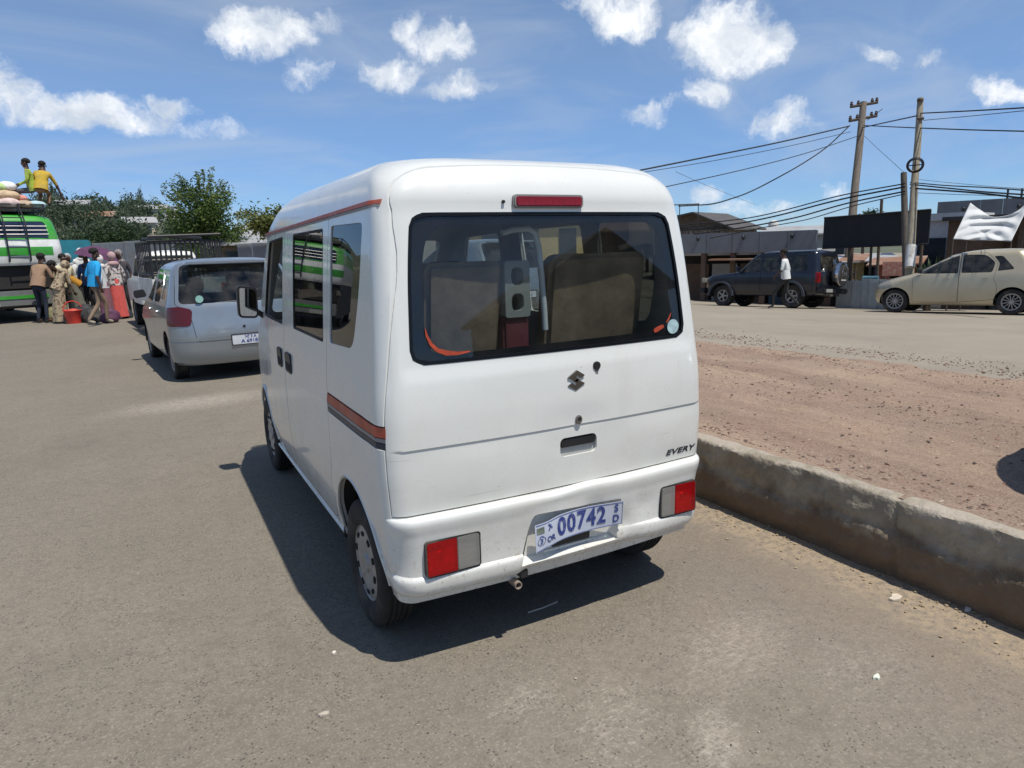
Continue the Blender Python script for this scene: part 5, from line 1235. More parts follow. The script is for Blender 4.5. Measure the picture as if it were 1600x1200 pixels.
swn = [roundpoly([(y, 2.09), (y+.85, 2.09), (y+.85, 2.47), (y, 2.47)], .05, 3) for y in (.6, 1.6, 2.6, 3.6, 4.6, 5.6)]
for P in swn:
    for sx in (-1, 1): c.prism(rx(P), sx*.8, sx*1.4, 'x')
cm = c.mesh(); pn_ = boolean(thicken(HG.mesh(sorted(set(np.round(np.linspace(2.055, 2.6, 14), 4))), 20, 6, 40, cap=False), .005, .012), cm.copy(), 'INTERSECT'); gsh = boolean(gsh, cm)
upper = link('upper_body', gsh, bg_, bus, 35)
for pm in islands(pn_): link('window', pm, mat('bus_glass', (.015, .022, .05), .08, coat=1), upper, 40)
for z in (2.18, 2.28, 2.38): MB().tube([(-.95, .04+(z-2.05)*.3-.03, z), (.92, .04+(z-2.05)*.3-.03, z)], .014, 5).build('window_bar', M['steel'], bus)
def band_on(Hh, z0, z1, off, m, nm, x0, x1):
    sh = thicken(Hh.mesh(list(np.linspace(z0, z1, 5)), 20, 6, 40, cap=False), .006+off, -off); r = boolean(sh, MB().bb((x0, -.5, z0-.1), (x1, .45, z1+.1)).mesh(), 'INTERSECT'); link(nm, r, m, bus, 35)
band_on(HW, 1.66, 1.87, .004, bg_, 'green_stripe', -1.3, .96)
# lower back, its recess shade put into a near-black colour; bumper and wheels
lb = MB(); lb.bb((-1.10, .15, .85), (1.10, .5, 1.44)); lb.build('shaded_recess', mat('recess_shade_black', (.022, .02, .018), .8), bus)
MB().bb((-1.12, .02, .42), (1.06, .16, .80)).build('rear_bumper', mat('bumper_grey', (.16, .165, .16), .6), bus, 30, bevel=.02); MB().bb((-1.0, .005, .60), (.7, .019, .68)).build('bumper_stripe', bg_, bus)
MB().bb((-.85, .002, .44), (-.35, .018, .56)).build('number_plate', M['box_grey'], bus)
MB().bb((-1.15, .3, .35), (1.15, 7.2, 1.44)).build('lower_body', mat('dark_lower_side', (.05, .048, .045), .7), bus)  # lower box, much darker than the white body above
MB().bb((.98, .03, .82), (1.14, .3, 1.43)).build('corner_panel', bw, bus, 30, bevel=.03)
for y in (1.9, 5.8):
    for sx in (-1, 1): wheel(bus, (sx*1.0, y, .42), .42, .26, .24, 'steel', flip=sx > 0)
ldd = empty('ladder', parent=bus)
for x in (-.02, .42): MB().tube([(x, .30, 2.86), (x, .02, 2.62), (x, -.10, 2.40), (x, -.12, 1.58), (x, -.05, 1.52)], .020, 6).build('ladder_rail', M['black_plastic'], ldd)
for z in (1.62, 1.86, 2.12, 2.36, 2.58): MB().tube([(-.02, -.11+max(0, z-2.4)*.6, z), (.42, -.11+max(0, z-2.4)*.6, z)], .014, 6).build('rung', M['black_plastic'], ldd)
rk = empty('roof_rack', parent=bus)
for z in (2.80, 2.92):
    MB().tube([(-1.02, .25, z), (.95, .25, z), (.95, 5.8, z), (-1.02, 5.8, z)], .018, 6, closed=True).build('rack_rail', M['black_plastic'], rk)
for x in (-1.02, -.55, -.1, .4, .95): MB().tube([(x, .25, 2.66), (x, .25, 2.94)], .016, 6).build('rack_post', M['black_plastic'], rk)
for y in (1.2, 2.4, 3.6, 4.8): MB().tube([(.95, y, 2.66), (.95, y, 2.94)], .016, 6).build('rack_post', M['black_plastic'], rk)
MB().bb((-1.0, .28, 2.735), (.93, 5.8, 2.76)).build('rack_floor', M['black_plastic'], rk)
# sacks on the roof
def sack(p, size, col, label, rz=0, seed=0):
    m = mat('sack_%d' % seed, col, .85, var=.28, scale=7, bump=.6, bscale=9, dirt=tuple(c*.6 for c in col), dscale=4, damt=.5)
    def fn(q):
        k = mnoise.noise(Vector((q.x*3+seed*7, q.y*3, q.z*4)))*.22+1+.06*mnoise.noise(q*9+Vector((seed, 0, 0)))
        return Vector((q.x*k, q.y*k, max(q.z*k, -size[2]*.72)))
    o = MB().ball((0, 0, 0), size, 22, 14, fn).build('sack', m, None, 80); o.location = p+Vector((.10*math.cos(bang), .10*math.sin(bang), 0)); o.rotation_euler = (0, 0, rz); return tag(o, label, 'sack', 'sacks piled on the bus roof')
W2L = lambda x, y, z: (Matrix.Translation(bus.location) @ Matrix.Rotation(bang, 4, 'Z')) @ Vector((x, y, z))
sk_ = [(-.20, .60, 2.93, (.24, .30, .14), (.66, .62, .58), 'off-white sack at the left edge of the picture, bottom row on the bus roof'),
 (.17, .52, 2.95, (.25, .30, .15), (.62, .48, .44), 'pinkish white lumpy sack above the ladder, bottom row on the bus roof'),
 (.50, .50, 2.93, (.20, .26, .12), (.44, .34, .24), 'brown sack right of the ladder in the bottom row on the bus roof'),
 (.72, .52, 2.92, (.22, .30, .11), (.42, .58, .60), 'bluish white sack under the two people on the bus roof'),
 (-.15, .80, 3.13, (.26, .3, .13), (.52, .42, .28), 'tan sack in the middle row at the left end of the roof load'),
 (.20, .80, 3.16, (.30, .32, .15), (.52, .38, .24), 'brown net sack in the middle of the load on the bus roof'),
 (.48, .85, 3.10, (.18, .26, .11), (.60, .26, .20), 'reddish sack beside the knees of the people on the bus roof'),
 (-.02, .95, 3.36, (.30, .35, .15), (.42, .56, .22), 'pale green sack on top of the load on the bus roof'),
 (.30, .95, 3.40, (.20, .26, .14), (.78, .76, .72), 'bright white sack on top of the load next to the person in lime'),
 (.1, 2.2, 2.98, (.6, .6, .24), (.45, .38, .28), 'brown sack farther along the bus roof behind the two people')]
for i, (x, y, z, sz, c, lb_) in enumerate(sk_): sack(W2L(x, y, z), sz, c, lb_, rnd.random()*.6+bang, i)
# teal truck body behind the bus
tp = at(100, 400, 24); tt = empty('truck', Vector((tp.x, tp.y, 0)), .3, 'teal blue truck body showing between the bus and the umbrella', 'truck')
teal = mat('teal_paint', (.02, .20, .26), .5, dirt=(.05, .1, .12), damt=.4)
MB().bb((-.9, 0, .9), (.9, 3.6, 2.2)).build('box_body', teal, tt, 30, bevel=.05); MB().bb((-.8, .1, .5), (.8, 5.2, .9)).build('chassis', M['dark'], tt); MB().bb((-.85, 3.7, .8), (.85, 5.1, 2.0)).build('cab', teal, tt, 30, bevel=.12)
MB().bb((-.7, 5.08, 1.4), (.7, 5.12, 1.85)).build('windscreen', M['glass_car'], tt)
for y in (.9, 4.3):
    for sx in (-1, 1): wheel(tt, (sx*.75, y, .42), .42, .24, .24, 'steel', flip=sx > 0)
c3 = copy_tree(car1); c3.location = (5.68, -1.33, .31); c3.rotation_euler = (0, .035, R(90)); c3['label'] = 'unseen silver hatchback added beyond the right edge to cast the shadow on the dirt'

# ------------------------------------------------------------------ people
SKIN = mat('brown_skin', (.075, .036, .022), .55, var=.1); HAIRM = mat('black_hair', (.012, .010, .009), .9, bump=.5, bscale=90)
def person(p, rz, label, top, bottom, lean=0, side=0, stride=0, arms=None, sleeves='short', h=1.70, skirt=None, scarf=None, crouch=0, shoes=(.03, .03, .03), head=0, hair=True, group=None):
    """p = point between the feet; faces local +y; lean bends the trunk forward about the hips"""
    root = empty('person', p, rz, label, 'person', group); k = h/1.70; root.scale = (k, k, k)
    hipz = .90-crouch
    J = {'pel': Vector((0, -.22*crouch, hipz+.04)), 'hl': Vector((-.085, -.2*crouch, hipz)), 'hr': Vector((.085, -.2*crouch, hipz)),
         'kl': Vector((-.10, .10+crouch*.55+stride*.45, .50-crouch*.30)), 'kr': Vector((.10, .04+crouch*.55-stride*.15, .50-crouch*.30)),
         'al': Vector((-.11, -.02+stride*.75, .09)), 'ar': Vector((.11, -.02-stride*.85, .09+abs(stride)*.10))}
    J['tl'] = J['al']+Vector((-.02, .15, -.05)); J['tr'] = J['ar']+Vector((.02, .15, -.05))
    base = J['pel']; rot = Matrix.Rotation(-lean, 3, 'X') @ Matrix.Rotation(side, 3, 'Y')
    def up(x, y, z): return base + rot @ Vector((x, y, z))
    J['bel'] = up(0, 0, .16); J['che'] = up(0, .01, .35); J['nek'] = up(0, 0, .51)
    hr_ = Matrix.Rotation(-lean*.45-head, 3, 'X'); nb = up(0, .01, .56)
    def hd(x, y, z): return nb + hr_ @ Vector((x, y, z))
    J['h1'] = hd(0, .02, .06); J['h2'] = hd(0, .02, .14); J['h3'] = hd(0, 0, .20); J['nose'] = hd(0, .115, .105)
    for s_, sx in (('l', -1), ('r', 1)):
        J['s'+s_] = up(sx*.165, 0, .44)
        e, w = (arms or {}).get(s_, (Vector((sx*.24, -.03, .17)), Vector((sx*.23, .08, -.07))))
        J['e'+s_] = base + rot @ Vector(e) if not (arms and arms.get('abs')) else Vector(e)
        J['w'+s_] = base + rot @ Vector(w) if not (arms and arms.get('abs')) else Vector(w)
        d = (J['w'+s_]-J['e'+s_]).normalized(); J['p'+s_] = J['w'+s_]+d*.075
    rad = dict(pel=.125, hl=.085, hr=.085, kl=.055, kr=.055, al=.038, ar=.038, tl=.032, tr=.032, bel=.115, che=.135, nek=.055, h1=.068, h2=.088, h3=.070, sl=.068, sr=.068, el=.043, er=.043, wl=.028, wr=.028, pl=.030, pr=.030, nose=.02)
    E = [('pel', 'bel', 0), ('bel', 'che', 0), ('che', 'nek', 0), ('nek', 'h1', 2), ('h1', 'h2', 2), ('h2', 'h3', 2), ('h2', 'nose', 2), ('pel', 'hl', 1), ('pel', 'hr', 1), ('hl', 'kl', 1), ('kl', 'al', 1), ('hr', 'kr', 1), ('kr', 'ar', 1), ('al', 'tl', 3), ('ar', 'tr', 3),
         ('che', 'sl', 0), ('sl', 'el', 0), ('el', 'wl', 0 if sleeves == 'long' else 2), ('wl', 'pl', 2), ('che', 'sr', 0), ('sr', 'er', 0), ('er', 'wr', 0 if sleeves == 'long' else 2), ('wr', 'pr', 2)]
    names = list(J); idx = {n: i for i, n in enumerate(names)}
    me = bpy.data.meshes.new('body'); me.from_pydata([J[n] for n in names], [(idx[a], idx[b]) for a, b, _ in E], []); me.update()
    o = bpy.data.objects.new('tmp', me); COL.objects.link(o)
    md = o.modifiers.new('skin', 'SKIN'); md.use_smooth_shade = True; sv = me.skin_vertices[0].data
    for n in names: sv[idx[n]].radius = (rad[n]*(1.15 if n in ('che', 'bel', 'pel') else 1), rad[n]); sv[idx[n]].use_root = n == 'pel'
    md2 = o.modifiers.new('sub', 'SUBSURF'); md2.levels = 1; md2.render_levels = 1
    dg = bpy.context.evaluated_depsgraph_get(); bm_e = bpy.data.meshes.new_from_object(o.evaluated_get(dg)); bpy.data.objects.remove(o)
    # five fingers on each hand
    mbf = MB(); mbf.add([v.co.copy() for v in bm_e.vertices], [tuple(q.vertices) for q in bm_e.polygons]); nb_ = len(bm_e.polygons)
    for s_ in 'lr':
        d = (J['p'+s_]-J['w'+s_]).normalized(); sd = d.orthogonal().normalized(); pp = d.cross(sd)
        for f, (off, ln) in enumerate(((-.028, .055), (-.010, .068), (.008, .065), (.026, .050))):
            a = J['p'+s_]+sd*off-d*.01; mbf.tube([a, a+d*ln*.6+pp*.005, a+d*ln+pp*.018], [.0095, .0085, .006], 5)
        a = J['p'+s_]-d*.05+sd*-.035; mbf.tube([a, a+d*.03-sd*.018, a+d*.06-sd*.014], [.011, .010, .007], 5)
    bm2 = mbf.mesh('body'); mats = [top, bottom, SKIN, mat('shoe_%s' % (shoes,), shoes, .6)]
    o = link('body', bm2, mats, root, 180)
    segs = [(J[a], J[b], m) for a, b, m in E]
    mi = []
    for q in bm2.polygons:
        c = q.center; best = 9; bmx = 2
        for a, b, m in segs:
            ab = b-a; t = max(0, min(1, (c-a).dot(ab)/max(ab.length_squared, 1e-9))); dd = (c-a-ab*t).length
            if m == 0 and (a - J['che']).length > .01 and sleeves == 'short' and t > .75 and b in (J['el'], J['er']): pass
            if dd < best: best = dd; bmx = m
        if q.index >= nb_: bmx = 2
        mi.append(bmx)
    bm2.polygons.foreach_set('material_index', mi)
    # shirt hem, so that the clothes end cleanly
    hem = MB(); cs = [(base + rot @ Vector((0, 0, z)), r_) for z, r_ in ((.20, .150), (.10, .158), (-.03, .165), (-.07, .166))]
    vs = []; n = 18
    for ci, (c_, r_) in enumerate(cs):
        for k_ in range(n):
            a = 2*math.pi*k_/n; vs.append(c_ + rot @ Vector((math.cos(a)*r_*1.08, math.sin(a)*r_*.78+.005*math.sin(3*a+ci), 0)))
    hem.add(vs, [(j*n+i, j*n+(i+1) % n, (j+1)*n+(i+1) % n, (j+1)*n+i) for j in range(len(cs)-1) for i in range(n)]); hem.build('shirt_hem', top, root, 60)
    if hair and not scarf:
        c_ = hd(0, -.012, .165); MB().ball(c_, (.096, .108, .092), 14, 10, lambda q: hr_ @ Vector((q.x, q.y, max(q.z, -.045 if q.y < 0 else .01)))).build('hair', HAIRM, root, 60)
    for sx in (-1, 1): MB().ball(hd(sx*.088, .01, .115), (.015, .022, .03), 8, 6).build('ear', SKIN, root, 60)
    for sx in (-1, 1): MB().ball(hd(sx*.032, .088, .130), (.012, .008, .008), 8, 6).build('eye', mat('eye_white', (.5, .48, .45), .3), root, 60)
    MB().ball(hd(0, .090, .065), (.026, .010, .008), 8, 6).build('mouth', mat('lips', (.11, .04, .035), .5), root, 60)
    if scarf:
        c_ = hd(0, -.015, .125); MB().ball(c_, (.100, .112, .120), 16, 12, lambda q: hr_ @ Vector((q.x, q.y if q.y < .085 else .085, q.z))).build('head_scarf', scarf, root, 60)
        MB().ball(J['nek'] + rot @ Vector((0, -.03, -.02)), (.145, .11, .075), 14, 8).build('scarf_drape', scarf, root, 60)
    if skirt:
        sm_t, sl_ = skirt; vs = []; n = 36; rows_ = 12; top_c = base + rot @ Vector((0, 0, .10))
        low = (J['al']+J['ar'])/2; low.z = .92-sl_ if .92-sl_ > .05 else .06
        for j in range(rows_+1):
            t = j/rows_; c_ = top_c.lerp(low, t); r_ = .145+.045*t**.7
            for k_ in range(n):
                a = 2*math.pi*k_/n; rr = r_*(1+.07*t*math.sin(a*7+p[0]*3)+.03*t*math.sin(a*13+j*.2)); vs.append(c_+Vector((math.cos(a)*rr*1.05, math.sin(a)*rr*(.85+.25*abs(stride)), 0)))
        MB().add(vs, [(j*n+i, (j+1)*n+i, (j+1)*n+(i+1) % n, j*n+(i+1) % n) for j in range(rows_) for i in range(n)]).build('skirt', sm_t, root, 60)
    return root
def cloth(name, col, **k): return mat('cloth_'+name, col, .9, var=k.pop('var', .15), scale=k.pop('scale', 9), bump=.3, bscale=25, **k)
def pattern(name, c1, c2, scale=22):
    return mat('cloth_'+name, c1, .9, var=.35, scale=scale, dirt=c2, dscale=scale, damt=1., dr=(.50, .56))
def facing_cam(p, deg=0):
    """heading such that 0 looks away from the camera, 90 to the left"""
    d = Vector((p.x-CAM.x, p.y-CAM.y)); return math.atan2(d.y, d.x)-math.pi/2+R(deg)
def G(px, D, py=500):
    q = at(px, py, D); return Vector((q.x, q.y, ground_z(q.x, q.y)))
V = Vector
p = G(68, 17.0); person(p, facing_cam(p, -35), 'person in a tan shirt and dark jeans bending forward beside the back of the bus', cloth('tan', (.30, .19, .12)), cloth('jeans', (.02, .026, .045)), lean=.42, h=1.72, arms={'l': (V((-.25, .1, .2)), V((-.2, .3, .05))), 'r': (V((.25, .12, .22)), V((.18, .34, .08)))}, shoes=(.18, .09, .06))
pt = pattern('floral', (.42, .34, .22), (.12, .07, .045), 16)
p = G(96, 16.8); person(p, facing_cam(p, -60), 'person in a long brown and cream patterned dress stooping next to the red basket', pt, pt, lean=.55, h=1.56, skirt=(pt, .86), scarf=pt, sleeves='long', arms={'l': (V((-.22, .14, .22)), V((-.14, .36, .10))), 'r': (V((.22, .14, .22)), V((.14, .38, .08)))})
p = G(127, 17.6); person(p, facing_cam(p, 105), 'person in a mustard yellow top stooping over the red basket with a long dark skirt', cloth('mustard', (.46, .22, .02)), cloth('black_cloth', (.02, .02, .022)), lean=.85, h=1.68, skirt=(cloth('grey_green', (.17, .17, .13)), .80), sleeves='long', scarf=None, arms={'l': (V((-.2, .25, .32)), V((-.16, .50, .20))), 'r': (V((.2, .22, .3)), V((.16, .48, .16)))})
p = G(157, 16.1, 510); bt = cloth('bright_blue', (.015, .33, .66)); pe = person(p, facing_cam(p, -62), 'person in a bright blue T-shirt and khaki trousers striding past the group, seen from behind', bt, cloth('khaki', (.23, .16, .11)), lean=.14, stride=.34, h=1.74, shoes=(.40, .36, .28), arms={'l': (V((-.25, -.05, .16)), V((-.25, .10, -.08))), 'r': (V((.25, -.08, .17)), V((.27, .0, -.08)))})
p = G(189, 17.6); wp = pattern('white_print', (.62, .56, .50), (.10, .07, .08), 13); person(p, facing_cam(p, 30), 'person in a white printed top and long coral skirt at the group\'s edge', wp, cloth('coral', (.62, .10, .085)), lean=.06, h=1.66, skirt=(cloth('coral', (.62, .10, .085)), .86), scarf=cloth('pink_scarf', (.42, .27, .26)), sleeves='long')
p = G(170, 17.0, 505); person(p, facing_cam(p, 80), 'person in a dusky pink skirt half hidden behind the striding person in blue', cloth('white_blouse', (.6, .6, .58)), cloth('pink', (.24, .10, .12)), lean=.05, h=1.6, skirt=(cloth('pink', (.24, .10, .12)), .88), scarf=cloth('pale_scarf', (.6, .55, .52)), sleeves='long')
pum = G(148, 18.2); person(pum, facing_cam(pum, 160), 'person in a dark blue shirt standing under the purple umbrella', cloth('dark_blue', (.03, .09, .22)), cloth('black_cloth', (.02, .02, .022)), h=1.66, arms={'l': (V((-.22, .08, .2)), V((-.05, .22, .38))), 'r': (V((.24, -.03, .17)), V((.22, .08, -.05)))})
p = G(120, 18.6); person(p, facing_cam(p, 190), 'person with a pale grey cap between the bus corner and the umbrella', cloth('white_shirt', (.62, .62, .60)), cloth('black_cloth', (.02, .02, .022)), h=1.66, scarf=cloth('grey_cap', (.35, .37, .38)))
p = G(141, 21.0); person(p, facing_cam(p, 180), 'person with a white head covering standing behind the purple umbrella', cloth('white_shirt', (.62, .62, .60)), cloth('black_cloth', (.02, .02, .022)), h=1.82, scarf=cloth('white_scarf', (.66, .66, .64)))
p = G(199, 18.6); person(p, facing_cam(p, 170), 'person with a patterned scarf behind the coral skirt next to the pickup', cloth('dark_grey', (.05, .045, .05)), cloth('black_cloth', (.02, .02, .022)), h=1.72, scarf=pattern('grey_scarf', (.30, .26, .26), (.08, .07, .07)))
p = G(112, 17.8); person(p, facing_cam(p, 200), 'person with a cap facing the group in the shade of the bus corner', cloth('pale_yellow', (.55, .50, .34)), cloth('black_cloth', (.02, .02, .022)), h=1.64)
# two people on the roof load
def roof(x, y, z): return W2L(x, y, z)
p = roof(.82, .85, 2.96); person(p, bang+R(70), 'person in a lime vest kneeling upright among the sacks on the bus roof', mat('lime_vest', (.36, .46, .05), .9, var=.3, dirt=(.07, .08, .07), dscale=7, damt=.8), cloth('grey_trousers', (.09, .09, .10)), lean=.10, crouch=.52, h=1.60, sleeves='long', arms={'l': (V((-.25, .06, .2)), V((-.12, .26, .12))), 'r': (V((.25, .10, .22)), V((.10, .30, .16)))})
p = roof(1.10, .72, 2.90); person(p, bang+R(-25), 'person in a yellow shirt leaning out from the bus roof, one arm reaching down', cloth('yellow', (.50, .33, .03), dirt=(.25, .22, .12), dscale=6, damt=.6), cloth('brown_print', (.22, .12, .06)), lean=.45, side=.1, crouch=.45, h=1.62, head=.1, arms={'l': (V((-.24, .1, .2)), V((-.12, .26, .12))), 'r': (V((.30, .22, .25)), V((.40, .42, .02)))})
# man walking on the right
p = G(1225, 20.4, 487); p.z = ground_z(p.x, p.y); person(p, facing_cam(p, 78), 'person in a white shirt and dark trousers walking past the navy off-roader', cloth('white_tee', (.66, .68, .66)), cloth('charcoal', (.03, .03, .03)), stride=.42, lean=.10, h=1.72, head=.15, arms={'l': (V((-.24, .05, .2)), V((-.18, .24, .05))), 'r': (V((.25, -.06, .17)), V((.23, .10, -.03)))})
p = G(1333, 24.6, 450); person(p, facing_cam(p, 120), 'person in a white shirt sitting low behind the metal fence beside the billboard post', cloth('white_tee', (.66, .68, .66)), cloth('charcoal', (.03, .03, .03)), crouch=.45, lean=.3, h=1.7)
# umbrella
uc = at(152, 403, 18.0); um = empty('umbrella', uc, .3, 'open purple umbrella held over the crowd next to the bus', 'umbrella'); um.rotation_euler = (R(7), R(13), .3)
vs = [(0, 0, .30)]; n = 8
for j, (r_, z) in enumerate(((.22, .27), (.42, .17), (.55, .02))):
    for k in range(n*2): a = math.pi*k/n; q = 1 if k % 2 == 0 else .93; vs.append((r_*q*math.cos(a), r_*q*math.sin(a), z+(.012 if k % 2 else 0)*-j))
m2 = n*2; fs = [(0, 1+k, 1+(k+1) % m2) for k in range(m2)]+[(1+j*m2+k, 1+(j+1)*m2+k, 1+(j+1)*m2+(k+1) % m2, 1+j*m2+(k+1) % m2) for j in range(2) for k in range(m2)]
MB().add(vs, fs).build('canopy', cloth('purple', (.10, .035, .085)), um); MB().tube([(0, 0, .34), (0, 0, -.55)], .009, 6).build('shaft', M['steel'], um)
for k in range(8): a = math.pi*2*k/n; MB().tube([(0, 0, .28), (.42*math.cos(a), .42*math.sin(a), .16), (.55*math.cos(a), .55*math.sin(a), .01)], .004, 4).build('rib', M['steel'], um)
# red basket and bags
p = G(116, 16.7); bk = empty('basket', p, 0, 'round red plastic basket full of goods on the ground in the middle of the group', 'basket')
redp = mat('red_plastic', (.62, .05, .035), .45, var=.15)
MB().lathe([(.0, .0), (.15, .0), (.20, .30), (.215, .32), (.205, .33), (.19, .31), (.14, .02), (0, .02)], 24, 'z').build('tub', redp, bk, 40)
MB().tube([(.2*math.cos(a), 0, .32+.22*math.sin(a)) for a in np.linspace(0, math.pi, 12)], .012, 6).build('handle', redp, bk, 60); MB().ball((0, 0, .28), (.16, .15, .08), 14, 8).build('goods', mat('red_goods', (.5, .07, .04), .7, var=.4, scale=14), bk, 60)
def bag(px, D, r, col, label, i):
    p = G(px, D); fn = lambda q: Vector((q.x*(1.15+.6*mnoise.noise(q*9+Vector((i, 0, 0)))), q.y*(1+.4*mnoise.noise(q*8)), max(-r*.7, q.z*(1.2 if q.z > 0 else 1))))
    o = MB().ball((0, 0, 0), (r*.9, r*.8, r), 16, 12, fn).build('bag', mat('bag_%d' % i, col, .7, var=.3), None, 60); o.location = p+Vector((0, 0, r*.7)); tag(o, label, 'bag')
bag(136, 16.9, .24, (.03, .03, .032), 'black bulging bag on the ground right of the red basket', 1); bag(148, 16.8, .18, (.06, .055, .05), 'dark grey bag at the feet of the person in blue', 2)
bag(84, 17.3, .20, (.22, .20, .10), 'olive bundle between the tan shirt and the patterned dress', 3); bag(172, 16.6, .19, (.10, .035, .08), 'dark purple bag on the ground under the pink skirt', 4)
bag(200, 17.8, .12, (.03, .03, .03), 'small black bag on the ground by the hem of the coral skirt', 5)

# ------------------------------------------------------------------ trees
def leaf_mat(name, col, col2):
    m, N, L, b = nodes(name); tc = N.new('ShaderNodeTexCoord'); n = N.new('ShaderNodeTexNoise'); n.inputs['Scale'].default_value = 1.3; n.inputs['Detail'].default_value = 6; L.new(tc.outputs['Object'], n.inputs['Vector'])
    r = N.new('ShaderNodeMapRange'); r.inputs['From Min'].default_value = .35; r.inputs['From Max'].default_value = .65; L.new(n.outputs['Fac'], r.inputs['Value'])
    x = N.new('ShaderNodeMix'); x.data_type = 'RGBA'; L.new(r.outputs[0], x.inputs[0]); x.inputs[6].default_value = (*col, 1); x.inputs[7].default_value = (*col2, 1); L.new(x.outputs[2], b.inputs['Base Color'])
    b.inputs['Roughness'].default_value = .6; b.inputs['Specular IOR Level'].default_value = .3
    tr = N.new('ShaderNodeBsdfTranslucent'); L.new(x.outputs[2], tr.inputs['Color']); ms = N.new('ShaderNodeMixShader'); ms.inputs[0].default_value = .28
    L.new(b.outputs[0], ms.inputs[1]); L.new(tr.outputs[0], ms.inputs[2]); L.new(ms.outputs[0], N['Material Output'].inputs['Surface']); return m
LG = leaf_mat('leaf_green', (.055, .10, .022), (.12, .17, .04)); LD = leaf_mat('leaf_dark', (.022, .045, .016), (.045, .075, .025)); LY = leaf_mat('leaf_yellowish', (.10, .13, .03), (.16, .17, .05)); LF = leaf_mat('leaf_far', (.048, .072, .042), (.085, .115, .062))
BARK = mat('bark', (.10, .075, .055), .95, var=.3, scale=8, bump=.6, bscale=20)
def crown_mesh(rad, n, leaf, clumps, spread, rg, sparse_top=0, flat=1):
    mb = MB(); cs = []
    for _ in range(clumps):
        while True:
            q = Vector((rg.uniform(-1, 1), rg.uniform(-1, 1), rg.uniform(-1, 1)))
            if .25 < q.length < 1: break
        q = q*(rg.uniform(.65, 1.05)); cs.append((Vector((q.x*rad[0], q.y*rad[1], q.z*rad[2])), rg.uniform(.6, 1.3)))
    vs = []; fs = []
    for i in range(n):
        c, s_ = cs[rg.randrange(clumps)]; s2 = spread*s_
        q = c+Vector((rg.gauss(0, s2), rg.gauss(0, s2), rg.gauss(0, s2*.75)))
        a = Vector((rg.uniform(-1, 1), rg.uniform(-1, 1), rg.uniform(-.6, .6))).normalized(); b = a.orthogonal().normalized(); b = (Matrix.Rotation(rg.uniform(0, 6.28), 3, a) @ b); l = leaf*rg.uniform(.6, 1.4)
        k = len(vs); vs += [q-a*l, q+b*l*.45, q+a*l, q-b*l*.45]; fs.append((k, k+1, k+2, k+3))
    mb.v = [tuple(v) for v in vs]; mb.f = fs; mb.mi = [0]*len(fs); return mb, cs
def tree(p, trunk_h, rad, n, leaf, clumps, spread, m, label, seed, twigs=0, group=None, name='tree', cat='tree'):
    rg = random.Random(seed); t = empty(name, p, rg.uniform(0, 6), label, cat, group); cz = trunk_h+rad[2]*.85
    mb, cs = crown_mesh(rad, n, leaf, clumps, spread, rg); mb.v = [(x, y, z+cz) for x, y, z in mb.v]
    tk = MB(); r0 = .045*(trunk_h+rad[2]); tk.tube([(0, 0, -.2), (.03, 0, trunk_h*.5), (.0, .04, trunk_h), (0, 0, cz)], [r0, r0*.8, r0*.65, r0*.25], 10)
    for c, s_ in cs[:min(len(cs), 14)]:
        q = c+Vector((0, 0, cz)); tk.tube([(0, 0, trunk_h*.9), (q.x*.4, q.y*.4, trunk_h+(q.z-trunk_h)*.5), tuple(q)], [r0*.4, r0*.22, r0*.06], 6)
    if twigs:
        k0 = len(mb.v); extra = []
        for _ in range(twigs):
            a = rg.uniform(0, 6.28); e = rg.uniform(.1, 1.45); d = Vector((math.cos(a)*math.cos(e), math.sin(a)*math.cos(e), math.sin(e)))
            b0 = Vector((d.x*rad[0]*.8, d.y*rad[1]*.8, cz+d.z*rad[2]*.8)); tip = Vector((d.x*rad[0]*1.22, d.y*rad[1]*1.22, cz+d.z*rad[2]*rg.uniform(1.1, 1.32))); tk.tube([b0, tip], [.02, .008], 4)
            for j in range(26):
                q = b0.lerp(tip, rg.uniform(.2, 1.05))+Vector((rg.gauss(0, .09), rg.gauss(0, .09), rg.gauss(0, .09)))*spread*2.2; a_ = Vector((rg.uniform(-1, 1), rg.uniform(-1, 1), rg.uniform(-.6, .6))).normalized(); b_ = a_.orthogonal().normalized(); l = leaf
                k = len(mb.v); mb.v += [tuple(q-a_*l), tuple(q+b_*l*.5), tuple(q+a_*l), tuple(q-b_*l*.5)]; mb.f.append((k, k+1, k+2, k+3)); mb.mi.append(0)
    mb.build('crown', m, t); tk.build('trunk', BARK, t, 60); return t
p = G(330, 33, 440); tree(p, 1.3, (1.75, 1.75, 2.0), 12000, .075, 64, .30, LG, 'leafy green tree with twigs sticking out of its crown, above the silver hatchback', 3, twigs=46)
p = G(180, 44, 420); tree(p, 1.2, (2.1, 2.1, 1.25), 9000, .10, 46, .40, LD, 'low rounded dark tree left of the tall leafy tree', 5)
p = G(436, 26, 430); tree(p, 1.9, (1.15, 1.1, .62), 5600, .07, 28, .21, LY, 'yellowish green tree just left of the minivan roof', 8)
p = G(476, 27, 430); tree(p, 2.0, (.7, .7, .4), 2600, .07, 16, .18, LY, 'smaller yellowish green treetop touching the minivan roof edge', 9)
p = G(1346, 70, 420); tree(p, 2.5, (1.3, 1.3, 1.4), 2600, .14, 22, .35, LD, 'small grey-green tree far behind the black billboard', 12)
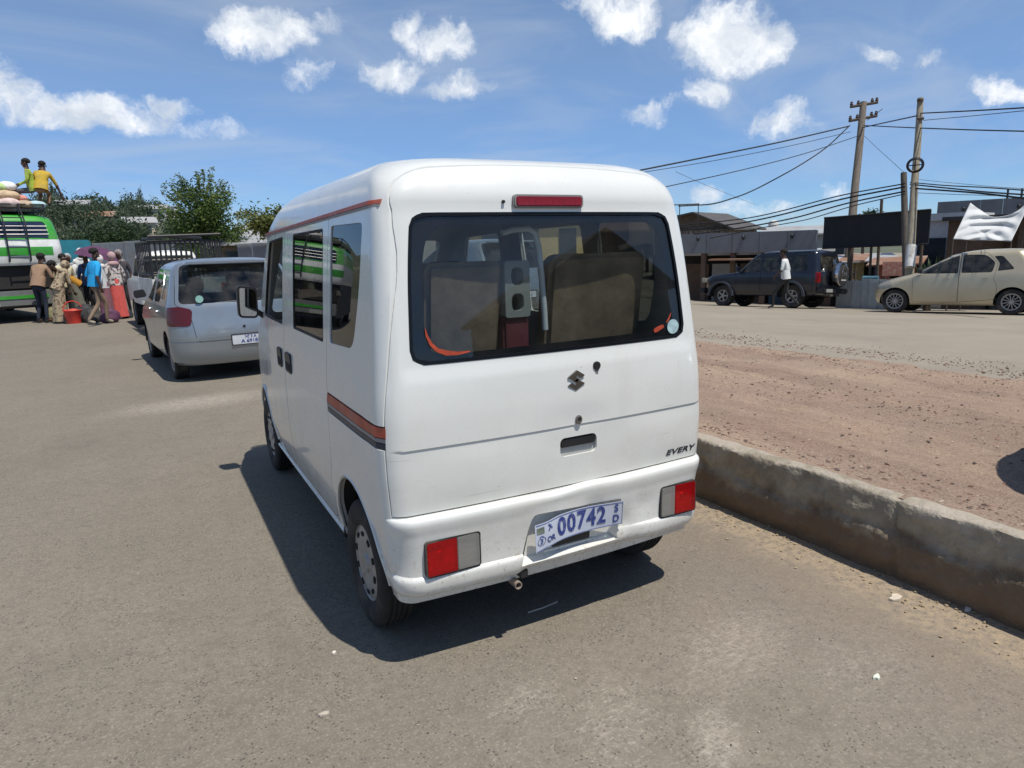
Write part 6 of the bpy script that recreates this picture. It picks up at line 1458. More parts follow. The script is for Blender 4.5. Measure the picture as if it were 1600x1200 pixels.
# agave-like plant by the second pole
pp = G(1452, 19.6, 440); ag = empty('spiky_plant', pp, 0, 'dark spiky palm-like plant between the leaning pole and the champagne hatchback', 'plant')
rg = random.Random(4)
for k in range(60):
    a = rg.uniform(0, 6.28); e = rg.uniform(.1, 1.35); l = rg.uniform(.5, .85); d = Vector((math.cos(a)*math.cos(e), math.sin(a)*math.cos(e), math.sin(e))); sd = Vector((-math.sin(a), math.cos(a), 0))*.035
    b0 = Vector((rg.uniform(-.3, .3), rg.uniform(-.1, .1), .85+rg.uniform(-.2, .15))); m_ = b0+d*l*.55; tp_ = b0+d*l+Vector((0, 0, -.12*math.cos(e)))
    MB().add([b0-sd*.6, b0+sd*.6, m_+sd, m_-sd, tp_], [(0, 1, 2, 3), (3, 2, 4)]).build('leaf', LD, ag)
MB().tube([(0, 0, 0), (.02, 0, .9)], [.11, .08], 8).build('stem', BARK, ag, 60)

# ------------------------------------------------------------------ far hills on the left
def hill_h(x, y):
    d = math.hypot(x-CAM.x, y-CAM.y); az = math.degrees(math.atan2(x-CAM.x, y-CAM.y))
    left = sm(14, -8, az)*sm(60, 235, d)*(15+2.2*math.sin(az*.5+1)+1.4*math.sin(az*1.3))*(1+.25*sm(235, 500, d))
    return left + sm(60, 300, d)*1.5
vs = []; azs = np.arange(-46, 62, 1.5); ds = [45, 60, 80, 100, 125, 150, 175, 200, 225, 250, 300, 400, 600, 900]
for d in ds:
    for a in azs: x, y = CAM.x+d*math.sin(R(a)), CAM.y+d*math.cos(R(a)); vs.append((x, y, hill_h(x, y)-.9+(.25*mnoise.noise(Vector((x*.1, y*.1, 0))))))
n = len(azs); tag(MB().add(vs, [(j*n+i, (j+1)*n+i, (j+1)*n+i+1, j*n+i+1)[::-1] for j in range(len(ds)-1) for i in range(n-1)]).build('hill', mat('hill_scrub', (.085, .095, .055), .95, var=.35, scale=.08, dirt=(.22, .17, .12), dscale=.05, damt=.6), None, 80), kind='structure')
def on_hill(px, D): q = at(px, 400, D); return Vector((q.x, q.y, hill_h(q.x, q.y)-.9))
rg = random.Random(21); wood = MB()
base_c, _ = crown_mesh((1, 1, 1.1), 330, .125, 12, .26, rg)
def blob_tree(mb, p, s_, zs_): c, sn = math.cos(p.x), math.sin(p.x); k = len(mb.v); mb.v += [(p.x+(x*c-y*sn)*s_, p.y+(x*sn+y*c)*s_, p.z+(z+.9)*s_*zs_) for x, y, z in base_c.v]; mb.f += [tuple(i+k for i in f) for f in base_c.f]; mb.mi += [0]*len(base_c.f)
for _ in range(600):
    px = rg.uniform(-40, 620); D = rg.choice([rg.uniform(85, 150), rg.uniform(150, 235), rg.uniform(220, 260)]); blob_tree(wood, on_hill(px, D), rg.uniform(1.5, 3.0)*(D/200)**.4, rg.uniform(.9, 1.5))
o = wood.build('woodland', LF, None); tag(o, 'dark wooded slope of the far hill on the left', kind='stuff')
far = [(95, 232, 2.6, 2.3, 'dark pointed tree on the skyline right behind the bus roof'), (118, 238, 1.9, 1.7, 'narrow dark tree on the far skyline left of the rounded treetop'), (148, 236, 3.1, 1.35, 'broad rounded treetop standing highest on the far skyline'), (176, 240, 2.0, 1.2, 'low dark tree on the skyline above the round dark tree'),
       (194, 238, 2.2, 1.5, 'dark tree just left of the red-roofed house on the skyline'), (232, 236, 2.4, 2.0, 'pointed conifer on the skyline right of the red-roofed house'), (250, 238, 1.8, 1.7, 'slim conifer on the skyline left of the tall leafy tree'), (268, 236, 2.2, 1.4, 'dark tree on the skyline touching the left side of the tall leafy tree'), (400, 200, 2.0, 1.1, 'small dark tree on the slope right of the tall leafy tree')]
for (px, D, s_, k, lb_) in far:
    p = on_hill(px, D); t = empty('tree', p, 0, lb_, 'tree', 'trees on the far skyline'); q = crown_mesh((1, 1, 1.15), 900, .14, 26, .22, rg)[0]
    q.v = [(x*s_*(1 if k < 1.6 else (1-.45*(z+1)/2)), y*s_*(1 if k < 1.6 else (1-.45*(z+1)/2)), (z+1.25)*s_*k) for x, y, z in q.v]; q.build('crown', LF, t); MB().tube([(0, 0, -.5), (0, 0, s_*k*1.2)], [.25, .12], 6).build('trunk', BARK, t)
def house(p, w, d, h, rz, wall, roof, label, rh=1.2, floors=1, nwin=3, kind='gable', name='house', cat='house', group=None):
    e = empty(name, p, rz, label, cat, group); MB().bb((-w/2, 0, -1.5), (w/2, d, h)).build('wall', wall, e)
    if kind == 'gable':
        o_ = .35; f = MB(); f.add([(-w/2-o_, -o_, h-.05), (w/2+o_, -o_, h-.05), (w/2+o_, d/2, h+rh), (-w/2-o_, d/2, h+rh), (w/2+o_, d+o_, h-.05), (-w/2-o_, d+o_, h-.05)]+[(-w/2-o_, -o_, h-.15), (w/2+o_, -o_, h-.15), (w/2+o_, d+o_, h-.15), (-w/2-o_, d+o_, h-.15)], [(0, 1, 2, 3), (3, 2, 4, 5), (6, 9, 8, 7), (0, 6, 7, 1), (1, 7, 8, 4, 2), (4, 8, 9, 5), (5, 9, 6, 0, 3)]); f.build('roof', roof, e)
    else: MB().bb((-w/2-.2, -.2, h), (w/2+.2, d+.2, h+.25)).build('roof', roof, e)
    for fl in range(floors):
        fh = h/floors
        for k in range(nwin):
            x = -w/2+(k+.5)*w/nwin; win_ = MB().bb((x-.45, -.06, fl*fh+fh*.35), (x+.45, .02, fl*fh+fh*.80)).build('window', M['bg_glass'], e); MB().bb((x-.52, -.09, fl*fh+fh*.30), (x+.52, -.0, fl*fh+fh*.345)).build('sill', wall, win_)
    return e
M['bg_glass'] = mat('far_window', (.03, .04, .05), .15); wht = mat('far_white_wall', (.62, .61, .57), .8, dirt=(.4, .36, .3), dscale=.6); crm = mat('far_cream_wall', (.50, .43, .31), .85, dirt=(.3, .24, .17), dscale=.6); gry = mat('far_grey_wall', (.33, .32, .30), .85)
tin = mat('tin_roof', (.42, .42, .41), .5, .3, dirt=(.25, .16, .11), dscale=.6, damt=.5); redr = mat('red_roof', (.34, .11, .075), .7); rust = mat('rusty_tin', (.25, .13, .075), .7, dirt=(.36, .33, .3), dscale=1, damt=.7)
fc = lambda px: -math.atan2(ray(px, 400).x, ray(px, 400).y)
hs = [(95, 205, 7, 5, 6.5, wht, gry, 'flat', 3, 3, 'white three-storey block on the hill just right of the sacks', 0), (207, 222, 8, 5, 3.0, wht, redr, 'gable', 1, 3, 'white house with a red roof on the far skyline', 2), (242, 165, 9, 6, 2.6, wht, tin, 'gable', 1, 3, 'long white house with a tin roof on the slope above the cage of the pickup', 1),
      (122, 150, 8, 5, 2.6, gry, tin, 'gable', 1, 3, 'grey tin-roofed house on the slope below the rounded treetop', 1), (226, 120, 6, 5, 2.4, crm, tin, 'gable', 1, 2, 'cream house with a pale roof half hidden by the round dark tree', 1), (405, 62, 5, 5, 3.4, crm, tin, 'gable', 1, 2, 'cream house with a tin roof between the tall leafy tree and the minivan', 1),
      (268, 175, 7, 5, 4.6, wht, tin, 'flat', 2, 2, 'pale two-storey house left of the tall leafy tree', 0), (108, 190, 7, 4, 2.6, crm, rust, 'gable', 1, 2, 'small house with a rusty roof on the slope behind the bus', 1), (152, 130, 9, 5, 2.2, gry, rust, 'gable', 1, 3, 'low grey house with a rusty roof behind the round dark tree', 1), (445, 120, 8, 6, 4.0, wht, tin, 'gable', 2, 3, 'white two-storey house behind the yellowish trees', 1)]
for (px, D, w, d, h, wm, rm, kd, fl, nw, lb_, rh) in hs: house(on_hill(px, D) if D > 60 else G(px, D), w*(.8 if D > 60 else 1), d*.7, h+.6, fc(px)+rg.uniform(-.5, .5), wm, rm, lb_, rh or 1, fl, nw, kd, group='houses on the far slope')
# long corrugated metal wall beyond the crowd
def corr_sheet(w, h, pitch=.076, amp=.018, wob=0):
    n = int(w/pitch*4); vs = []; fs = []
    for k in range(n+1):
        x = w*k/n; y = amp*math.sin(2*math.pi*x/pitch)
        for z in (0, h): vs.append((x, y+wob*(x/w-.5), z))
        for z in (0, h): vs.append((x, y+.012+wob*(x/w-.5), z))
    for k in range(n): a = 4*k; fs += [(a, a+4, a+5, a+1), (a+2, a+3, a+7, a+6), (a+1, a+5, a+7, a+3)]
    return MB().add(vs, fs).mesh('sheet')
galv = mat('galvanised_sheet', (.36, .40, .42), .45, .5, var=.15, scale=3, dirt=(.28, .22, .17), dscale=2, damt=.45, stretch=(1, 1, .4)); galv2 = mat('dull_galvanised', (.23, .25, .27), .6, .3, var=.2, dirt=(.2, .14, .1), dscale=1.5, damt=.5)
def sheet_fence(a, b, h, n, m, label, group=None, post=True, jag=.05, seed=1):
    r_ = random.Random(seed); d = (b-a); L_ = math.hypot(d.x, d.y); e = empty('metal_fence', a, math.atan2(d.y, d.x), label, 'fence', group); w = L_/n; sh = corr_sheet(w+.04, h)
    sh.materials.append(m); dz = (b.z-a.z)/n
    for k in range(n):
        o = bpy.data.objects.new('sheet', sh); COL.objects.link(o); o.parent = e; o.location = (k*w, (k % 2)*.03, k*dz-.05+r_.uniform(-jag, jag)); o.rotation_euler = (0, r_.uniform(-.012, .012), 0)
    if post:
        for k in range(0, n+1, 2): MB().bb((k*w-.04, .06, k*dz-.1), (k*w+.04, .14, k*dz+h-.05)).build('post', BARK, e)
    return e
a = G(146, 38, 400); b = G(300, 36, 400); sheet_fence(a, b, 2.45, 6, galv2, 'long dull grey corrugated metal wall behind the crowd and the pickup', seed=3)
a = G(372, 30, 400); b = G(470, 27, 400); sheet_fence(a, b, 1.9, 4, galv2, 'dark corrugated metal wall behind the silver hatchback roof', seed=5)
house(G(400, 33, 400), 3.6, 3, 2.15, fc(400)+.1, mat('shed_brown', (.16, .12, .09), .9), tin, 'brown shed with a flat tin roof just left of the minivan', .3, 1, 2)
# brown low plinth at the foot of the bus
# ------------------------------------------------------------------ right side of the road
def P3(px, py, D): return at(px, py, D)
grey_c = mat('grey_cladding', (.15, .16, .175), .55, .2, var=.08, scale=2, dirt=(.10, .10, .10), damt=.4, stretch=(1, 1, .5)); brownw = mat('brown_shop_wall', (.13, .085, .06), .9, dirt=(.05, .04, .03), damt=.5); shade_w = mat('shaded_shop_wall', (.035, .032, .03), .9)  # back walls of open fronts: interior shade put into a near-black colour
A = at(1030, 388, 31); B = at(1277, 376, 27.5); A.z = B.z = -1.5; d = B-A; L_ = d.length
shop = empty('shop_row', A, math.atan2(d.y, d.x), 'long low shop row with a plain grey parapet behind the navy off-roader', 'building')
zt = .02+at(1150, 364, 29).z+1.5; zb = at(1150, 395, 29).z+1.5
npan = 6
for k in range(npan): MB().bb((k*L_/npan+.008, -.25, zb), ((k+1)*L_/npan-.008, -.19, zt)).build('parapet_panel', grey_c, shop)
MB().bb((0, -.19, zb+.02), (L_, .1, zt-.02)).build('parapet', grey_c, shop); MB().bb((0, .1, zb-.1), (L_, 5.5, zb+.05)).build('roof', tin, shop); MB().bb((0, 2.2, 0), (L_, 2.4, zb-.1)).build('back_wall', shade_w, shop)
for k in range(5): x = .8+k*(L_-1.6)/4; MB().bb((x-.10, -.1, 0), (x+.10, .1, zb)).build('column', brownw, shop)
for k in range(4): x = .8+(k+.5)*(L_-1.6)/4; MB().bb((x-.6, 1.2, 0), (x+.5, 1.3, zb-.5)).build('shutter', (brownw, gry, brownw, mat('blue_shutter', (.05, .09, .13), .6))[k], shop)
MB().bb((2.5, -.9, zb-.30), (5.0, .0, zb-.24)).build('awning', rust, shop)
for k in range(3):
    x = L_*(.16+.29*k+.12); MB().ball((x, -.30, zt-.22), (.07, .07, .10), 10, 8).build('wall_lamp', M['black_plastic'], shop, 60)
# stone and timber house behind
A = at(1020, 360, 44); B = at(1138, 360, 41); A.z = B.z = -1.5; d = B-A; L_ = d.length; sh_ = empty('stone_house', A, math.atan2(d.y, d.x), 'unfinished stone house with a low dark tin gable above the grey parapet', 'house')
stn = mat('rough_stone', (.20, .165, .125), .95, var=.5, scale=5, dirt=(.07, .06, .05), dscale=4, damt=.7); ht = at(1080, 345, 42).z+1.5; hp = at(1092, 331, 42).z+1.5
MB().bb((0, 0, 0), (L_, 5, ht-.6)).build('wall', stn, sh_)
zz_ = ht-.6; hr2 = random.Random(2)
for r_ in range(5):
    x = 0
    while x < L_-.2: w_ = hr2.uniform(.3, .6); MB().bb((x+.02, -.10-hr2.random()*.05, zz_-1.35+r_*.28), (min(L_, x+w_)-.02, .03, zz_-1.35+r_*.28+.25)).build('stone', stn, sh_); x += w_
MB().prism([(0, ht-.6), (L_, ht-.6), (L_, ht-.45), (L_*.58, hp-.1), (0, ht+.05)], .25, .45, 'y').build('gable_boards', mat('weathered_boards', (.16, .125, .09), .9, var=.3, scale=6), sh_)
for (x0, z0, x1, z1) in ((L_*.58, hp, L_+.55, ht-.55), (L_*.58, hp, -.4, ht+.02)):
    MB().add([(x0, -.5, z0), (x1, -.5, z1), (x1, 5.2, z1), (x0, 5.2, z0), (x0, -.5, z0-.10), (x1, -.5, z1-.10), (x1, 5.2, z1-.10), (x0, 5.2, z0-.10)], [(0, 1, 2, 3), (7, 6, 5, 4), (0, 4, 5, 1), (1, 5, 6, 2), (2, 6, 7, 3), (3, 7, 4, 0)]).build('roof', mat('dark_tin', (.07, .065, .06), .7, dirt=(.2, .15, .11), damt=.5), sh_)
MB().bb((L_*.35, -.12, ht-1.35), (L_*.85, -.02, ht-.95)).build('lintel', crm, sh_)
fr = empty('roof_frame', at(1059, 330, 38), fc(1060), 'thin metal frame sticking up beside the minivan roof edge in front of the stone house', 'frame')
MB().tube([(-.6, 0, .35), (1.15, 0, .35)], .03, 5).build('rail', M['black_plastic'], fr); MB().tube([(1.1, 0, .35), (1.1, 0, -.8)], .025, 5).build('upright', M['black_plastic'], fr); MB().tube([(.1, 0, .35), (.1, 0, -.8)], .025, 5).build('upright', M['black_plastic'], fr)
# water tower and far roofs
wt = empty('water_tank', at(1208, 366, 60), 0, 'small pale water tank on a stand far behind the grey parapet', 'tank')
MB().lathe([(0, .35), (.42, .35), (.44, .9), (.30, 1.15), (0, 1.22)], 16, 'z').build('tank', wht, wt, 40); MB().bb((-.4, -.4, -4), (.4, .4, .35)).build('stand', gry, wt)
house(V((*G(1255, 48)[:2], -1)), 5.5, 4, at(1255, 364, 48).z+1, fc(1240), gry, tin, 'low grey house far behind the right end of the grey parapet', .5, 1, 3, 'gable')
house(V((*G(1215, 55)[:2], -1)), 6, 4, at(1215, 366, 55).z+1, fc(1215), stn, rust, 'low brown house below the water tank', .4, 1, 3, 'flat')
# white and blue shop, brown wall and grey block behind the cloth
A = at(1447, 380, 24.5); A.z = -1; wb = house(A, 1.9, 2.5, at(1460, 345, 24.5).z+1, fc(1460)-.3, mat('pale_blue_wall', (.52, .56, .58), .8, dirt=(.3, .3, .3)), mat('pale_roof', (.55, .55, .52), .6), 'small pale blue kiosk right of the black billboard', .2, 1, 1, 'flat')
wb.location.x += .35
A = at(1478, 395, 22.0); B = at(1680, 395, 19.5); A.z = B.z = -1; d = B-A; L_ = d.length; br = empty('brown_shop', A, math.atan2(d.y, d.x), 'brown shop with a dark open front behind the white cloth', 'building'); ht = at(1495, 345, 22).z+1
MB().bb((0, 0, 0), (.9, 2.5, ht)).build('wall', brownw, br); MB().bb((.9, 2.3, 0), (L_, 2.5, ht)).build('back_wall', brownw, br); MB().bb((-.1, -.3, ht), (L_, 2.6, ht+.12)).build('roof', mat('dark_tin2', (.05, .048, .045), .7), br)
for x in (1.9, 3.4): MB().bb((x, .0, 0), (x+.12, .12, ht)).build('post', BARK, br)
MB().bb((1.0, 1.2, 0), (L_-.2, 1.6, 1.0)).build('counter', stn, br)
A = at(1464, 340, 34); B = at(1720, 330, 30); A.z = B.z = -1.5; d = B-A; L_ = d.length; gb = empty('grey_block', A, math.atan2(d.y, d.x), 'flat-topped grey block rising behind the white cloth', 'building'); ht = at(1530, 312, 32.5).z+1.5
MB().bb((0, 0, 0), (L_, 6, ht-1.0)).build('wall', gry, gb)
for k in range(7): MB().bb((k*L_/7+.01, -.18, ht-1.05), ((k+1)*L_/7-.01, -.05, ht)).build('parapet_panel', grey_c, gb)
for k in range(2): MB().ball((L_*(.18+.35*k), -.24, ht-.4), (.08, .08, .11), 10, 8).build('wall_lamp', M['black_plastic'], gb, 60)
for k in range(3): MB().bb((1+k*1.8, -.06, ht-2.6), (2.1+k*1.8, .02, ht-1.4)).build('window', M['bg_glass'], gb)
for x in (.9*L_*.48, L_*.52): MB().tube([(x, 1, ht-.2), (x, 1, ht+.45)], .05, 6).build('vent_pipe', M['black_plastic'], gb)
# white cloth tied up as an awning
cw = mat('white_tarpaulin', (.60, .61, .60), .75, var=.08, scale=3, dirt=(.42, .42, .42), dscale=3, damt=.4); TL, TR, BL, BR_ = at(1516, 317, 19.6), at(1612, 312, 18.6), at(1489, 374, 19.2), at(1580, 377, 18.4)
vs = []; nu, nv_ = 44, 34
for j in range(nv_+1):
    for i in range(nu+1):
        u, v = i/nu, j/nv_; q = TL.lerp(TR, u).lerp(BL.lerp(BR_, u), v); s_ = math.sin(math.pi*u)
        q = q+Vector((0, 0, -.42*s_*(1-v)**1.6-.05*s_*math.sin(v*3.1)))+Vector((.3, -.5, 0))*(.34*math.sin(u*9+v*6)*math.sin(math.pi*u)*(1-v*.6)*.5+.30*math.sin(v*13-u*8)*s_*.40)
        ndir = (CAM-TL).normalized(); q = q+ndir*(.10*math.sin(2*math.pi*(3.2*(v+.42*s_)+.2*u))*math.sin(math.pi*u)**.6*(1-.5*v)+.05*math.sin(u*17+v*4)*v)
        vs.append(q)
fs = [(j*(nu+1)+i, j*(nu+1)+i+1, (j+1)*(nu+1)+i+1, (j+1)*(nu+1)+i) for j in range(nv_) for i in range(nu)]
o = MB().add(vs, fs).build('cloth_awning', cw, None, 180); md = o.modifiers.new('t', 'SOLIDIFY'); md.thickness = .01; tag(o, 'sagging white cloth tied up as an awning at the right edge', 'awning')
e = empty('awning_poles', G(1605, 18.5), 0, 'thin poles holding up the white cloth', 'poles')
for q in (TL, TR, BL, BR_): l = q-e.location; MB().tube([(l.x, l.y, ground_z(q.x, q.y)-e.location.z), tuple(l)], .022, 6).build('pole', BARK, e)
# billboard
a, b = at(1285, 388, 24), at(1450, 381, 21.5); c_, d_ = at(1285, 341, 24), at(1450, 328, 21.5); dd = (b-a); L_ = math.hypot(dd.x, dd.y)
bb = empty('billboard', Vector((a.x, a.y, ground_z(a.x, a.y))), math.atan2(dd.y, dd.x), 'long blank black billboard on posts at the far roadside', 'billboard'); z0 = a.z-bb.location.z; z1 = b.z-bb.location.z; t0 = c_.z-bb.location.z; t1 = d_.z-bb.location.z
MB().add([(0, 0, z0), (L_, 0, z1), (L_, 0, t1), (0, 0, t0), (0, .06, z0), (L_, .06, z1), (L_, .06, t1), (0, .06, t0)], [(0, 1, 2, 3), (7, 6, 5, 4), (0, 4, 5, 1), (1, 5, 6, 2), (2, 6, 7, 3), (3, 7, 4, 0)]).build('board', mat('black_board', (.016, .017, .019), .75, var=.25, scale=1.5), bb)
for (p_, q_, r_, s_) in ((0, z0, L_, z1), (0, t0, L_, t1)): MB().tube([(p_, -.01, q_), (r_, -.01, s_)], .03, 6).build('frame_bar', M['black_plastic'], bb)
for x, r_, top_ in ((L_*.27, .10, 0), (L_*.47, .045, 0), (L_*.54, .05, .5), (L_*.93, .05, 0)): MB().tube([(x+.05, .14, -.3), (x, .14, t0+top_)], r_, 8).build('post', BARK, bb)
# low galvanised fence under it
a = land(at(1306, 470, 23.2)); b = land(at(1412, 477, 20.6)); sheet_fence(a, b, .98, 8, galv, 'low pale corrugated metal fence between the navy off-roader and the champagne hatchback', seed=8, jag=.03)
# shacks behind the fence
def shack(px, D, w, h, wm, rm, label, seed, ty=None):
    p = G(px, D); e = empty('shack', p, fc(px)+random.Random(seed).uniform(-.2, .2), label, 'shack', 'shacks under the billboard'); n = 5
    for k in range(n):
        if k == 2: continue
        MB().bb((-w/2+k*w/n+.01, -.02, -.3), (-w/2+(k+1)*w/n-.01, .03, h-.05*(k % 2))).build('board', wm, e)
    MB().bb((-w/2, 1.0, -.3), (w/2, 1.06, h-.1)).build('back_wall', shade_w, e)
    MB().add([(-w/2-.2, -.5, h-.05), (w/2+.2, -.5, h), (w/2+.2, 1.4, h+.2), (-w/2-.2, 1.4, h+.15), (-w/2-.2, -.5, h-.1), (w/2+.2, -.5, h-.05), (w/2+.2, 1.4, h+.15), (-w/2-.2, 1.4, h+.10)], [(0, 1, 2, 3), (7, 6, 5, 4), (0, 4, 5, 1), (1, 5, 6, 2), (2, 6, 7, 3), (3, 7, 4, 0)]).build('roof', rm, e); return e
yel = mat('yellow_boards', (.40, .33, .17), .85, var=.3); rb = mat('red_boards', (.33, .12, .08), .85, var=.3)
shack(1303, 26, 1.5, 1.75, brownw, rust, 'brown shack right behind the spare wheel of the navy off-roader', 1)
shack(1352, 25.5, 1.6, 1.75, yel, tin, 'pale yellow board shack in the middle under the billboard', 2)
shack(1392, 24, 1.3, 1.55, rb, rust, 'reddish board shack next to the leaning pole', 3)
sg = empty('hanging_sign', at(1400, 420, 21.6), fc(1400), 'small faded red and white painted board hanging beside the leaning pole', 'sign'); MB().bb((-.38, 0, -.22), (.22, .03, .22)).build('board', mat('faded_red_print', (.48, .20, .14), .8, var=.5, scale=16, dirt=(.6, .55, .45), dscale=12, damt=.8), sg)
sg = empty('crate', land(at(1358, 465, 22.8)), fc(1358), 'light blue plastic crate standing on end behind the low metal fence', 'crate'); MB().ring(rrect(-.25, .5, .25, 1.05, .03), rrect(-.20, .55, .20, 1.0, .02), 0, .3, 'y').build('rim', mat('light_blue_plastic', (.2, .42, .52), .5), sg); MB().bb((-.22, .1, .0), (.22, .2, 1.02)).build('base', mat('light_blue_plastic', (.2, .42, .52), .5), sg)
for i, (px, D, h, lb_) in enumerate(((1330, 23.4, 1.35, 'thin dark stake left of the blue crate'), (1360, 23.3, 1.4, 'dark blue stake leaning by the crate'), (1376, 22.6, 1.3, 'short wooden stake near the red shack'))):
    p = G(px, D); tag(MB().tube([p, p+V((.04, 0, h))], .03, 6).build('stake', BARK if i != 1 else M['navy'], None), lb_, 'stake', 'stakes behind the low metal fence')
# utility poles
def pole(bp, tp, r0, r1, label, m=None):
    e = empty('utility_pole', bp, 0, label, 'pole'); l = tp-bp; MB().tube([(0, 0, -.2)]+[tuple(l*t+Vector((.02*math.sin(t*9), 0, 0))) for t in (0, .2, .4, .6, .8, 1)], [r0]+[r0+(r1-r0)*t for t in (0, .2, .4, .6, .8, 1)], 12).build('shaft', m or mat('pole_wood', (.20, .165, .13), .9, var=.25, scale=6, bump=.5, bscale=14, stretch=(4, 4, .4), dirt=(.08, .065, .05)), e, 60); return e
b1 = at(1322, 432, 25.5); b1.z = ground_z(b1.x, b1.y); t1_ = at(1349, 160, 25.8); t1_ = V((b1.x+(t1_.x-b1.x)*.55, b1.y+(t1_.y-b1.y)*.55, t1_.z)); t1_ = at(1349, 160, 26.2)
pl1 = pole(b1, t1_, .17, .12, 'tall brown wooden utility pole with two cross-arms rising behind the black billboard')
def rel(o, p): return p-o.location
for (pa_, pb_, nm) in (((1329, 167), (1371, 160), 'cross_arm'), ((1327, 189), (1370, 181), 'cross_arm')):
    A_, B_ = rel(pl1, at(*pa_, 26.1)), rel(pl1, at(*pb_, 26.3)); ca = MB().tube([A_, B_], .055, 6).build(nm, BARK, pl1)
    for t in (.03, .28, .80, .97):
        q = A_.lerp(B_, t); MB().lathe([(0, 0), (.05, .0), (.065, .05), (.035, .08), (.055, .11), (0, .15)], 8, 'z', q+V((0, 0, .05))).build('insulator', mat('insulator_brown', (.07, .04, .03), .3), ca, 60)
MB().tube([rel(pl1, at(1355, 188, 26.2)), rel(pl1, at(1379, 170, 26.0))], .012, 4).build('bracket', M['black_plastic'], pl1)
b2 = at(1420, 450, 19.6); b2 = V((b2.x, b2.y, ground_z(b2.x, b2.y))); t2_ = at(1438, 154, 20.4)
pl2 = pole(b2, t2_, .13, .085, 'slender weathered utility pole with a white-painted foot and a hanging cable coil', mat('pole_pale', (.30, .26, .19), .9, var=.3, scale=5, bump=.5, bscale=14, stretch=(4, 4, .4), dirt=(.10, .085, .06)))
q0, q1 = rel(pl2, at(1424.2, 384, 19.8)), rel(pl2, at(1421.5, 418, 19.7)); MB().tube([q0, q1], .134, 12).build('white_paint_band', mat('flaking_white_paint', (.60, .60, .57), .8, dirt=(.25, .2, .15), dscale=9, damt=.9), pl2, 60)
cq = rel(pl2, at(1430, 258, 20.0)); vw = (at(1430, 258, 20)-CAM).normalized(); sx_ = vw.cross(V((0, 0, 1))).normalized()
cr_ = MB()
for k in range(3): cr_.tube([cq-vw*.16+sx_*(.175+.02*k)*math.cos(a)+V((0, 0, 1))*(.165+.02*k)*math.sin(a)+vw*.03*(k-1) for a in np.linspace(0, 2*math.pi, 26)[:-1]], .018, 6, closed=True)
o = cr_.build('cable_coil', M['black_plastic'], pl2, 60); MB().tube([cq-vw*.16+sx_*.19, cq-vw*.16-sx_*.19], .015, 5).build('coil_strap', M['black_plastic'], pl2); MB().tube([cq-vw*.16+V((0, 0, .19)), cq-vw*.16-V((0, 0, .19))], .015, 5).build('coil_strap', M['black_plastic'], pl2)
MB().tube([rel(pl2, at(1434, 186, 20.2)), rel(pl2, at(1443, 185, 20.2))], .04, 6).build('bracket', BARK, pl2); MB().lathe([(0, -.04), (.09, -.04), (.09, .02), (0, .02)], 10, 'z', rel(pl2, at(1438, 156, 20.3))).build('pole_cap', BARK, pl2)
b3 = at(1421, 440, 20.6); b3.z = ground_z(b3.x, b3.y); tag(MB().tube([b3, at(1412, 270, 21)], [.11, .085], 10).build('leaning_post', mat('post_dark', (.10, .085, .07), .9, var=.3, stretch=(3, 3, .4)), None, 60), 'short dark post leaning against the slender utility pole', 'post')
# cables
cabm = mat('cable_black', (.012, .012, .013), .7)
def cable(pts, r, label, sag=0):
    """pts: pixel x, pixel y, distance; a smooth line through them"""
    P = [at(*q) for q in pts]; out = []
    n = len(P); ts = np.linspace(0, n-1, 28 if n > 2 else 24)
    if n == 2: out = [P[0].lerp(P[1], t)+V((0, 0, -sag*4*t*(1-t))) for t in np.linspace(0, 1, 24)]
    else:
        acc = [0]; 
        for i in range(1, n): acc.append(acc[-1]+(P[i]-P[i-1]).length)
        cs_ = [[p[k] for p in P] for k in range(3)]
        for s_ in np.linspace(0, acc[-1], 30): out.append(V([float(pchip(acc, [float(c) for c in cs_[k]], s_)[0]) for k in range(3)]))
    tag(MB().tube(out, r, 5).build('cable', cabm, None, 60), label, 'cable', 'overhead cables')
cable([(1000, 266, 20), (1100, 246, 21.5), (1200, 226, 23), (1327, 197, 26)], .024, 'topmost thick cable running from the minivan roof up to the brown pole')
cable([(1000, 270, 20), (1110, 252, 21.5), (1215, 232, 23), (1329, 206, 26)], .010, 'thin cable just below the topmost cable left of the brown pole')
cable([(1030, 294, 20), (1140, 270, 21.5), (1250, 242, 24), (1345, 211, 26)], .014, 'thin cable running to the brown pole one step below the topmost pair')
cable([(1060, 322, 22), (1100, 320, 22), (1150, 308, 23), (1220, 275, 24), (1285, 235, 25), (1328, 196, 26)], .022, 'thick sagging cable climbing from the roof frame to the brown pole')
cable([(1055, 268, 21), (1110, 292, 26), (1180, 320, 33)], .006, 'very thin drooping wire crossing the sky right of the minivan roof')
cable([(1349, 199, 26), (1390, 190, 23), (1432, 181, 20.3)], .020, 'cable between the tops of the brown pole and the slender pole')
cable([(1438, 177, 20.3), (1520, 173, 18), (1640, 166, 15)], .018, 'upper cable leaving the slender pole to the right')
cable([(1443, 188, 20.3), (1520, 181, 18), (1640, 169, 15)], .009, 'thin cable below the upper cable right of the slender pole')
cable([(1349, 196, 26), (1390, 198, 23), (1436, 200, 20.3), (1520, 203, 18), (1640, 206, 15)], .017, 'level cable passing both poles to the right edge')
cable([(1350, 212, 26), (1380, 240, 24), (1413, 270, 21)], .007, 'thin slanting wire from the brown pole down to the leaning post')
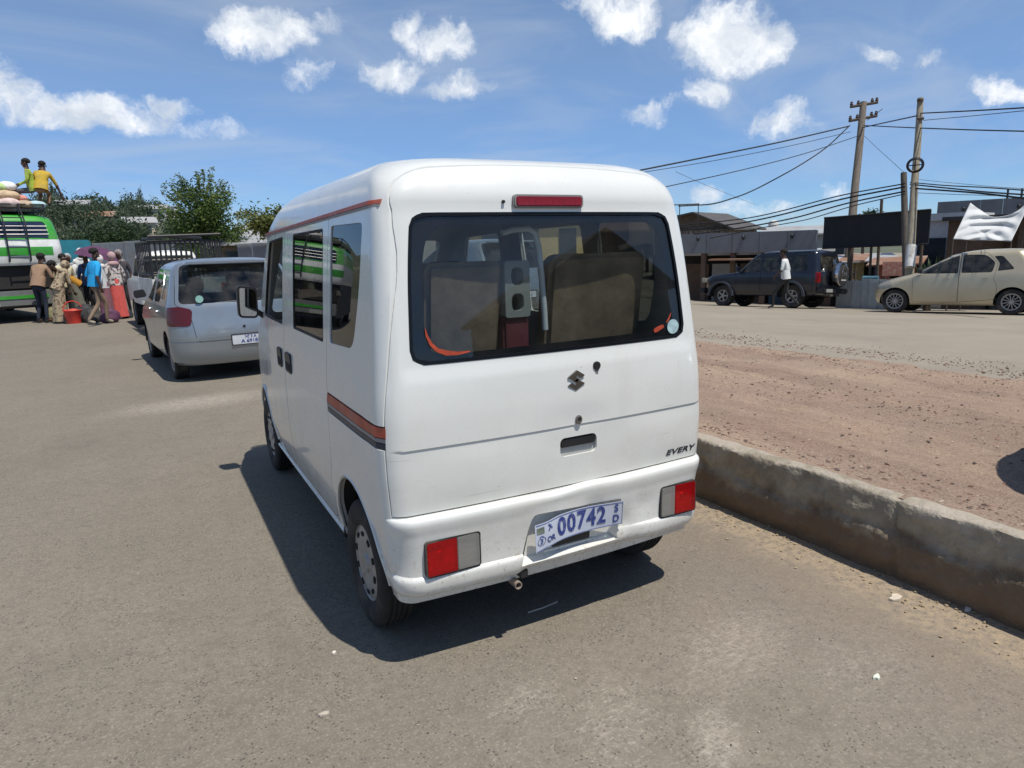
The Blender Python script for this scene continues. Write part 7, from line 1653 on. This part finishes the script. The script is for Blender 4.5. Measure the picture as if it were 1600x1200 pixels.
lows = [((1060, 352, 26), (1160, 342, 25), (1250, 322, 24), (1330, 302, 22), (1414, 287, 20.5)), ((1075, 359, 26), (1160, 348, 25), (1250, 328, 24), (1330, 308, 22), (1414, 292, 20.5)), ((1085, 366, 26), (1170, 354, 25), (1255, 337, 24), (1335, 315, 22), (1414, 299, 20.5)), ((1110, 372, 27), (1180, 358, 25), (1265, 342, 24), (1340, 320, 22), (1414, 303, 20.5))]
for q, r_, lb_ in zip(lows, (.020, .026, .024, .016), ('highest of the bundle of low cables left of the leaning post', 'second of the bundle of low cables left of the leaning post', 'third of the bundle of low cables left of the leaning post', 'lowest of the bundle of low cables left of the leaning post')): cable(q, r_, lb_)
rows_r = [((1422, 285, 20.2), (1480, 290, 19), (1540, 293, 17), (1660, 302, 14)), ((1422, 288, 20.2), (1480, 294, 19), (1540, 300, 17), (1660, 308, 14)), ((1422, 294, 20.2), (1480, 298, 19), (1540, 303, 17), (1660, 318, 14)), ((1422, 301, 20.2), (1500, 304, 19), (1560, 306, 17), (1660, 312, 14)), ((1430, 280, 20.2), (1500, 287, 19), (1570, 293, 17), (1660, 297, 14))]
for q, r_, lb_ in zip(rows_r, (.016, .020, .024, .008, .006), ('upper thick low cable right of the slender pole', 'second thick low cable right of the slender pole', 'thickest lowest cable sagging above the grey block', 'thin wire near the top of the grey block', 'hair-thin wire above the low cables right of the slender pole')): cable(q, r_, lb_)

# seen through the van's windows: the street beyond it
for (px, D, w, d_, h, wm, rm, kd, fl, nw, lb_, rh) in ((560, 46, 7, 5, 3.0, crm, tin, 'gable', 1, 3, 'cream house with a tin roof seen through the minivan windows at the left', 1.0), (700, 40, 6, 5, 3.4, gry, rust, 'gable', 1, 3, 'grey house with a rusty roof hidden behind the minivan', 1.1),
    (830, 36, 6, 5, 3.2, mat('ochre_wall', (.48, .36, .17), .85, dirt=(.3, .24, .17)), tin, 'gable', 1, 3, 'ochre house seen between the seats through the minivan rear window', 1.0), (925, 38, 5.5, 5, 2.3, brownw, rust, 'gable', 1, 3, 'brown house with a rusty roof hidden behind the right side of the minivan', 1.2)):
    q = G(px, D); q.z = -.8; house(q, w, d_, h+.8, fc(px)+.15, wm, rm, lb_, rh, fl, nw, kd)
for (px, D, sp_) in ((515, 40, 3.0), (640, 52, 4.2), (770, 50, 3.6), (900, 52, 4.2), (1010, 55, 3.2)):
    tree(G(px, D), 1.6, (2.0, 2.0, sp_/2), 1800, .16, 26, .4, LD, {515: 'dark tree just behind the roof of the minivan at the left', 640: 'tall dark tree hidden behind the minivan roof', 770: 'dark tree behind the ochre house', 900: 'broad dark tree behind the brown house', 1010: 'dark tree behind the right edge of the minivan'}[px], px)
c4 = copy_tree(car1); q = G(828, 12.5); c4.location = (q.x-.1, q.y, ground_z(q.x, q.y)); c4.rotation_euler = (0, 0, R(12)); c4['label'] = 'silver hatchback standing on the dirt, visible only through the minivan windows'

# ------------------------------------------------------------------ what stands behind the camera (seen mirrored in the glass)
hb = house(V((2.2, -14.5, 0)), 6.5, 6, 3.3, R(180)+.0, mat('dark_shop_wall', (.09, .075, .06), .9), mat('dark_tin3', (.06, .055, .05), .7), 'dark gabled shop behind the camera mirrored in the rear window', 1.8, 1, 3)
hb.rotation_euler = (0, 0, R(90)); hb.location = (11.2, -12.5, 0)
tree(V((-6.5, -15, 0)), 2.2, (2.2, 2.2, 1.8), 2600, .16, 30, .4, LD, 'dark tree across the road behind the camera', 33)
tree(V((25, -15, 0)), 2.2, (2.2, 2.2, 1.8), 2600, .16, 30, .4, LD, 'bushy tree beside the gabled shop behind the camera', 34)
house(V((-20, -13, 0)), 9, 5, 3.0, R(215), gry, tin, 'grey shop row on the other side of the road behind the camera', 1.0, 1, 4)
